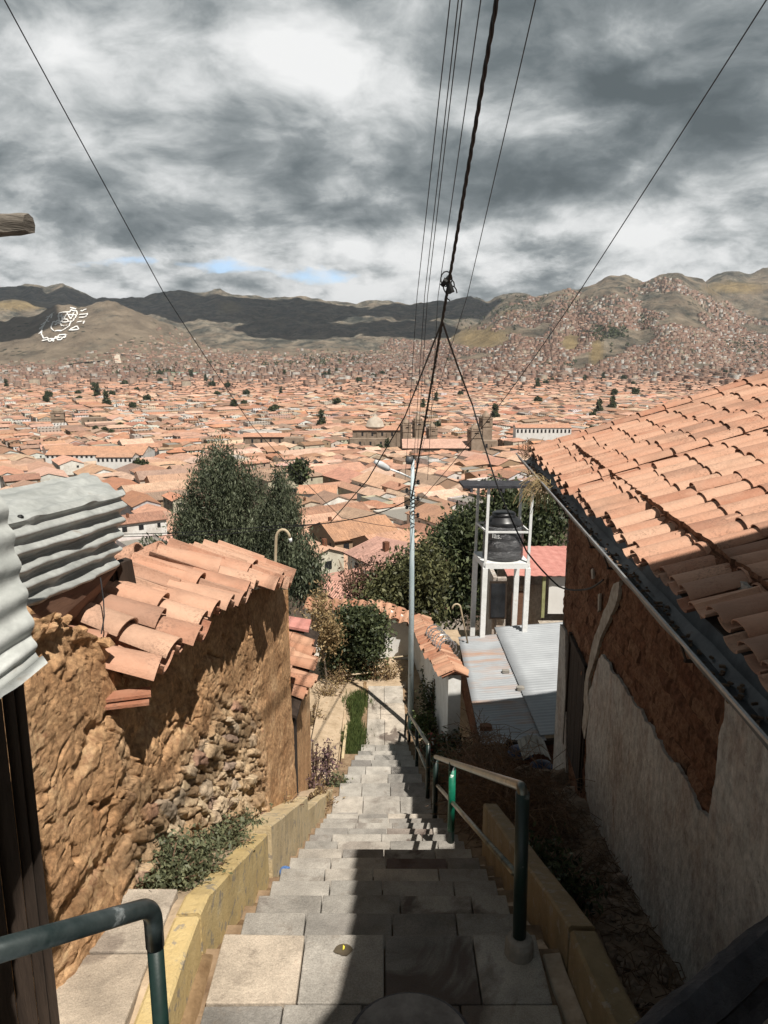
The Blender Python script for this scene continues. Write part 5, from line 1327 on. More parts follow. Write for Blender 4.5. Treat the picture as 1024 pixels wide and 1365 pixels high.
# grass strip left of the path
def grass_strip():
    g = np.random.default_rng(3); n = 4200
    y = 12.1 + 2.7 * g.random(n); x = -0.545 + 0.075 * g.normal(size=n) * (1 + 0.5 * np.sin(y * 4)); z = np.full(n, -7.16)
    h = 0.12 + 0.14 * g.random(n); a = g.random(n) * 6.28
    b = np.stack([x, y, z], 1); s = np.stack([np.cos(a), np.sin(a), 0 * a], 1) * 0.008
    tip = b + np.stack([np.cos(a * 3) * .05, np.sin(a * 3) * .05, h], 1); mid = (b + tip) / 2 + np.stack([0 * h, 0 * h, h * .15], 1)
    V = np.stack([b - s, b + s, mid + s * .8, tip], 1).reshape(-1, 3); Q = np.arange(4 * n).reshape(n, 4); t = g.random(n)
    o = np_mesh('grass', V, Q, M['leaf_grass'], tint=np.stack([t, t, t], 1))
    tag(o, 'strip of fresh green grass along the left of the lower path', 'grass', kind='stuff')
grass_strip()
# lower left: pale concrete ramp and channel beside the grass
mb = MB(); mb.hexa([(-1.3, 10.5, -7.6), (-0.80, 10.5, -7.6), (-0.80, 14.6, -7.6), (-1.3, 14.6, -7.6), (-1.3, 10.5, -6.78), (-0.80, 10.5, -6.9), (-0.80, 14.6, -7.1), (-1.3, 14.6, -7.0)])
tag(mb.build('side_pavement', M['pale_soil'], None, origin=(-1, 12, -7.1)), kind='structure')
curb('curb', 'thin pale curb length left of the grass strip', [(-0.69, 11.2 + i * .3, -6.98, -7.5, 0.05, -1) for i in range(8)], M['curb_pale'], 'curb lengths edging the steps')
rows = [[(lerp(-4.5, 4.2, q / 40), lerp(12.0, 20.0, i / 40), -7.16 - 0.10 * max(0, lerp(12, 20, i / 40) - 15.2) - (0.16 if abs(lerp(-4.5, 4.2, q / 40)) < .55 and i < 17 else 0)) for q in range(41)] for i in range(41)]
soil_sheet('lower_ground', rows, M['pale_soil'], 0.05, 1.5)
# pipe fence across the path end
def pipe_fence():
    t = thing('pipe_fence', 'thin rusty pipe fence across the end of the path below the bush', 'fence', (-0.4, 15.7, -7.3))
    for (u0, v0, u1, v1, y0, y1) in ((452, 901, 520, 894, 15.7, 16.0), (462, 884, 545, 874, 16.3, 16.4)):
        mb = MB(); mb.tube([PY(u0, v0, y0), PY(u1, v1, y1)], 0.018, 6); mb.build('rail', M['beige_steel'], t)
    for u, v in ((484, 897), (498, 884)):
        p = PY(u, v, 15.9); mb = MB(); mb.tube([p, (p.x, p.y, -7.4)], 0.018, 6); mb.build('post', M['dark_wood'], t)
pipe_fence()
# garden on the right of the path
GG = 'garden plants on the right of the path'
def gz(x, y): return pl(GZ, y) * 0.5 + (nose_z(y) - .28) * 0.5
for i, (x, y, h, w, mat, lab, fl) in enumerate((
    (0.78, 13.3, 0.75, 0.24, 'leaf_grass', 'bright green leafy plant at the foot of the lamp post', None),
    (0.95, 12.6, 0.6, 0.28, 'leaf_olive', 'olive plant with small red flowers behind the farther handrail', ('petal_red', 70)),
    (1.22, 12.3, 0.95, 0.3, 'leaf_dark', 'rose bush with white blooms below the white garden wall', ('petal_white', 46)),
    (0.98, 13.9, 1.25, 0.3, 'leaf_dark', 'tall dark shrub right behind the lamp post', None),
    (1.0, 15.2, 0.8, 0.26, 'leaf_dark', 'dark shrub against the white wall beyond the lamp post', None),
    (1.05, 11.5, 0.7, 0.34, 'leaf_dark', 'dark low shrub beside the farther handrail', None),
    (0.72, 11.7, 0.4, 0.14, 'leaf_dark', 'dark leafy plant leaning over the steps under the farther handrail', None),
    (1.3, 11.0, 0.85, 0.34, 'leaf_dark', 'dark shrub against the edge of the corrugated shed', None),
    (0.98, 10.4, 0.62, 0.3, 'leaf_weed', 'grey green shrub between the two handrails', None),
    (1.35, 9.9, 0.6, 0.36, 'leaf_dark', 'dark tangled shrub in front of the junk heap', None),
    (1.18, 5.3, 0.55, 0.3, 'leaf_dark', 'round dark shrub behind the near handrail', None),
    (1.32, 4.75, 0.42, 0.26, 'leaf_dark', 'lower dark shrub behind the ochre curb', None))):
    plant('shrub' if h > .5 else 'plant', lab, (x, y, gz(x, y) - 0.05 if y < 12 else -7.3), h, w, int(1500 * (h * w) ** 0.5) + 500, 0.07 if y > 9 else 0.055, mat, 60 + i, 26, 'plant', GG, fl)
# dead tangled brush between handrail and facade
def brush(name, label, regions, n, seed, mat='leaf_brown', L=(0.15, 0.5), up=0.5):
    g = random.Random(seed); mb = MB()
    for _ in range(n):
        x0, x1, y0, y1, hh = g.choice(regions); x, y = g.uniform(x0, x1), g.uniform(y0, y1)
        z = gz(x, y) if x < 1.1 else pl(GZ, y)
        a = Vector((x, y, z + g.random() ** 2 * hh)); l = g.uniform(*L)
        d = Vector((g.gauss(0, 1), g.gauss(0, 1), g.gauss(0.1, up))).normalized() * l
        mb.tube([a, a + d * .5 + Vector((0, 0, .05 * g.gauss(0, 1))), a + d + Vector((0, 0, -.25 * l))], 0.0035, 3, cap=False)
    o = mb.build(name, M['twig'], None)
    tag(o, label, 'dry brush', kind='stuff')
brush('dead_brush', 'tangle of dead brown vines and twigs behind the handrails', [(0.9, 1.5, 6.6, 9.6, .55), (1.0, 1.7, 6.0, 7.4, .35), (0.85, 1.3, 7.2, 10, .7)], 2600, 5)
brush('straw_litter', 'dry stalks scattered over the dirt at the foot of the shaded facade', [(1.0, 1.9, 2.6, 5.6, .03), (1.1, 1.95, 5, 8, .04)], 1500, 6, L=(0.06, 0.28), up=0.12)
def rubble():
    g = random.Random(13); mb = MB()
    import bmesh
    for _ in range(700):
        y = g.uniform(2.6, 8.0); x = g.uniform(1.05, fac_x(y) - .05); s = g.uniform(0.008, 0.035) * (1.8 if g.random() < .06 else 1)
        bm = bmesh.new(); bmesh.ops.create_icosphere(bm, subdivisions=1, radius=s); o_ = Vector((g.random() * 9, g.random() * 9, 0))
        z = lerp(nose_z(y) - 0.28, pl(GZ, y), min(1, (x - 0.85) / 0.4 / 1)) if y > 3.5 else pl(GZ, y)
        for v_ in bm.verts: v_.co *= 1 + 0.5 * noise.noise(v_.co * (1.2 / s) + o_); v_.co.z *= .65
        mb.add([v_.co + Vector((x, y, z + s * .3)) for v_ in bm.verts], [[w.index for w in f.verts] for f in bm.faces]); bm.free()
    tag(mb.build('rubble', mat_basic('earthy_rubble', (0.14, 0.10, 0.075), (0.25, 0.19, 0.145), 9, 0.95, 0.5, 0.01), None), 'clods and pebbles on the dirt strip under the facade', 'rubble', kind='stuff')
rubble()
# ================================================================== TERRAIN, HILLS, CITY
PROF = [(0, -6), (5, -7.2), (10, -8.2), (15, -9.2), (20, -11.5), (40, -18.5), (60, -24.5), (100, -34), (150, -43), (200, -49.5), (300, -60), (450, -71), (700, -84), (1000, -90), (1500, -93.5), (3000, -96), (20000, -100)]
PX_ = np.array([p[0] for p in PROF]); PZ_ = np.array([p[1] for p in PROF])
def s_of(u, v):   # x/y of a pixel
    r = ray(u, v); return r.x / r.y
def e_of(v):      # z/y of a picture row
    return ray(512, v).z / ray(512, v).y
def sil(pts): # silhouette in pixels -> arrays of (x/y, z/y)
    s = np.array([s_of(u, v) for u, v in pts]); e = np.array([e_of(v) for u, v in pts]); return s, e
FAR = sil([(-200, 385), (0, 383), (18, 382), (40, 378), (62, 383), (84, 379), (100, 387), (130, 394), (180, 397), (215, 390), (240, 388), (275, 390), (290, 387), (318, 394), (345, 398), (370, 400), (395, 397), (430, 402), (475, 405), (500, 401), (540, 404), (570, 403), (600, 400), (625, 398), (650, 401), (668, 394), (690, 390), (712, 396), (740, 392), (800, 385), (1024, 380), (1250, 384)])
RIGHT = sil([(560, 470), (600, 452), (640, 428), (668, 404), (690, 396), (714, 398), (740, 386), (757, 383), (772, 388), (790, 375), (812, 369), (832, 366), (848, 373), (858, 377), (872, 370), (890, 363), (905, 361), (918, 366), (940, 377), (958, 391), (975, 404), (1000, 418), (1060, 432), (1200, 430)])
RBACK = sil([(820, 420), (880, 400), (920, 384), (950, 371), (970, 364), (1000, 362), (1024, 358), (1080, 350), (1200, 360)])
LEFT = sil([(-300, 440), (-120, 440), (-60, 436), (0, 430), (40, 424), (62, 416), (90, 411), (118, 408), (132, 407), (150, 409), (172, 414), (205, 428), (240, 444), (270, 458), (300, 474), (328, 488), (345, 496), (380, 520)])
LBACK = sil([(-300, 415), (-80, 408), (0, 403), (25, 402), (50, 406), (68, 412), (100, 430), (160, 470)])
YF, YR, YRB, YL, YLB = 7200.0, 4600.0, 5600.0, 3900.0, 5200.0
def ridge_h(s, y, S, yr, wf, wb, base, p=1.0):
    e = np.interp(s, S[0], S[1]); top = e * yr - base
    d = np.where(y < yr, (yr - y) / wf, (y - yr) / wb)
    f = np.clip(1 - d, 0, 1)
    return np.maximum(top, 0) * (f ** p)
def H0(x, y):
    """smooth terrain height"""
    x = np.asarray(x, float); y = np.asarray(y, float); s = x / np.maximum(y, 1)
    b = np.interp(y, PX_, PZ_)
    h = np.zeros_like(b)
    h = np.maximum(h, ridge_h(s, y, FAR, YF, 3000, 3000, -98, 1.15))
    h = np.maximum(h, ridge_h(s, y, RIGHT, YR, 2050, 1500, -97, 1.12))
    h = np.maximum(h, ridge_h(s, y, RBACK, YRB, 1700, 2000, -97, 1.0))
    h = np.maximum(h, ridge_h(s, y, LEFT, YL, 950, 900, -97, 1.05))
    h = np.maximum(h, ridge_h(s, y, LBACK, YLB, 1100, 1000, -97, 1.0))
    return b + h, h
def rough(x, y, h):
    if h < 2: return 0.0
    a = min(1.0, h / 160.0)
    v = Vector((x * 0.0021, y * 0.0013, 0.3))
    g = noise.ridged_multi_fractal(v, 1.0, 2.1, 5, 1.0, 2.0) - 1.0
    g2 = noise.ridged_multi_fractal(Vector((x * 0.0062, y * 0.0035, 5.3)), 1.0, 2.1, 4, 1.0, 2.0) - 1.0
    return a * (30 * g + 15 * g2 + 8 * noise.fractal(Vector((x * 0.012, y * 0.009, 2)), 1.0, 2.0, 3))
NS, NY_ = 460, 330
ss = np.linspace(-0.85, 0.85, NS)
ys = np.concatenate([np.geomspace(9, 2400, 110), np.linspace(2420, 7600, 190), np.geomspace(7700, 16000, 30)])
GX = ss[None, :] * ys[:, None]; GY = np.repeat(ys[:, None], NS, 1)
HZ, HH = H0(GX, GY)
for i in range(len(ys)):
    if ys[i] < 2000: continue
    for j in range(NS):
        if HH[i, j] > 2: HZ[i, j] += rough(GX[i, j], GY[i, j], HH[i, j])
def height(x, y):
    s = x / y; fi = np.interp(y, ys, np.arange(len(ys))); fj = (s - ss[0]) / (ss[1] - ss[0])
    i = int(min(len(ys) - 2, max(0, fi))); j = int(min(NS - 2, max(0, fj))); a, b = fi - i, fj - j
    return (HZ[i, j] * (1 - a) * (1 - b) + HZ[i + 1, j] * a * (1 - b) + HZ[i, j + 1] * (1 - a) * b + HZ[i + 1, j + 1] * a * b)
def heights(x, y):
    s = x / y; fi = np.clip(np.interp(y, ys, np.arange(len(ys))), 0, len(ys) - 1.001); fj = np.clip((s - ss[0]) / (ss[1] - ss[0]), 0, NS - 1.001)
    i = fi.astype(int); j = fj.astype(int); a, b = fi - i, fj - j
    return HZ[i, j] * (1 - a) * (1 - b) + HZ[i + 1, j] * a * (1 - b) + HZ[i, j + 1] * (1 - a) * b + HZ[i + 1, j + 1] * a * b
def hit(u, v, y0=30.0, y1=8000.0):
    r = ray(u, v); y = y0
    while y < y1:
        if r.z / r.y * y <= height(r.x / r.y * y, y): break
        y *= 1.006
    return Vector((r.x / r.y * y, y, height(r.x / r.y * y, y)))
V = np.stack([GX, GY, HZ], 2).reshape(-1, 3)
ii, jj = np.meshgrid(np.arange(len(ys) - 1), np.arange(NS - 1), indexing='ij'); a0 = (ii * NS + jj).ravel()
Q = np.stack([a0, a0 + 1, a0 + NS + 1, a0 + NS], 1)
# what grows or lies on each patch of ground: 0 town dirt .. grass, scrub; per face
cx, cy = V[Q].mean(1)[:, 0], V[Q].mean(1)[:, 1]; hq = HH.ravel()[a0]
kind = np.zeros((len(Q), 3))
sq = cx / cy
kind[:, 0] = np.clip((hq - 3) / 25, 0, 1)                                   # hill cover
isfar = (cy > 5300) | ((cy > 4300) & (sq < 0.06) & (sq > -0.3)) | ((cy > 4650) & (sq < 0.12))
kind[:, 1] = np.where(isfar, 0.50, np.where(sq > 0.05, 0.42, 0.10))            # share of scrub
pat = np.zeros(len(Q))
for (u, v, ru, rv) in ((640, 452, 44, 15), (760, 458, 14, 14), (306, 410, 16, 8), (20, 408, 40, 7), (690, 420, 20, 6), (795, 470, 10, 20), (980, 385, 40, 8)):
    D = cy * CP - HZ.ravel()[a0] * SP; pu = 512 + FPX * cx / D; pv = 682.5 - FPX * (cy * SP + HZ.ravel()[a0] * CP) / D
    pat = np.maximum(pat, np.clip(1.6 - 1.2 * np.sqrt(((pu - u) / ru) ** 2 + ((pv - v) / rv) ** 2), 0, 1))
kind[:, 2] = pat * (hq > 4)
def terrain_mat():
    m, nt, p = new_mat('valley_ground'); k = NT(nt); co = k.pos(); t = k.sep(k.attr('tint'))
    town = k.ramp(k.noise(co, 0.05, 5, 0.6), [(0.3, (0.16, 0.115, 0.085)), (0.7, (0.28, 0.215, 0.165))])
    n1 = k.noise(co, 0.009, 10, 0.68)
    grass = k.ramp(n1, [(0.3, (0.12, 0.094, 0.07)), (0.5, (0.205, 0.163, 0.12)), (0.7, (0.30, 0.24, 0.175))])
    scrub = k.ramp(k.noise(co, 0.009, 10, 0.7), [(0.38, (0.026, 0.03, 0.026)), (0.5, (0.085, 0.083, 0.068)), (0.62, (0.25, 0.215, 0.165))])
    n2 = k.noise(k.mapping(co, (1, 0.7, 1), loc=(300, 40, 7)), 0.0075, 10, 0.7)
    msk = k.math('ADD', k.math('MULTIPLY', k.math('SUBTRACT', n2, 0.5), 5.0), k.math('ADD', k.math('MULTIPLY', t[1], 2.2), -0.42), clamp=True)
    hill = k.mix(msk, grass, scrub)
    # tree dots and terrace lines
    dots = k.voro(co, 0.03, out='Distance'); dm = k.math('MULTIPLY', k.ramp(dots, [(0.24, 1.0), (0.34, 0.0)]), k.ramp(k.noise(co, 0.005, 5, 0.6), [(0.5, 0.0), (0.58, 0.8)]))
    hill = k.mix(dm, hill, (0.022, 0.03, 0.018))
    hill = k.mix(t[2], hill, k.ramp(k.noise(co, 0.02, 6, 0.6), [(0.35, (0.17, 0.125, 0.065)), (0.65, (0.30, 0.225, 0.12))]))
    c = k.mix(t[0], town, hill)
    nt.links.new(c, p.inputs['Base Color']); p.inputs['Roughness'].default_value = 1.0; p.inputs['Specular IOR Level'].default_value = 0.05
    h = k.noise(co, 0.010, 12, 0.72)
    nt.links.new(k.bump(h, 1.0, 45.0), p.inputs['Normal'])
    return m
ter = np_mesh('terrain', V, Q, terrain_mat(), tint=kind, smooth=True)
tag(ter, kind='structure')

# white stone emblem laid out on the left hill: shield, wreath and bands
def emblem():
    mb = MB()
    def line(pts, w=5.5):
        P = []
        for a, b in zip(pts, pts[1:]):
            n = max(1, int(math.hypot(b[0] - a[0], b[1] - a[1]) / 1.5))
            P += [(lerp(a[0], b[0], q / n), lerp(a[1], b[1], q / n)) for q in range(n)]
        P.append(pts[-1]); W = [hit(u, v, 2700, 4600) for u, v in P]
        for a, b in zip(W, W[1:]):
            d = (b - a)
            if d.length < 1 or d.length > 160: continue
            s = Vector((-d.y, d.x, 0)).normalized() * w / 2
            if abs(d.y) < abs(d.x): s = Vector((0, w * 1.3, w * 0.5))
            up = Vector((0, 0, 5.0))
            mb.add([a - s + up, b - s + up, b + s + up, a + s + up], [(0, 1, 2, 3)])
    def Zp(l): return [(x / 2.926, 380 + y / 2.926) for x, y in l]
    t = thing('hillside_emblem', 'white shield and wreath emblem laid out in stones on the left hill', 'emblem', hit(80, 435, 2700))
    for nm, ls in (('shield', ([(232, 112), (300, 108), (302, 120), (285, 145), (232, 148), (228, 130), (232, 112)], [(232, 128), (300, 126)])), ('lower_field', ([(207, 150), (278, 147), (270, 165), (240, 185), (215, 186), (200, 175), (207, 150)],)),
              ('scroll', ([(215, 160), (235, 155), (240, 165), (262, 162)],)), ('figure', ([(240, 122), (243, 140), (250, 128), (255, 142)],)), ('figure', ([(262, 118), (275, 140), (290, 115)],)),
              ('wreath', ([(212, 110), (195, 125), (178, 150), (165, 175), (162, 198), (170, 212), (200, 218), (240, 212)],)),
              ('leaf', ([(178, 150), (160, 162)],)), ('leaf', ([(170, 165), (155, 178)],)), ('leaf', ([(195, 125), (180, 130)],)), ('leaf', ([(205, 115), (200, 135)],)), ('leaf', ([(165, 185), (152, 195)],)), ('leaf', ([(180, 140), (192, 150)],)),
              ('banner', ([(315, 108), (338, 102)],)), ('banner', ([(310, 122), (342, 118), (335, 130), (308, 134)],)), ('banner', ([(300, 150), (330, 145), (325, 158)],)), ('banner', ([(275, 180), (300, 165), (308, 178), (285, 186), (270, 185)],)),
              ('ribbon', ([(165, 226), (205, 222), (212, 232)],)), ('ribbon', ([(215, 210), (245, 204), (262, 200), (255, 212), (235, 220), (215, 215)],)), ('crest', ([(275, 98), (297, 102)],))):
        mb.v, mb.f, mb.m = [], [], []
        for l in ls: line(Zp(l))
        if mb.v: mb.build(nm, M['white_wall_far'], t)
emblem()
def hill_roads():
    mb = MB()
    for l, w in (([(255, 318), (300, 312), (350, 303), (415, 297)], 26), ([(455, 275), (462, 308)], 22), ([(405, 270), (450, 274), (520, 278), (580, 288)], 16), ([(180, 333), (240, 332)], 20)):
        P = [hit(x / 2.926, 380 + y / 2.926, 2500, 4500) for x, y in l]
        Q_ = []
        for a, b in zip(P, P[1:]): Q_ += [a.lerp(b, q / 6) for q in range(6)]
        Q_.append(P[-1])
        for a, b in zip(Q_, Q_[1:]):
            a = Vector((a.x, a.y, height(a.x, a.y) + 4)); b = Vector((b.x, b.y, height(b.x, b.y) + 4)); d = b - a
            s = Vector((-d.y, d.x, 0)).normalized() * w / 2
            mb.add([a - s, b - s, b + s, a + s], [(0, 1, 2, 3)])
    tag(mb.build('hill_road', mat_basic('pale_dirt_road', (0.4, 0.34, 0.27), (0.5, 0.43, 0.35), 0.05, 1, 0), None), kind='structure')
hill_roads()

# ------------------------------------------------------------------ houses
def house_mats():
    m, nt, p = new_mat('town_wall'); k = NT(nt); t = k.attr('tint')
    uv = k.coord('UV'); q = k.sep(uv)
    fx = k.math('FRACT', k.math('DIVIDE', q[0], 3.1)); fy = k.math('FRACT', k.math('DIVIDE', q[1], 2.9))
    inx = k.math('MULTIPLY', k.math('GREATER_THAN', fx, 0.33), k.math('LESS_THAN', fx, 0.67)); iny = k.math('MULTIPLY', k.math('GREATER_THAN', fy, 0.36), k.math('LESS_THAN', fy, 0.78))
    w = k.math('MULTIPLY', inx, iny)
    c = k.mix(k.ramp(k.noise(k.pos(), 0.35, 4, 0.6), [(0.35, 0.0), (0.7, 0.5)]), t, k.mix(0.5, t, (0.2, 0.15, 0.11)))
    c = k.mix(w, c, (0.035, 0.03, 0.028)); nt.links.new(c, p.inputs['Base Color']); p.inputs['Roughness'].default_value = 0.95; p.inputs['Specular IOR Level'].default_value = 0.1
    M['town_wall'] = m
    m, nt, p = new_mat('house_wall'); k = NT(nt); t = k.attr('tint')
    c = k.mix(k.ramp(k.noise(k.pos(), 0.5, 5, 0.65), [(0.4, 0.0), (0.75, 0.55)]), t, (0.26, 0.19, 0.14))
    nt.links.new(c, p.inputs['Base Color']); p.inputs['Roughness'].default_value = 0.95; p.inputs['Specular IOR Level'].default_value = 0.1
    M['house_wall'] = m
    m, nt, p = new_mat('town_tile_roof'); k = NT(nt); t = k.attr('tint'); uv = k.coord('UV'); q = k.sep(uv)
    n = k.noise(k.pos(), 0.3, 6, 0.65)
    c = k.mix(k.ramp(n, [(0.38, 0.0), (0.72, 0.7)]), t, k.mix(0.62, t, (0.13, 0.095, 0.08)))
    n2 = k.noise(k.mapping(uv, (3.6, 0.5, 1)), 1.0, 4, 0.7)
    c = k.mix(0.55, c, k.ramp(n2, [(0.3, 0.2), (0.7, 0.8)]), 'OVERLAY')
    n3 = k.noise(uv, 2.6, 3, 0.7)
    c = k.mix(0.4, c, k.ramp(n3, [(0.3, 0.25), (0.7, 0.75)]), 'OVERLAY')
    nt.links.new(c, p.inputs['Base Color']); p.inputs['Roughness'].default_value = 0.95; p.inputs['Specular IOR Level'].default_value = 0.1
    wv = k.math('SINE', k.math('MULTIPLY', q[0], 2 * math.pi / 0.34))
    nt.links.new(k.bump(wv, 0.5, 0.09), p.inputs['Normal'])
    M['town_roof'] = m
house_mats()
class HB:
    """quads with tint, uv and material"""
    def __init__(s): s.V = []; s.Q = []; s.T = []; s.U = []; s.M = []
    def quad(s, a, b, c, d, tint, mi, uv):
        n = len(s.V); s.V += [a, b, c, d]; s.Q.append((n, n + 1, n + 2, n + 3)); s.T.append(tint); s.U += uv; s.M.append(mi)
def walls(hb, P, z0, z1, tint, mi):
    for i in range(len(P)):
        a, b = P[i], P[(i + 1) % len(P)]; L = math.hypot(b[0] - a[0], b[1] - a[1])
        hb.quad((a[0], a[1], z0), (b[0], b[1], z0), (b[0], b[1], z1), (a[0], a[1], z1), tint, mi, [(0, 0), (L, 0), (L, z1 - z0), (0, z1 - z0)])
def roof_quad(hb, a, b, c, d, tint, mi):
    """a-b eave, c-d ridge"""
    L = math.dist(a, b); W = math.dist(b, c)
    hb.quad(a, b, c, d, tint, mi, [(0, 0), (L, 0), (L, W), (0, W)])
def gable(hbW, hbR, w, l, h, sl, wt, rt, ov=0.45, hip=False, wm=0, rm=1, zb=-5.0, ox=0.0, oy=0.0):
    """ridge along y; w across x"""
    x, y = w / 2, l / 2
    P = [(-x + ox, -y + oy), (x + ox, -y + oy), (x + ox, y + oy), (-x + ox, y + oy)]
    walls(hbW, P, zb, h, wt, wm)
    rh = h + sl * x; e = h - sl * ov
    X, Y = x + ov, y + ov * 0.7
    hy = min(Y - 0.4, x * 0.9) if hip else 0
    A, B = (ox, -Y + hy + oy, rh), (ox, Y - hy + oy, rh)
    q = lambda a, b, z: (a + ox, b + oy, z)
    roof_quad(hbR, q(X, -Y, e), q(X, Y, e), B, A, rt, rm); roof_quad(hbR, q(-X, Y, e), q(-X, -Y, e), A, B, rt, rm)
    if hip:
        roof_quad(hbR, q(-X, -Y, e), q(X, -Y, e), A, A, rt, rm); roof_quad(hbR, q(X, Y, e), q(-X, Y, e), B, B, rt, rm)
    else:
        for sg in (-1, 1):
            hbW.quad((-x + ox, sg * y + oy, h), (x + ox, sg * y + oy, h), (ox, sg * y + oy, rh), (ox, sg * y + oy, rh), wt, wm, [(0, 2.5), (1, 2.5), (.5, 2.6), (.5, 2.6)])
    # eave thickness
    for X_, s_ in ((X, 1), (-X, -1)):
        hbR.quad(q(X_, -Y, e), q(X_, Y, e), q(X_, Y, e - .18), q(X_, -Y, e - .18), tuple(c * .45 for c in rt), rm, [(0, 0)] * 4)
def courtyard(hbW, hbR, w, l, h, sl, wt, rt, depth=5.5, ov=0.5, wm=0, rm=1, zb=-5.0):
    o = [(-w / 2, -l / 2), (w / 2, -l / 2), (w / 2, l / 2), (-w / 2, l / 2)]
    i_ = [(-w / 2 + depth, -l / 2 + depth), (w / 2 - depth, -l / 2 + depth), (w / 2 - depth, l / 2 - depth), (-w / 2 + depth, l / 2 - depth)]
    walls(hbW, o, zb, h, wt, wm); walls(hbW, list(reversed(i_)), -0.5, h, wt, wm)
    def off(P, d):
        sx = [(-1, -1), (1, -1), (1, 1), (-1, 1)]; return [(p[0] + a * d, p[1] + b * d) for p, (a, b) in zip(P, sx)]
    O, I, Mid = off(o, ov), off(i_, -ov), off(o, -depth / 2)
    e, rh = h - sl * ov, h + sl * depth / 2
    for k in range(4):
        n = (k + 1) % 4
        z = lambda p, zz: (p[0], p[1], zz)
        roof_quad(hbR, z(O[k], e), z(O[n], e), z(Mid[n], rh), z(Mid[k], rh), rt, rm)
        roof_quad(hbR, z(I[n], e), z(I[k], e), z(Mid[k], rh), z(Mid[n], rh), rt, rm)
ROOFS = [((0.46, 0.26, 0.178), 'terracotta'), ((0.53, 0.325, 0.23), 'pale terracotta'), ((0.37, 0.2, 0.134), 'dark terracotta'), ((0.32, 0.212, 0.158), 'weathered brown'), ((0.57, 0.39, 0.29), 'sun bleached'), ((0.50, 0.245, 0.15), 'orange tiled')]
WALLS = [((0.72, 0.70, 0.66), 'white'), ((0.60, 0.53, 0.42), 'cream'), ((0.34, 0.23, 0.15), 'adobe brown'), ((0.42, 0.37, 0.32), 'grey'), ((0.52, 0.36, 0.28), 'pinkish')]
def jit(c, g, s=0.10):
    f = 1 + s * g.gauss(0, 1); return tuple(min(0.8, max(0.02, q * f * (1 + 0.03 * g.gauss(0, 1)))) for q in c)
# occluding outlines in the picture, to tell which houses the photograph can show
OCC = [[(0, 655), (118, 625), (170, 655), (160, 760), (270, 748), (392, 790), (432, 850), (430, 1365), (0, 1365)],
       [(690, 597), (1024, 483), (1024, 1365), (740, 1365), (752, 690)], [(236, 600), (262, 590), (310, 590), (350, 650), (400, 640), (410, 740), (400, 780), (235, 780)],
       [(560, 700), (600, 680), (660, 655), (750, 655), (752, 860), (560, 860)], [(430, 800), (600, 800), (640, 1365), (430, 1365)]]
def inpoly(x, y, P):
    c = False; n = len(P)
    for i in range(n):
        (x0, y0), (x1, y1) = P[i], P[i - 1]
        if (y0 > y) != (y1 > y) and x < (x1 - x0) * (y - y0) / (y1 - y0) + x0: c = not c
    return c
LAND = []     # landmark circles kept clear of generated houses: x, y, r
LM = {}       # name -> picture position
def landmark(x, y, r): LAND.append((x, y, r))
# ------------------------------------------------------------------ churches and known buildings
def at_px(u, v, y): 
    p = PY(u, v, y); return p.x, y, height(p.x, y)
def church_tower(mb, mbd, x, y, z, w, h, rz=0.3):
    mb.box((x, y, z + h * .29), (w, w, h * .58 + 6), rz); mb.box((x, y, z + h * .60), (w * 1.1, w * 1.1, h * 0.03), rz)
    for a in range(4):
        an = rz + math.pi / 4 + a * math.pi / 2; mb.box((x + math.cos(an) * w * .53, y + math.sin(an) * w * .53, z + h * .70), (w * .3, w * .3, h * .18), rz)
        an = rz + a * math.pi / 2
        mb.box((x + math.cos(an) * w * .42, y + math.sin(an) * w * .42, z + h * .76), (w * .5 if a % 2 else w * .2, w * .2 if a % 2 else w * .5, h * 0.06), rz)
        an = rz + math.pi / 4 + a * math.pi / 2
        mb.lathe((x + math.cos(an) * w * .55, y + math.sin(an) * w * .55, z + h * .81), [(w * .07, 0), (w * .05, h * .05), (0.02, h * .08)], 6)
    mb.box((x, y, z + h * .795), (w * 1.12, w * 1.12, h * 0.03), rz)
    mbd.lathe((x, y, z + h * .81), [(w * .46, 0), (w * .44, h * .04), (w * .32, h * .1), (w * .12, h * .135), (w * .1, h * .17), (w * .03, h * .19)], 14)
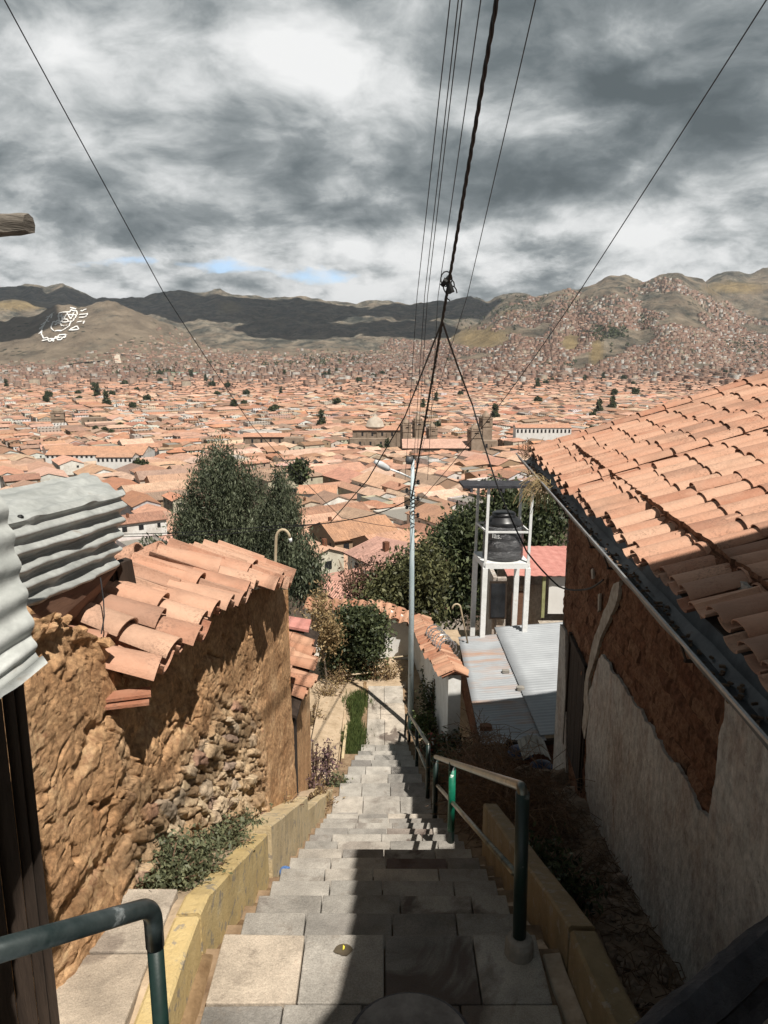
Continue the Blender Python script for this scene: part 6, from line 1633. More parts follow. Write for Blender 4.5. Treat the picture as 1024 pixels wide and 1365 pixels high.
def church(name, label, cat, u, v, y, towers, bodies, dome=None, lmname=None):
    x, y, z = at_px(u, v, y); t = thing(name, label, cat, (x, y, z))
    for (pu, pv_top, yy, w, h) in towers:
        tx = PY(pu, pv_top, yy).x; tz = PY(pu, pv_top, yy).z - h
        mb, md = MB(), MB(); church_tower(mb, md, tx, yy, tz, w, h); tw = mb.build('tower', M['stone_wall'], t); md.build('cupola', M['stone_wall'], tw, smooth=True); landmark(tx, yy, w)
    for (u0, u1, vt, yy, dep, rz, roofm) in bodies:
        a, b = PY(u0, vt, yy), PY(u1, vt, yy); zt = a.z; zb = height((a.x + b.x) / 2, yy) - 6; cxm = (a.x + b.x) / 2; w = abs(b.x - a.x)
        mb = MB(); mb.box((cxm, yy + dep / 2, (zt + zb) / 2), (w, dep, zt - zb), rz)
        for i in range(max(2, int(w / 7))):
            bx = a.x + (i + .5) * w / max(2, int(w / 7)); mb.box((bx, yy - 0.3, (zt + zb) / 2 - 1), (0.9, 0.8, zt - zb - 2), 0)
        for i in range(max(1, int(w / 9))): pass
        mb.build('nave_wall', M['stone_wall'], t)
        wd = MB()
        for i in range(max(2, int(w / 7)) - 1):
            bx = a.x + (i + 1) * w / max(2, int(w / 7)); wd.box((bx, yy - 0.05, zt - 3.4), (1.5, 0.25, 2.6), 0)
        wd.build('windows_row', M['glass'], t).name = 'nave_windows'
        if roofm:
            hb = HB(); g = HB(); gable(g, hb, dep + 1, w + 1, 0, .3, (0.3, .22, .16), roofm, zb=-.1)
            V_ = np.array(hb.V + g.V); R_ = np.stack([V_[:, 1] + cxm, V_[:, 0] + yy + dep / 2, V_[:, 2] + zt], 1)
            Qn = np.arange(len(V_)).reshape(-1, 4); np_mesh('nave_roof', R_, Qn, M['town_roof'], t, tint=np.array(hb.T + g.T), uv=np.array(hb.U + g.U))
        landmark(cxm, yy + dep / 2, max(w, dep) * .55)
    if dome:
        pu, pv, yy, r = dome; c = PY(pu, pv, yy)
        mb = MB(); mb.lathe((c.x, yy, c.z), [(r, -r * 1.0), (r, -r * .35), (r * 1.06, -r * .3), (r * 1.06, -r * .2), (r * .98, -r * .15), (r * .88, r * .28), (r * .62, r * .6), (r * .25, r * .8), (r * .12, r * .84), (r * .11, r * 1.05), (0.05, r * 1.2)], 24); mb.build('dome', M['church_roof'], t, smooth=True)
    if lmname: LM[lmname] = (u, v)
    return t
TR = (0.5, 0.27, 0.18)
church('domed_church', 'brown stone church with a pale dome and twin towers in the city centre', 'church', 525, 590, 600,
       [(541, 556, 590, 6.6, 27), (557, 551, 606, 6.6, 29), (576, 562, 590, 6.6, 25)], [(470, 536, 573, 606, 14, 0, TR), (534, 584, 585, 594, 8, 0, None), (466, 522, 585, 590, 7, 0, None)], (500, 565, 613, 7.2), 'domed church')
church('cathedral', 'stone cathedral with a pinkish roof and two bell towers right of the domed church', 'church', 632, 600, 545,
       [(633, 563, 545, 7.6, 26), (648, 547, 585, 7.6, 29)], [(538, 624, 597, 542, 30, 0, (0.56, 0.35, 0.27)), (604, 664, 588, 560, 9, 0, None)], None, 'cathedral towers')
for (u_, y_, r_) in ((500, 575, 16), (545, 572, 16), (480, 580, 14), (520, 560, 10), (580, 525, 12), (610, 525, 12), (640, 528, 12), (560, 525, 12), (545, 600, 10)): landmark(PY(u_, 580, y_).x, y_, r_)
church('stone_church', 'brown stone church with one square bell tower at the left of the city', 'church', 77, 575, 850,
       [(76, 541, 850, 13, 34)], [(108, 136, 557, 835, 14, 0, None), (10, 66, 566, 850, 16, 0, TR)], None, 'square bell tower')
church('long_church', 'long brown stone church with buttressed side wall above the eucalyptus trees', 'church', 365, 590, 600,
       [], [(324, 385, 582, 600, 14, 0, TR), (378, 404, 584, 590, 12, 0, None)], None, 'buttressed long church')
def arcade_house():
    x, y, z = at_px(415, 672, 262); t = thing('arcaded_house', 'white house with arched windows and clay tile roof right of the eucalyptus trees', 'house', (x, y, z)); landmark(x + 2, y + 6, 14); LM['arcaded white house'] = (415, 662)
    a, b = PY(398, 660, y), PY(447, 660, y); zt = PY(400, 657, y).z; w = b.x - a.x
    mb = MB(); mb.box(((a.x + b.x) / 2, y + 5, (zt + z) / 2 - 1.5), (w, 10, zt - z + 3)); mb.build('wall', M['white_wall_far'], t)
    for i in range(3):
        px_ = lerp(a.x, b.x, .18 + .17 * i); mb = MB(); prof = [(-.55, 0), (.55, 0), (.55, 1.3)] + [(.55 * math.cos(q * .52), 1.3 + .55 * math.sin(q * .52)) for q in range(1, 6)] + [(-.55, 1.3)]
        n = len(prof); zz = zt - 3.8
        mb.add([(px_ + p, y - .06, zz + q) for p, q in prof] + [(px_ + p, y + .1, zz + q) for p, q in prof], [tuple(range(n))] + [(k, (k + 1) % n, n + (k + 1) % n, n + k) for k in range(n)]); mb.build('arched_window', M['glass'], t)
    hb, g = HB(), HB(); gable(g, hb, 10.5, w + .6, 0, .36, (0.72, .7, .66), (0.52, 0.28, 0.18), zb=-.1)
    V_ = np.array(hb.V + g.V); R_ = np.stack([V_[:, 1] + (a.x + b.x) / 2, -V_[:, 0] + y + 5, V_[:, 2] + zt], 1)
    np_mesh('roof', R_, np.arange(len(V_)).reshape(-1, 4), M['town_roof'], t, tint=np.array(hb.T + g.T), uv=np.array(hb.U + g.U))
arcade_house()
def slab_building(name, label, u0, u1, v0, v1, y, dep, wallm, roofm, floors, cols, lmname=None, roof_t=None):
    a, b = PY(u0, v0, y), PY(u1, v0, y); zt, zb = a.z, PY(u0, v1, y).z
    t = thing(name, label, 'building', ((a.x + b.x) / 2, y, zb)); landmark((a.x + b.x) / 2, y + dep / 2, (b.x - a.x) * .55 + 4)
    mb = MB(); mb.box(((a.x + b.x) / 2, y + dep / 2, (zt + zb) / 2 - 3), (b.x - a.x, dep, zt - zb + 6)); mb.build('wall', M[wallm], t)
    fh = (zt - zb) / floors; cw = (b.x - a.x) / cols
    for f in range(floors):
        for c in range(cols):
            mb = MB(); mb.box((a.x + (c + .5) * cw, y - .02, zb + (f + .55) * fh), (cw * .45, .3, fh * .45)); mb.build('window', M['glass'], t)
    if roof_t:
        hb, g = HB(), HB(); gable(g, hb, dep, b.x - a.x, 0, .3, (0.7, .68, .62), roof_t, zb=-.1); V_ = np.array(hb.V + g.V)
        R_ = np.stack([V_[:, 1] + (a.x + b.x) / 2, -V_[:, 0] + y + dep / 2, V_[:, 2] + zt], 1); np_mesh('roof', R_, np.arange(len(V_)).reshape(-1, 4), M['town_roof'], t, tint=np.array(hb.T + g.T), uv=np.array(hb.U + g.U))
    else:
        mb = MB(); mb.box(((a.x + b.x) / 2, y + dep / 2, zt + .4), (b.x - a.x + 1, dep + 1, .8)); mb.build('roof', M[roofm], t)
    if lmname: LM[lmname] = ((u0 + u1) / 2, (v0 + v1) / 2)
slab_building('long_building', 'long cream building with one window row left of the big tiled roof', 688, 762, 570, 580, 640, 14, 'white_wall_far', None, 1, 14, 'long windowed building', TR)
slab_building('long_building', 'pale building with small windows and tile roof between domed church and cathedral', 584, 618, 567, 577, 790, 12, 'white_wall_far', None, 1, 8, None, TR)
slab_building('hall', 'large hall with a green sheet roof near the foot of the left hill', 224, 262, 497, 507, 2500, 40, 'white_wall_far', 'green_roof', 1, 6)
slab_building('apartment_block', 'white apartment block with pink ends below the green roofed hall', 197, 214, 509, 521, 2000, 20, 'white_wall_far', 'concrete', 4, 6)
slab_building('school', 'long low white school with windows just above the tin hut', 128, 176, 609, 618, 400, 10, 'white_wall_far', None, 1, 8, 'long white school', (0.46, 0.27, 0.18))
slab_building('market_hall', 'broad tile roofed hall with white skylights above the tin hut', 60, 190, 606, 612, 480, 26, 'white_wall_far', None, 1, 20, 'skylight hall', (0.5, 0.28, 0.18))
# ------------------------------------------------------------------ the town: blocks, lots, houses
ORD = ['nearest', 'second', 'third', 'fourth', 'fifth', 'sixth', 'seventh', 'eighth', 'ninth', 'tenth', 'eleventh', 'twelfth', 'thirteenth', 'fourteenth', 'fifteenth', 'sixteenth', 'seventeenth', 'eighteenth', 'nineteenth', 'twentieth']
LM.update({'tallest eucalyptus': (290, 665), 'street lamp head': (508, 620), 'water stand': (672, 690), 'tin hut': (80, 640), 'cane lamp': (376, 720), 'big tiled roof': (780, 560), 'round bush': (478, 840)})
def where(u, v):
    best = min(LM.items(), key=lambda q: math.hypot(q[1][0] - u, (q[1][1] - v) * 1.6)); du, dv = u - best[1][0], (v - best[1][1]) * 1.6
    d = ('right of' if du > 0 else 'left of') if abs(du) > abs(dv) else ('below' if dv > 0 else 'above')
    return best[0], d, math.hypot(du, dv)
def name_all(items, noun):
    """items: (object, look, u, v); each label says which one"""
    bins = {}
    for o, look, u, v in items:
        lm, d, q = where(u, v); bins.setdefault((look, lm, d), []).append((q, o))
    for (look, lm, d), L in bins.items():
        L.sort(key=lambda q: q[0])
        for i, (q, o) in enumerate(L):
            o['label'] = f"{look} {d} the {lm}" if len(L) == 1 else f"{look}, {ORD[min(i, 19)]} such {noun} {d} the {lm}"
ROT = 0.56
cr_, sr_ = math.cos(ROT), math.sin(ROT)
def bsp(x0, x1, y0, y1, g, lots, mx):
    w, l = x1 - x0, y1 - y0
    if (w * l < mx and max(w, l) < 48) or max(w, l) < 12: lots.append((x0, x1, y0, y1)); return
    f = g.uniform(0.36, 0.64)
    if w > l: bsp(x0, x0 + w * f, y0, y1, g, lots, mx); bsp(x0 + w * f, x1, y0, y1, g, lots, mx)
    else: bsp(x0, x1, y0, y0 + l * f, g, lots, mx); bsp(x0, x1, y0 + l * f, y1, g, lots, mx)
g = random.Random(17); LOTS = []
for bi in range(-16, 24):
    for bj in range(-8, 27):
        X0, Y0 = bi * 66, bj * 62
        c = (X0 + 33, Y0 + 31); wx, wy = c[0] * cr_ - c[1] * sr_, c[0] * sr_ + c[1] * cr_
        if wy < 10 or wy > 1560 or abs(wx) > 0.66 * wy + 60: continue
        L = []; bsp(X0 + 2.5, X0 + 64, Y0 + 2.5, Y0 + 60, g, L, g.choice((150, 210, 260)) if wy < 260 else g.choice((190, 330, 620, 950))); LOTS += L
CAND = []
for (x0, x1, y0, y1) in LOTS:
    cx_, cy_ = (x0 + x1) / 2, (y0 + y1) / 2; wx, wy = cx_ * cr_ - cy_ * sr_, cx_ * sr_ + cy_ * cr_
    if wy < 52 or wy > 1520 or abs(wx) > 0.62 * wy + 15: continue
    if any(math.hypot(wx - a, wy - b) < r_ + min(9, max(x1 - x0, y1 - y0) * .5) for a, b, r_ in LAND): continue
    if g.random() < 0.06: continue
    w, l = x1 - x0 - 1.3, y1 - y0 - 1.3
    rz = ROT + g.gauss(0, 0.05)
    z = height(wx, wy); h = g.choice((3.2, 4.0, 4.8, 5.6, 6.6)); sl = g.uniform(0.26, 0.38)
    near = wy < 180
    rt = jit(ROOFS[g.choice((0, 0, 1, 1, 2, 3, 4, 5))][0], g); ri = 0
    k = g.choices(range(6), (5, 5, 3, 3, 3, 2))[0]; rt = jit(ROOFS[k][0], g, .1); ri = k
    wi = g.choices(range(5), (6, 3, 4, 1.5, 1.5))[0]; wt = jit(WALLS[wi][0], g, .07)
    if w > 19 and l > 19: ty = 'courtyard'
    else: ty = 'hip' if g.random() < .2 else 'gable'
    flat = g.random() < (0.035 if wy < 700 else .12)
    CAND.append(dict(x=wx, y=wy, z=z, w=w, l=l, h=h, sl=sl, rz=rz, rt=rt, ri=ri, wi=wi, wt=wt, ty='flat' if flat and ty != 'courtyard' else ty))
def build_house(c, hbW, hbR, wm, rm):
    w, l = c['w'], c['l']; sw = w > l
    if c['ty'] == 'courtyard': courtyard(hbW, hbR, w, l, c['h'], c['sl'], c['wt'], c['rt'], min(w, l) * .3, wm=wm, rm=rm)
    elif c['ty'] == 'flat':
        P = [(-w / 2, -l / 2), (w / 2, -l / 2), (w / 2, l / 2), (-w / 2, l / 2)]; H = c['h'] + 1.5; walls(hbW, P, -5, H + .5, c['wt'], wm)
        hbR.quad((P[0][0], P[0][1], H), (P[1][0], P[1][1], H), (P[2][0], P[2][1], H), (P[3][0], P[3][1], H), (0.38, 0.35, 0.32), 0, [(0, 0), (0, 0), (0, 0), (0, 0)])
    else:
        if sw:
            a, b = HB(), HB(); gable(a, b, l, w, c['h'], c['sl'], c['wt'], c['rt'], hip=c['ty'] == 'hip', wm=wm, rm=rm)
            for s_, d_ in ((a, hbW), (b, hbR)):
                n = len(d_.V); d_.V += [(-p[1], p[0], p[2]) for p in s_.V]; d_.Q += [tuple(i + n for i in q) for q in s_.Q]; d_.T += s_.T; d_.U += s_.U; d_.M += s_.M
        else: gable(hbW, hbR, w, l, c['h'], c['sl'], c['wt'], c['rt'], hip=c['ty'] == 'hip', wm=wm, rm=rm)
for c in CAND:
    u, v, D = proj((c['x'], c['y'], c['z'] + c['h'] + 1.5)); c['u'], c['v'] = u, v
    c['vis'] = -6 < u < 1030 and v < 905 and not any(inpoly(u, v, P) for P in OCC)
CAND.sort(key=lambda c: math.hypot(c['x'], c['y']))
vis = [c for c in CAND if c['vis']]
NEAR = vis[:290]; nearset = set(id(c) for c in NEAR)
FAR_LIMIT = NEAR[-1]['y']
ITEMS = []
SIZEW = lambda c: 'large' if c['w'] * c['l'] > 240 else ('small' if c['w'] * c['l'] < 90 else ('long' if max(c['w'], c['l']) > 1.9 * min(c['w'], c['l']) else ''))
GH = 'tile roofed houses on the slope and in the old town'
for c in NEAR:
    t = thing('house', 'house', 'house', (c['x'], c['y'], c['z']), c['rz'], GH)
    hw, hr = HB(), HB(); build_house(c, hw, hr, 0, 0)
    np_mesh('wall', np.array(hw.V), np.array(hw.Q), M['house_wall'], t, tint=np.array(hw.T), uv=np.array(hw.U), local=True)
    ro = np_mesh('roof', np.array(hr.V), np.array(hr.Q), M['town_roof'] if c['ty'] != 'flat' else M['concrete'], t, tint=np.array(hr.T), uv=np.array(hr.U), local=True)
    # windows and a door on the sides that face the steps
    w, l, h = c['w'], c['l'], c['h']
    r = random.Random(int(c['x'] * 7 + c['y'] * 13))
    kx, ky = -c['x'], -c['y']; lx, ly = kx * math.cos(-c['rz']) - ky * math.sin(-c['rz']), kx * math.sin(-c['rz']) + ky * math.cos(-c['rz'])
    sides = [((0, -1) if ly < 0 else (0, 1), w, l / 2), ((-1, 0) if lx < 0 else (1, 0), l, w / 2)]
    for (nx_, ny_), span, off in sides:
        n = max(1, int(span / 3.6)); n = min(n, 4 if c['y'] < 260 else 2)
        for i in range(n):
            if r.random() < .25: continue
            s = (i + .5) / n * span - span / 2 + r.uniform(-.3, .3); ww, hh = r.choice(((1.0, 1.3), (.8, 1.1), (1.2, 1.2))); zc = h - 1.55
            mb = MB(); mb.box((0, 0, 0), (ww, .16, hh) if ny_ else (.16, ww, hh))
            o = mb.build('window', M['glass'], None); o.parent = t; o.location = (s if ny_ else nx_ * off, ny_ * off if ny_ else s, zc)
    if c['y'] < 330 and c['ty'] != 'flat' and r.random() < .3:
        mb = MB(); mb.box((0, 0, 0), (.6, .6, 1.6)); o = mb.build('chimney', M['adobe_dark'], None); o.parent = ro; o.location = (r.uniform(-.3, .3) * w, r.uniform(-.3, .3) * l, h + min(w, l) * .5 * c['sl'] * .5 + .4)
    look = ' '.join(q for q in (SIZEW(c), WALLS[c['wi']][1], 'courtyard house' if c['ty'] == 'courtyard' else ('flat roofed house' if c['ty'] == 'flat' else ('hipped house' if c['ty'] == 'hip' else 'gabled house'))) if q)
    if c['ty'] != 'flat': look += f", {ROOFS[c['ri']][1]} roof"
    ITEMS.append((t, look, c['u'], c['v']))
name_all(ITEMS, 'house')
# ---- everything farther out: one town
Vs, Qs, Ts, Us, Ms = [], [], [], [], []
nV = 0
mass = HB()
for c in CAND:
    if id(c) in nearset: continue
    if not (-60 < c['u'] < 1090): continue
    if c['y'] < FAR_LIMIT * 0.6: continue
    a, b = HB(), HB(); build_house(c, a, b, 0, 1 if c['ty'] != 'flat' else 0)
    ca, sa = math.cos(c['rz']), math.sin(c['rz'])
    for s_ in (a, b):
        n = len(mass.V); mass.V += [(p[0] * ca - p[1] * sa + c['x'], p[0] * sa + p[1] * ca + c['y'], p[2] + c['z']) for p in s_.V]; mass.Q += [tuple(i + n for i in q) for q in s_.Q]; mass.T += s_.T; mass.U += s_.U; mass.M += s_.M
Vs.append(np.array(mass.V)); Qs.append(np.array(mass.Q)); Ts.append(np.array(mass.T)); Us.append(np.array(mass.U)); Ms.append(np.array(mass.M)); nV = len(mass.V)
G = np.random.default_rng(5)
def boxes(x, y, z, w, l, h, rz, wt, rt, gab):
    """blocks with flat or gabled tops, all at once"""
    global nV
    n = len(x); ca, sa = np.cos(rz), np.sin(rz)
    def W(px, py, pz): return np.stack([x + px * ca - py * sa, y + px * sa + py * ca, z + pz], 1)
    X, Y = w / 2, l / 2; r = np.where(gab, X * 0.34, 0.02)
    pts = [W(-X, -Y, -12 + 0 * X), W(X, -Y, -12 + 0 * X), W(X, Y, -12 + 0 * X), W(-X, Y, -12 + 0 * X), W(-X, -Y, h), W(X, -Y, h), W(X, Y, h), W(-X, Y, h), W(0 * X, -Y, h + r), W(0 * X, Y, h + r),
           W(-X - .4, -Y - .3, h - .1), W(X + .4, -Y - .3, h - .1), W(X + .4, Y + .3, h - .1), W(-X - .4, Y + .3, h - .1), W(0 * X, -Y - .3, h + r + .03), W(0 * X, Y + .3, h + r + .03)]
    P = np.stack(pts, 1).reshape(-1, 3)
    F = np.array([(0, 1, 5, 4), (1, 2, 6, 5), (2, 3, 7, 6), (3, 0, 4, 7), (4, 5, 8, 8), (6, 7, 9, 9), (11, 12, 15, 14), (13, 10, 14, 15)])
    Q = (np.arange(n)[:, None, None] * 16 + F[None]).reshape(-1, 4)
    T = np.stack([wt] * 6 + [rt] * 2, 1).reshape(-1, 3)
    H = h + 12; Z = np.zeros(n)
    def uvw(L): return np.stack([np.stack([Z, Z], 1), np.stack([L, Z], 1), np.stack([L, H], 1), np.stack([Z, H], 1)], 1)
    z4 = np.zeros((n, 4, 2)); rf = np.stack([np.stack([Z, Z], 1), np.stack([l, Z], 1), np.stack([l, X], 1), np.stack([Z, X], 1)], 1)
    U = np.stack([uvw(w), uvw(l), uvw(w), uvw(l), z4, z4, rf, rf], 1).reshape(-1, 2)
    Mi = np.tile(np.array([0, 0, 0, 0, 0, 0, 1, 1]), (n, 1)); Mi[~gab, 6:] = 0; Mi = Mi.ravel()
    U = U.reshape(n, 8, 4, 2); U[~gab, 6:] = 0; U = U.reshape(-1, 2)
    Vs.append(P); Qs.append(Q + nV); Ts.append(T); Us.append(U); Ms.append(Mi); nV += len(P)
wall_pal = np.array([(0.38, 0.235, 0.185), (0.43, 0.285, 0.22), (0.34, 0.23, 0.18), (0.47, 0.345, 0.275), (0.66, 0.63, 0.58), (0.54, 0.46, 0.36), (0.36, 0.33, 0.3), (0.28, 0.18, 0.13)])
roof_pal = np.array([(0.48, 0.275, 0.19), (0.42, 0.24, 0.165), (0.53, 0.33, 0.24), (0.36, 0.23, 0.17), (0.52, 0.28, 0.19)])
flat_pal = np.array([(0.31, 0.25, 0.22), (0.36, 0.28, 0.235), (0.27, 0.23, 0.21), (0.48, 0.46, 0.44), (0.34, 0.225, 0.175), (0.42, 0.25, 0.18)])
def scatter(x, y, pg, hmin, hmax, wmin, wmax, rots, pw):
    n = len(x); z = heights(x, y); gab = G.random(n) < pg
    wt = wall_pal[G.choice(len(wall_pal), n, p=pw)] * (1 + .12 * G.normal(size=(n, 1))); rt = np.where(gab[:, None], roof_pal[G.integers(0, len(roof_pal), n)], flat_pal[G.integers(0, len(flat_pal), n)]) * (1 + .1 * G.normal(size=(n, 1)))
    w = G.uniform(wmin, wmax, n); l = w * G.uniform(1.0, 2.2, n); h = hmin + (hmax - hmin) * G.random(n) ** 2
    boxes(x, y, z, w, l, np.where(gab, np.minimum(h, 7), h), rots + G.normal(size=n) * .08 + (G.random(n) < .5) * 1.571, np.clip(wt, .02, .8), np.clip(rt, .02, .8), gab)
pwt = np.array([.22, .22, .14, .14, .10, .07, .05, .06])
# flat basin
n = 15000; y = np.sqrt(G.uniform(1480 ** 2, 3350 ** 2, n)); x = G.uniform(-.62, .62, n) * y
hx = H0(x, y)[1]; ok = hx < 14
street = (np.abs(((x * cr_ + y * sr_) / 95) % 1 - .5) < .44) & (np.abs(((-x * sr_ + y * cr_) / 80) % 1 - .5) < .44)
ok &= street
for a, b, r_ in LAND: ok &= np.hypot(x - a, y - b) > r_
x, y = x[ok], y[ok]
ppg = np.clip(1.15 - (y - 1480) / 1000, 0.2, 1.0)
scatter(x, y, ppg, 5, 19, 7, 14, ROT, pwt)
# right hills: houses climb, thinning out upwards
n = 42000; y = G.uniform(2500, 4600, n); s = G.uniform(-.06, .62, n); x = s * y; hx = H0(x, y)[1]
top = 70 + 250 * np.clip((s + .02) / .26, 0, 1) + 50 * np.sin(s * 40)
ok = (hx > 6) & (G.random(n) < np.clip(1.25 - hx / top, 0, 1) ** .7) & (y < 4560)
y = y + np.clip((np.round(hx / 11.0) * 11.0 - hx) / 0.24, -26, 26) + G.normal(size=n) * 2.5; x = s * y
pn = np.array([noise.noise(Vector((a * .004, b * .003, 9))) for a, b in zip(x, y)]); ok &= pn > -0.22
u_ = 512 + FPX * x / (y * CP - heights(x, y) * SP); v_ = 682.5 - FPX * (y * SP + heights(x, y) * CP) / (y * CP - heights(x, y) * SP)
for (pu, pv, ru, rv) in ((640, 452, 40, 13), (760, 458, 12, 12), (795, 470, 8, 18)): ok &= ((u_ - pu) / ru) ** 2 + ((v_ - pv) / rv) ** 2 > 1
scatter(x[ok], y[ok], 0.16, 4, 14, 7, 12, 0.2, pwt)
# left hill foot
n = 6000; y = G.uniform(2850, 3850, n); s = G.uniform(-.62, -.14, n); x = s * y; hx = H0(x, y)[1]
lim = 34 + 120 * np.exp(-((s + .27) / .10) ** 2)
ok = (hx > 3) & (G.random(n) < np.clip(1.1 - hx / lim, 0, 1))
scatter(x[ok], y[ok], 0.25, 3, 8, 7, 11, 0.3, pwt)
# valley between the hills
n = 4500; y = G.uniform(3300, 5000, n); s = G.uniform(-.22, .1, n); x = s * y; hx = H0(x, y)[1]; ok = (hx < 70) & (G.random(n) < .8 - hx / 120)
scatter(x[ok], y[ok], 0.2, 4, 12, 8, 14, 0.2, pwt)
town = np_mesh('distant_town', np.concatenate(Vs), np.concatenate(Qs), [M['town_wall'], M['town_roof']], tint=np.concatenate(Ts), uv=np.concatenate(Us), mi=np.concatenate(Ms))
tag(town, 'far roofs and brick houses filling the valley floor and climbing the hills', 'town houses', kind='stuff')

# ---- trees in town: three kinds, copied
protos = []
for q in range(3):
    gq = np.random.default_rng(70 + q)
    sh = [((0, 0, 4.2), (2.4, 2.4, 1.9)), ((1.1, .4, 3.4), (1.7, 1.7, 1.3)), ((-1.2, -.3, 3.6), (1.6, 1.7, 1.4))] if q == 0 else ([((0, 0, 5), (1.3, 1.3, 4.2)), ((0.2, 0, 3), (1.7, 1.7, 2))] if q == 1 else [((0, 0, 3), (2.6, 2.2, 1.6)), ((1.5, 0, 3.2), (1.5, 1.4, 1.2)), ((-.9, .6, 4.2), (1.4, 1.3, 1.2))])
    C, T = clumps(sh, 60, 26, .42, gq); C = C.astype(float)
    protos.append((C, T))
TI = []
def town_tree(x, y, q, sc, first={}):
    z = height(x, y)
    t = thing('town_tree', 'tree', 'tree', (x, y, z), rng.uniform(0, 6.28), 'dark trees among the town roofs'); t.scale = (sc, sc, sc)
    if q not in first:
        C, T = protos[q]; cr = leaves_mesh('crown', C, 0.85, M['leaf_dark'], None, None, 0.6, 0, 80 + q, T)
        mb = MB(); mb.tube([(0, 0, -2), (0.05, 0, 1.5), (0, 0, 4)], 0.22, 6, r2=.08); tr = mb.build('trunk', M['bark'], None)
        first[q] = (cr, tr); cr.parent = t; tr.parent = t
    else:
        for s_ in first[q]:
            c = s_.copy(); c.parent = t; COL.objects.link(c)
    u, v, D = proj((x, y, z + 4 * sc)); TI.append((t, ('rounded dark tree', 'tall pointed tree', 'spreading dark tree')[q], u, v))
for u, v, y, q, sc in ((400, 632, 330, 0, 2.2), (188, 622, 400, 0, 1.5), (175, 704, 190, 2, 1.0), (130, 533, 1350, 1, 3.2), (143, 545, 1150, 1, 3.0), (104, 527, 1420, 0, 2.2), (150, 525, 1400, 0, 2.2), (106, 538, 1300, 2, 2), (196, 538, 1250, 0, 2.4), (178, 549, 1080, 0, 2.2), (160, 576, 800, 2, 1.6), (140, 582, 760, 0, 1.1), (128, 580, 760, 0, 1.3), (150, 584, 740, 2, 1.2),
                       (498, 505, 2200, 0, 3), (326, 543, 1150, 0, 2), (418, 580, 640, 0, 1.2), (564, 545, 1100, 1, 2.0), (798, 548, 1000, 1, 2.6), (816, 542, 1080, 1, 2.6), (800, 545, 700, 2, 2.2), (788, 546, 690, 0, 2.0), (812, 548, 680, 2, 1.9), (433, 672, 250, 0, 1.0), (516, 598, 560, 1, 1.2), (505, 596, 560, 2, 1.2), (455, 700, 170, 2, .9), (485, 705, 160, 0, .8), (460, 632, 380, 0, .8), (610, 655, 170, 1, .9), (520, 645, 260, 0, .7), (440, 720, 130, 2, 0.8), (585, 690, 105, 0, .8)):
    p = PY(u, v, y); town_tree(p.x, y, q, sc)
gt = random.Random(23)
while len(TI) < 95:
    y = math.sqrt(gt.uniform(300 ** 2, 2600 ** 2)); x = gt.uniform(-.55, .55) * y; u, v, D = proj((x, y, height(x, y) + 6))
    if any(inpoly(u, v, P) for P in OCC) or any(math.hypot(x - a, y - b) < r_ for a, b, r_ in LAND): continue
    town_tree(x, y, gt.choice((0, 0, 1, 2)), gt.uniform(1.1, 1.9) * (1 + y / 2600))
name_all(TI, 'tree')
# groves on the hills: a far-off mass
gx = np.random.default_rng(9); C = []
for (u, v, ru, rv, n, y0) in ((200, 500, 40, 6, 60, 2300), (225, 496, 22, 5, 40, 2350), (800, 444, 16, 9, 70, 3000), (822, 446, 14, 6, 40, 3000), (860, 432, 10, 8, 30, 3000), (1005, 470, 26, 12, 60, 2700), (985, 460, 16, 8, 30, 2700), (300, 488, 60, 5, 40, 2600), (50, 500, 60, 8, 60, 2300), (160, 498, 30, 5, 30, 2300), (720, 410, 60, 14, 90, 3000), (640, 420, 60, 14, 90, 3000), (745, 490, 40, 8, 16, 2300), (900, 470, 90, 18, 40, 2600), (455, 482, 90, 8, 120, 3200), (400, 488, 60, 5, 60, 3000)):
    for _ in range(n):
        p = hit(u + gx.normal() * ru * .6, v + gx.normal() * rv * .6, y0)
        if p.y > 7500: continue
        s = gx.uniform(5, 11) * (p.y / 3200) ** .5; C.append(np.array(p)[None] + np.abs(gx.normal(size=(16, 3))) * np.array([0, 0, s * .8]) + gx.normal(size=(16, 3)) * np.array([s * .45, s * .45, s * .25]))
C = np.concatenate(C); o = leaves_mesh('hill_groves', C, 7.0, M['leaf_dark'], None, None, 0.8, 0, 3)
tag(o, 'dark groves dotted over the hillsides and the edge of the valley', 'far trees', kind='stuff')

# ------------------------------------------------------------------ clouds that shade the far hills (above the frame), sky, sun
def cloud(name, label, pts_ground, zc, seed):
    """a cloud bank above the given stretch of ground, along the sun's direction"""
    bm_pts = []
    mb = MB(); r = random.Random(seed)
    cs = []
    for (x, y, rx, ry) in pts_ground:
        z0 = height(x, y) if y < 15000 and abs(x / y) < .85 else 200; t_ = (zc - z0) / -SUN.z
        cs.append((x - SUN.x * t_, y - SUN.y * t_, rx, ry))
    for (x, y, rx, ry) in cs:
        rx *= 0.58; ry *= 0.58; rows = []
        for i in range(13):
            row = []
            for q in range(25):
                a = math.pi * i / 12; b = 2 * math.pi * q / 24; qx, qy, qz = math.sin(a) * math.cos(b), math.sin(a) * math.sin(b), math.cos(a)
                f = 1 + 0.28 * fbm(qx + x * .001, qy + y * .001, qz, 1.6, 4); row.append((x + rx * qx * f, y + ry * qy * f, zc + 160 * qz * f))
            rows.append(row)
        mb.grid(rows)
    o = mb.build(name, mat_basic('cloud_grey', (0.5, 0.5, 0.5), (0.7, 0.7, 0.7), .002, 1, 0), None, origin=(cs[0][0], cs[0][1], zc), smooth=True)
    return tag(o, label, 'cloud')
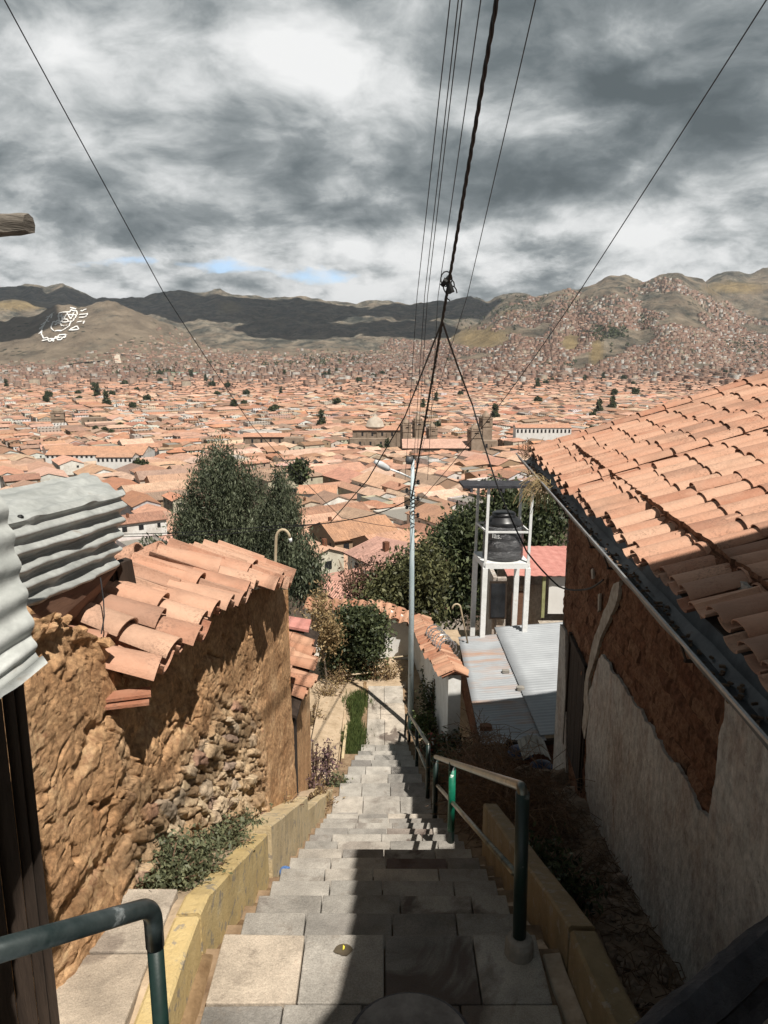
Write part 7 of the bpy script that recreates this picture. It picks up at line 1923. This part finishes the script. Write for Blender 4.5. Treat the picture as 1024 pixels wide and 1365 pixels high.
cloud('cloud', 'broad cloud bank high above whose shade lies on the far ridge', [(-3600, 6300, 1500, 1500), (-2200, 6500, 1500, 1500), (-800, 6200, 1500, 1700), (500, 6300, 1300, 1600), (150, 5000, 620, 620), (-500, 5000, 800, 500), (1100, 5700, 800, 700), (-4500, 5200, 1200, 900)], 3300, 1)
cloud('cloud', 'smaller cloud high above whose shade lies on the emblem hill', [(-1750, 3750, 360, 420), (-2050, 3500, 420, 420)], 3000, 2)

def sky():
    w = bpy.data.worlds.new('World'); scene.world = w; w.use_nodes = True
    nt = w.node_tree; nt.nodes.clear(); k = NT(nt)
    out = nt.nodes.new('ShaderNodeOutputWorld')
    st = nt.nodes.new('ShaderNodeTexSky'); st.sky_type = 'NISHITA'; st.sun_disc = False
    st.sun_elevation = math.asin(-SUN.z); st.sun_rotation = math.atan2(-SUN.x, -SUN.y); st.altitude = 3400
    d = k.coord('Generated'); s = k.sep(d)
    az = k.math('ARCTAN2', s[0], s[1]); el = k.math('ARCSINE', s[2])
    wb = k.sep(k.noise(k.comb(k.math('MULTIPLY', az, 9.0), k.math('MULTIPLY', el, 16.0), 5.0), 1.0, 4, 0.6, out='Color'))
    azw = k.math('ADD', az, k.math('MULTIPLY', k.math('SUBTRACT', wb[0], 0.5), 0.13)); elw = k.math('ADD', el, k.math('MULTIPLY', k.math('SUBTRACT', wb[1], 0.5), 0.055))
    zz = k.math('ADD', k.math('MAXIMUM', s[2], 0.0), 0.46)
    p = k.comb(k.math('DIVIDE', s[0], zz), k.math('DIVIDE', s[1], zz), k.math('MULTIPLY', s[2], 1.6))
    wv = k.vmath('SCALE', k.vmath('SUBTRACT', k.noise(p, 2.2, 3, 0.5, out='Color'), (0.5, 0.5, 0.5)), 0.30)
    q = k.vmath('ADD', p, wv)
    def layer(vec):
        a = k.noise(vec, 2.7, 9, 0.60)
        r = k.voro(vec, 5.5, 'F1')
        return k.math('ADD', a, k.math('MULTIPLY', k.math('SUBTRACT', 0.45, r), 0.20))
    n1 = layer(q); n1s = layer(k.vmath('ADD', q, (0.03, -0.04, 0.05)))
    n2 = k.noise(q, 9.0, 6, 0.62)
    # billows low over the hills, seen side on
    a3 = k.comb(k.math('MULTIPLY', az, 8.0), k.math('MULTIPLY', el, 17.0), 0.3)
    a3 = k.vmath('ADD', a3, k.vmath('SCALE', k.vmath('SUBTRACT', k.noise(a3, 1.8, 5, 0.6, out='Color'), (0.5, 0.5, 0.5)), 0.9))
    def puff(vec):
        v1 = k.voro(vec, 0.75, 'F1'); v2 = k.voro(vec, 2.0, 'F1')
        return k.math('ADD', k.math('SUBTRACT', 1.0, k.math('ADD', k.math('MULTIPLY', v1, 0.62), k.math('MULTIPLY', v2, 0.34))), k.math('MULTIPLY', k.noise(vec, 2.0, 7, 0.6), 0.5))
    n3 = puff(a3); n3s = puff(k.vmath('ADD', a3, (0.10, 0.24, 0.0)))
    B = None
    def blob(u, v, ru, rv, amp):
        nonlocal B
        r = ray(u, v).normalized(); a0 = math.atan2(r.x, r.y); e0 = math.asin(r.z)
        ra, re = ru / 1024.0, rv / 1024.0
        g_ = k.math('EXPONENT', k.math('MULTIPLY', k.math('ADD', k.math('POWER', k.math('ABSOLUTE', k.math('DIVIDE', k.math('SUBTRACT', azw, a0), ra)), 2.0), k.math('POWER', k.math('ABSOLUTE', k.math('DIVIDE', k.math('SUBTRACT', elw, e0), re)), 2.0)), -1.0))
        t_ = k.math('MULTIPLY', g_, amp); B = t_ if B is None else k.math('ADD', B, t_)
    for b in ((380, 215, 210, 38, -.34), (560, 215, 150, 34, -.20), (230, 285, 230, 28, -.30), (740, 255, 110, 34, -.36), (960, 130, 160, 90, -.34), (880, 190, 130, 50, -.24), (330, 15, 260, 28, -.16), (560, 60, 120, 70, -.12), (30, 290, 90, 28, -.2), (850, 60, 150, 60, -.14),
              (90, 85, 80, 40, .22), (290, 90, 130, 50, .26), (420, 75, 60, 45, .22), (150, 160, 140, 30, .18), (690, 165, 70, 40, .14), (600, 320, 420, 24, .24), (965, 290, 110, 30, .26), (500, 388, 600, 22, .16), (60, 340, 110, 22, .2)):
        blob(*b)
    low = k.ramp(el, [(0.07, 1.0), (0.20, 0.0)])
    f = k.math('ADD', 0.68, k.math('MULTIPLY', k.math('SUBTRACT', n1, 0.54), 1.75))
    f = k.math('ADD', f, k.math('MULTIPLY', k.math('SUBTRACT', n1s, n1), 2.2))
    f = k.math('ADD', f, k.math('MULTIPLY', k.math('SUBTRACT', n2, 0.5), 0.55))
    f = k.math('ADD', f, k.math('MULTIPLY', k.math('SUBTRACT', n3, 0.74), k.math('MULTIPLY', low, 0.7)))
    f = k.math('ADD', f, k.math('MULTIPLY', k.math('SUBTRACT', n3, n3s), k.math('MULTIPLY', low, 0.75)))
    f = k.math('ADD', f, B)
    # unseen sky overhead darkened to weaken the fill light
    f = k.math('SUBTRACT', f, k.ramp(el, [(0.42, 0.0), (0.62, 0.55)]))
    f = k.math('SUBTRACT', f, k.ramp(k.math('MULTIPLY', k.math('ABSOLUTE', az), 0.318), [(0.24, 0.0), (0.36, 0.14)]))  # unseen sky to the sides and behind darkened too, for less fill
    col = k.ramp(f, [(0.0, (0.095, 0.118, 0.128)), (0.20, (0.15, 0.178, 0.19)), (0.42, (0.28, 0.31, 0.32)), (0.60, (0.49, 0.515, 0.52)), (0.78, (0.72, 0.735, 0.735)), (1.0, (0.90, 0.905, 0.90))])
    # gaps of blue low on the left
    B = None
    for b in ((172, 352, 60, 10, .8), (290, 352, 52, 9, .78), (430, 364, 56, 12, .78), (330, 360, 60, 6, .4), (40, 345, 40, 5, .4)): blob(*b)
    gap = k.ramp(k.math('ADD', B, k.math('MINIMUM', k.math('MULTIPLY', k.math('SUBTRACT', 0.74, n3), 1.0), 0.2)), [(0.38, 0.0), (0.78, 0.8)])
    b1 = nt.nodes.new('ShaderNodeBackground'); nt.links.new(st.outputs[0], b1.inputs[0]); b1.inputs[1].default_value = 0.12
    b2 = nt.nodes.new('ShaderNodeBackground'); nt.links.new(col, b2.inputs[0]); b2.inputs[1].default_value = SKY_GAIN
    mx = nt.nodes.new('ShaderNodeMixShader'); nt.links.new(gap, mx.inputs[0]); nt.links.new(b2.outputs[0], mx.inputs[1]); nt.links.new(b1.outputs[0], mx.inputs[2])
    nt.links.new(mx.outputs[0], out.inputs[0])
SKY_GAIN = 0.75
sky()
sd = bpy.data.lights.new('sun', 'SUN'); sd.energy = 5.0; sd.angle = R(0.5); sd.color = (1.0, 0.95, 0.87)
so = bpy.data.objects.new('sun', sd); COL.objects.link(so); so.rotation_euler = SUN.to_track_quat('-Z', 'Y').to_euler(); so.location = (0, 0, 50)
cd = bpy.data.cameras.new('camera'); cd.sensor_fit = 'HORIZONTAL'; cd.sensor_width = 36.0; cd.lens = 36.0 * FPX / 1024.0; cd.clip_start = 0.05; cd.clip_end = 30000
co_ = bpy.data.objects.new('camera', cd); COL.objects.link(co_); co_.rotation_euler = (math.pi / 2 - PITCH, 0, 0); scene.camera = co_
scene.view_settings.view_transform = 'Standard'; scene.view_settings.look = 'None'; scene.view_settings.exposure = 0.44; scene.view_settings.gamma = 1.0
scene.render.engine = 'CYCLES'
scene.cycles.max_bounces = 6; scene.cycles.diffuse_bounces = 2; scene.cycles.glossy_bounces = 2; scene.cycles.transmission_bounces = 3; scene.cycles.transparent_max_bounces = 4
scene.cycles.use_denoising = True
def haze():
    m, nt, p = new_mat('valley_air'); nt.nodes.clear(); o = nt.nodes.new('ShaderNodeOutputMaterial'); v = nt.nodes.new('ShaderNodeVolumePrincipled')
    v.inputs['Color'].default_value = (0.86, 0.92, 1.0, 1); v.inputs['Density'].default_value = 3.3e-5; v.inputs['Anisotropy'].default_value = 0.2
    nt.links.new(v.outputs[0], o.inputs['Volume'])
    zt, zb = max(float(HZ.max()) + 25, 30.0), float(HZ.min()) - 15.0
    mb = MB(); mb.box((0, 8000, (zt + zb) / 2), (29000, 17000, zt - zb)); h = mb.build('haze', m, None)
    tag(h, 'thin pale air over the valley', 'haze', kind='stuff')
haze()
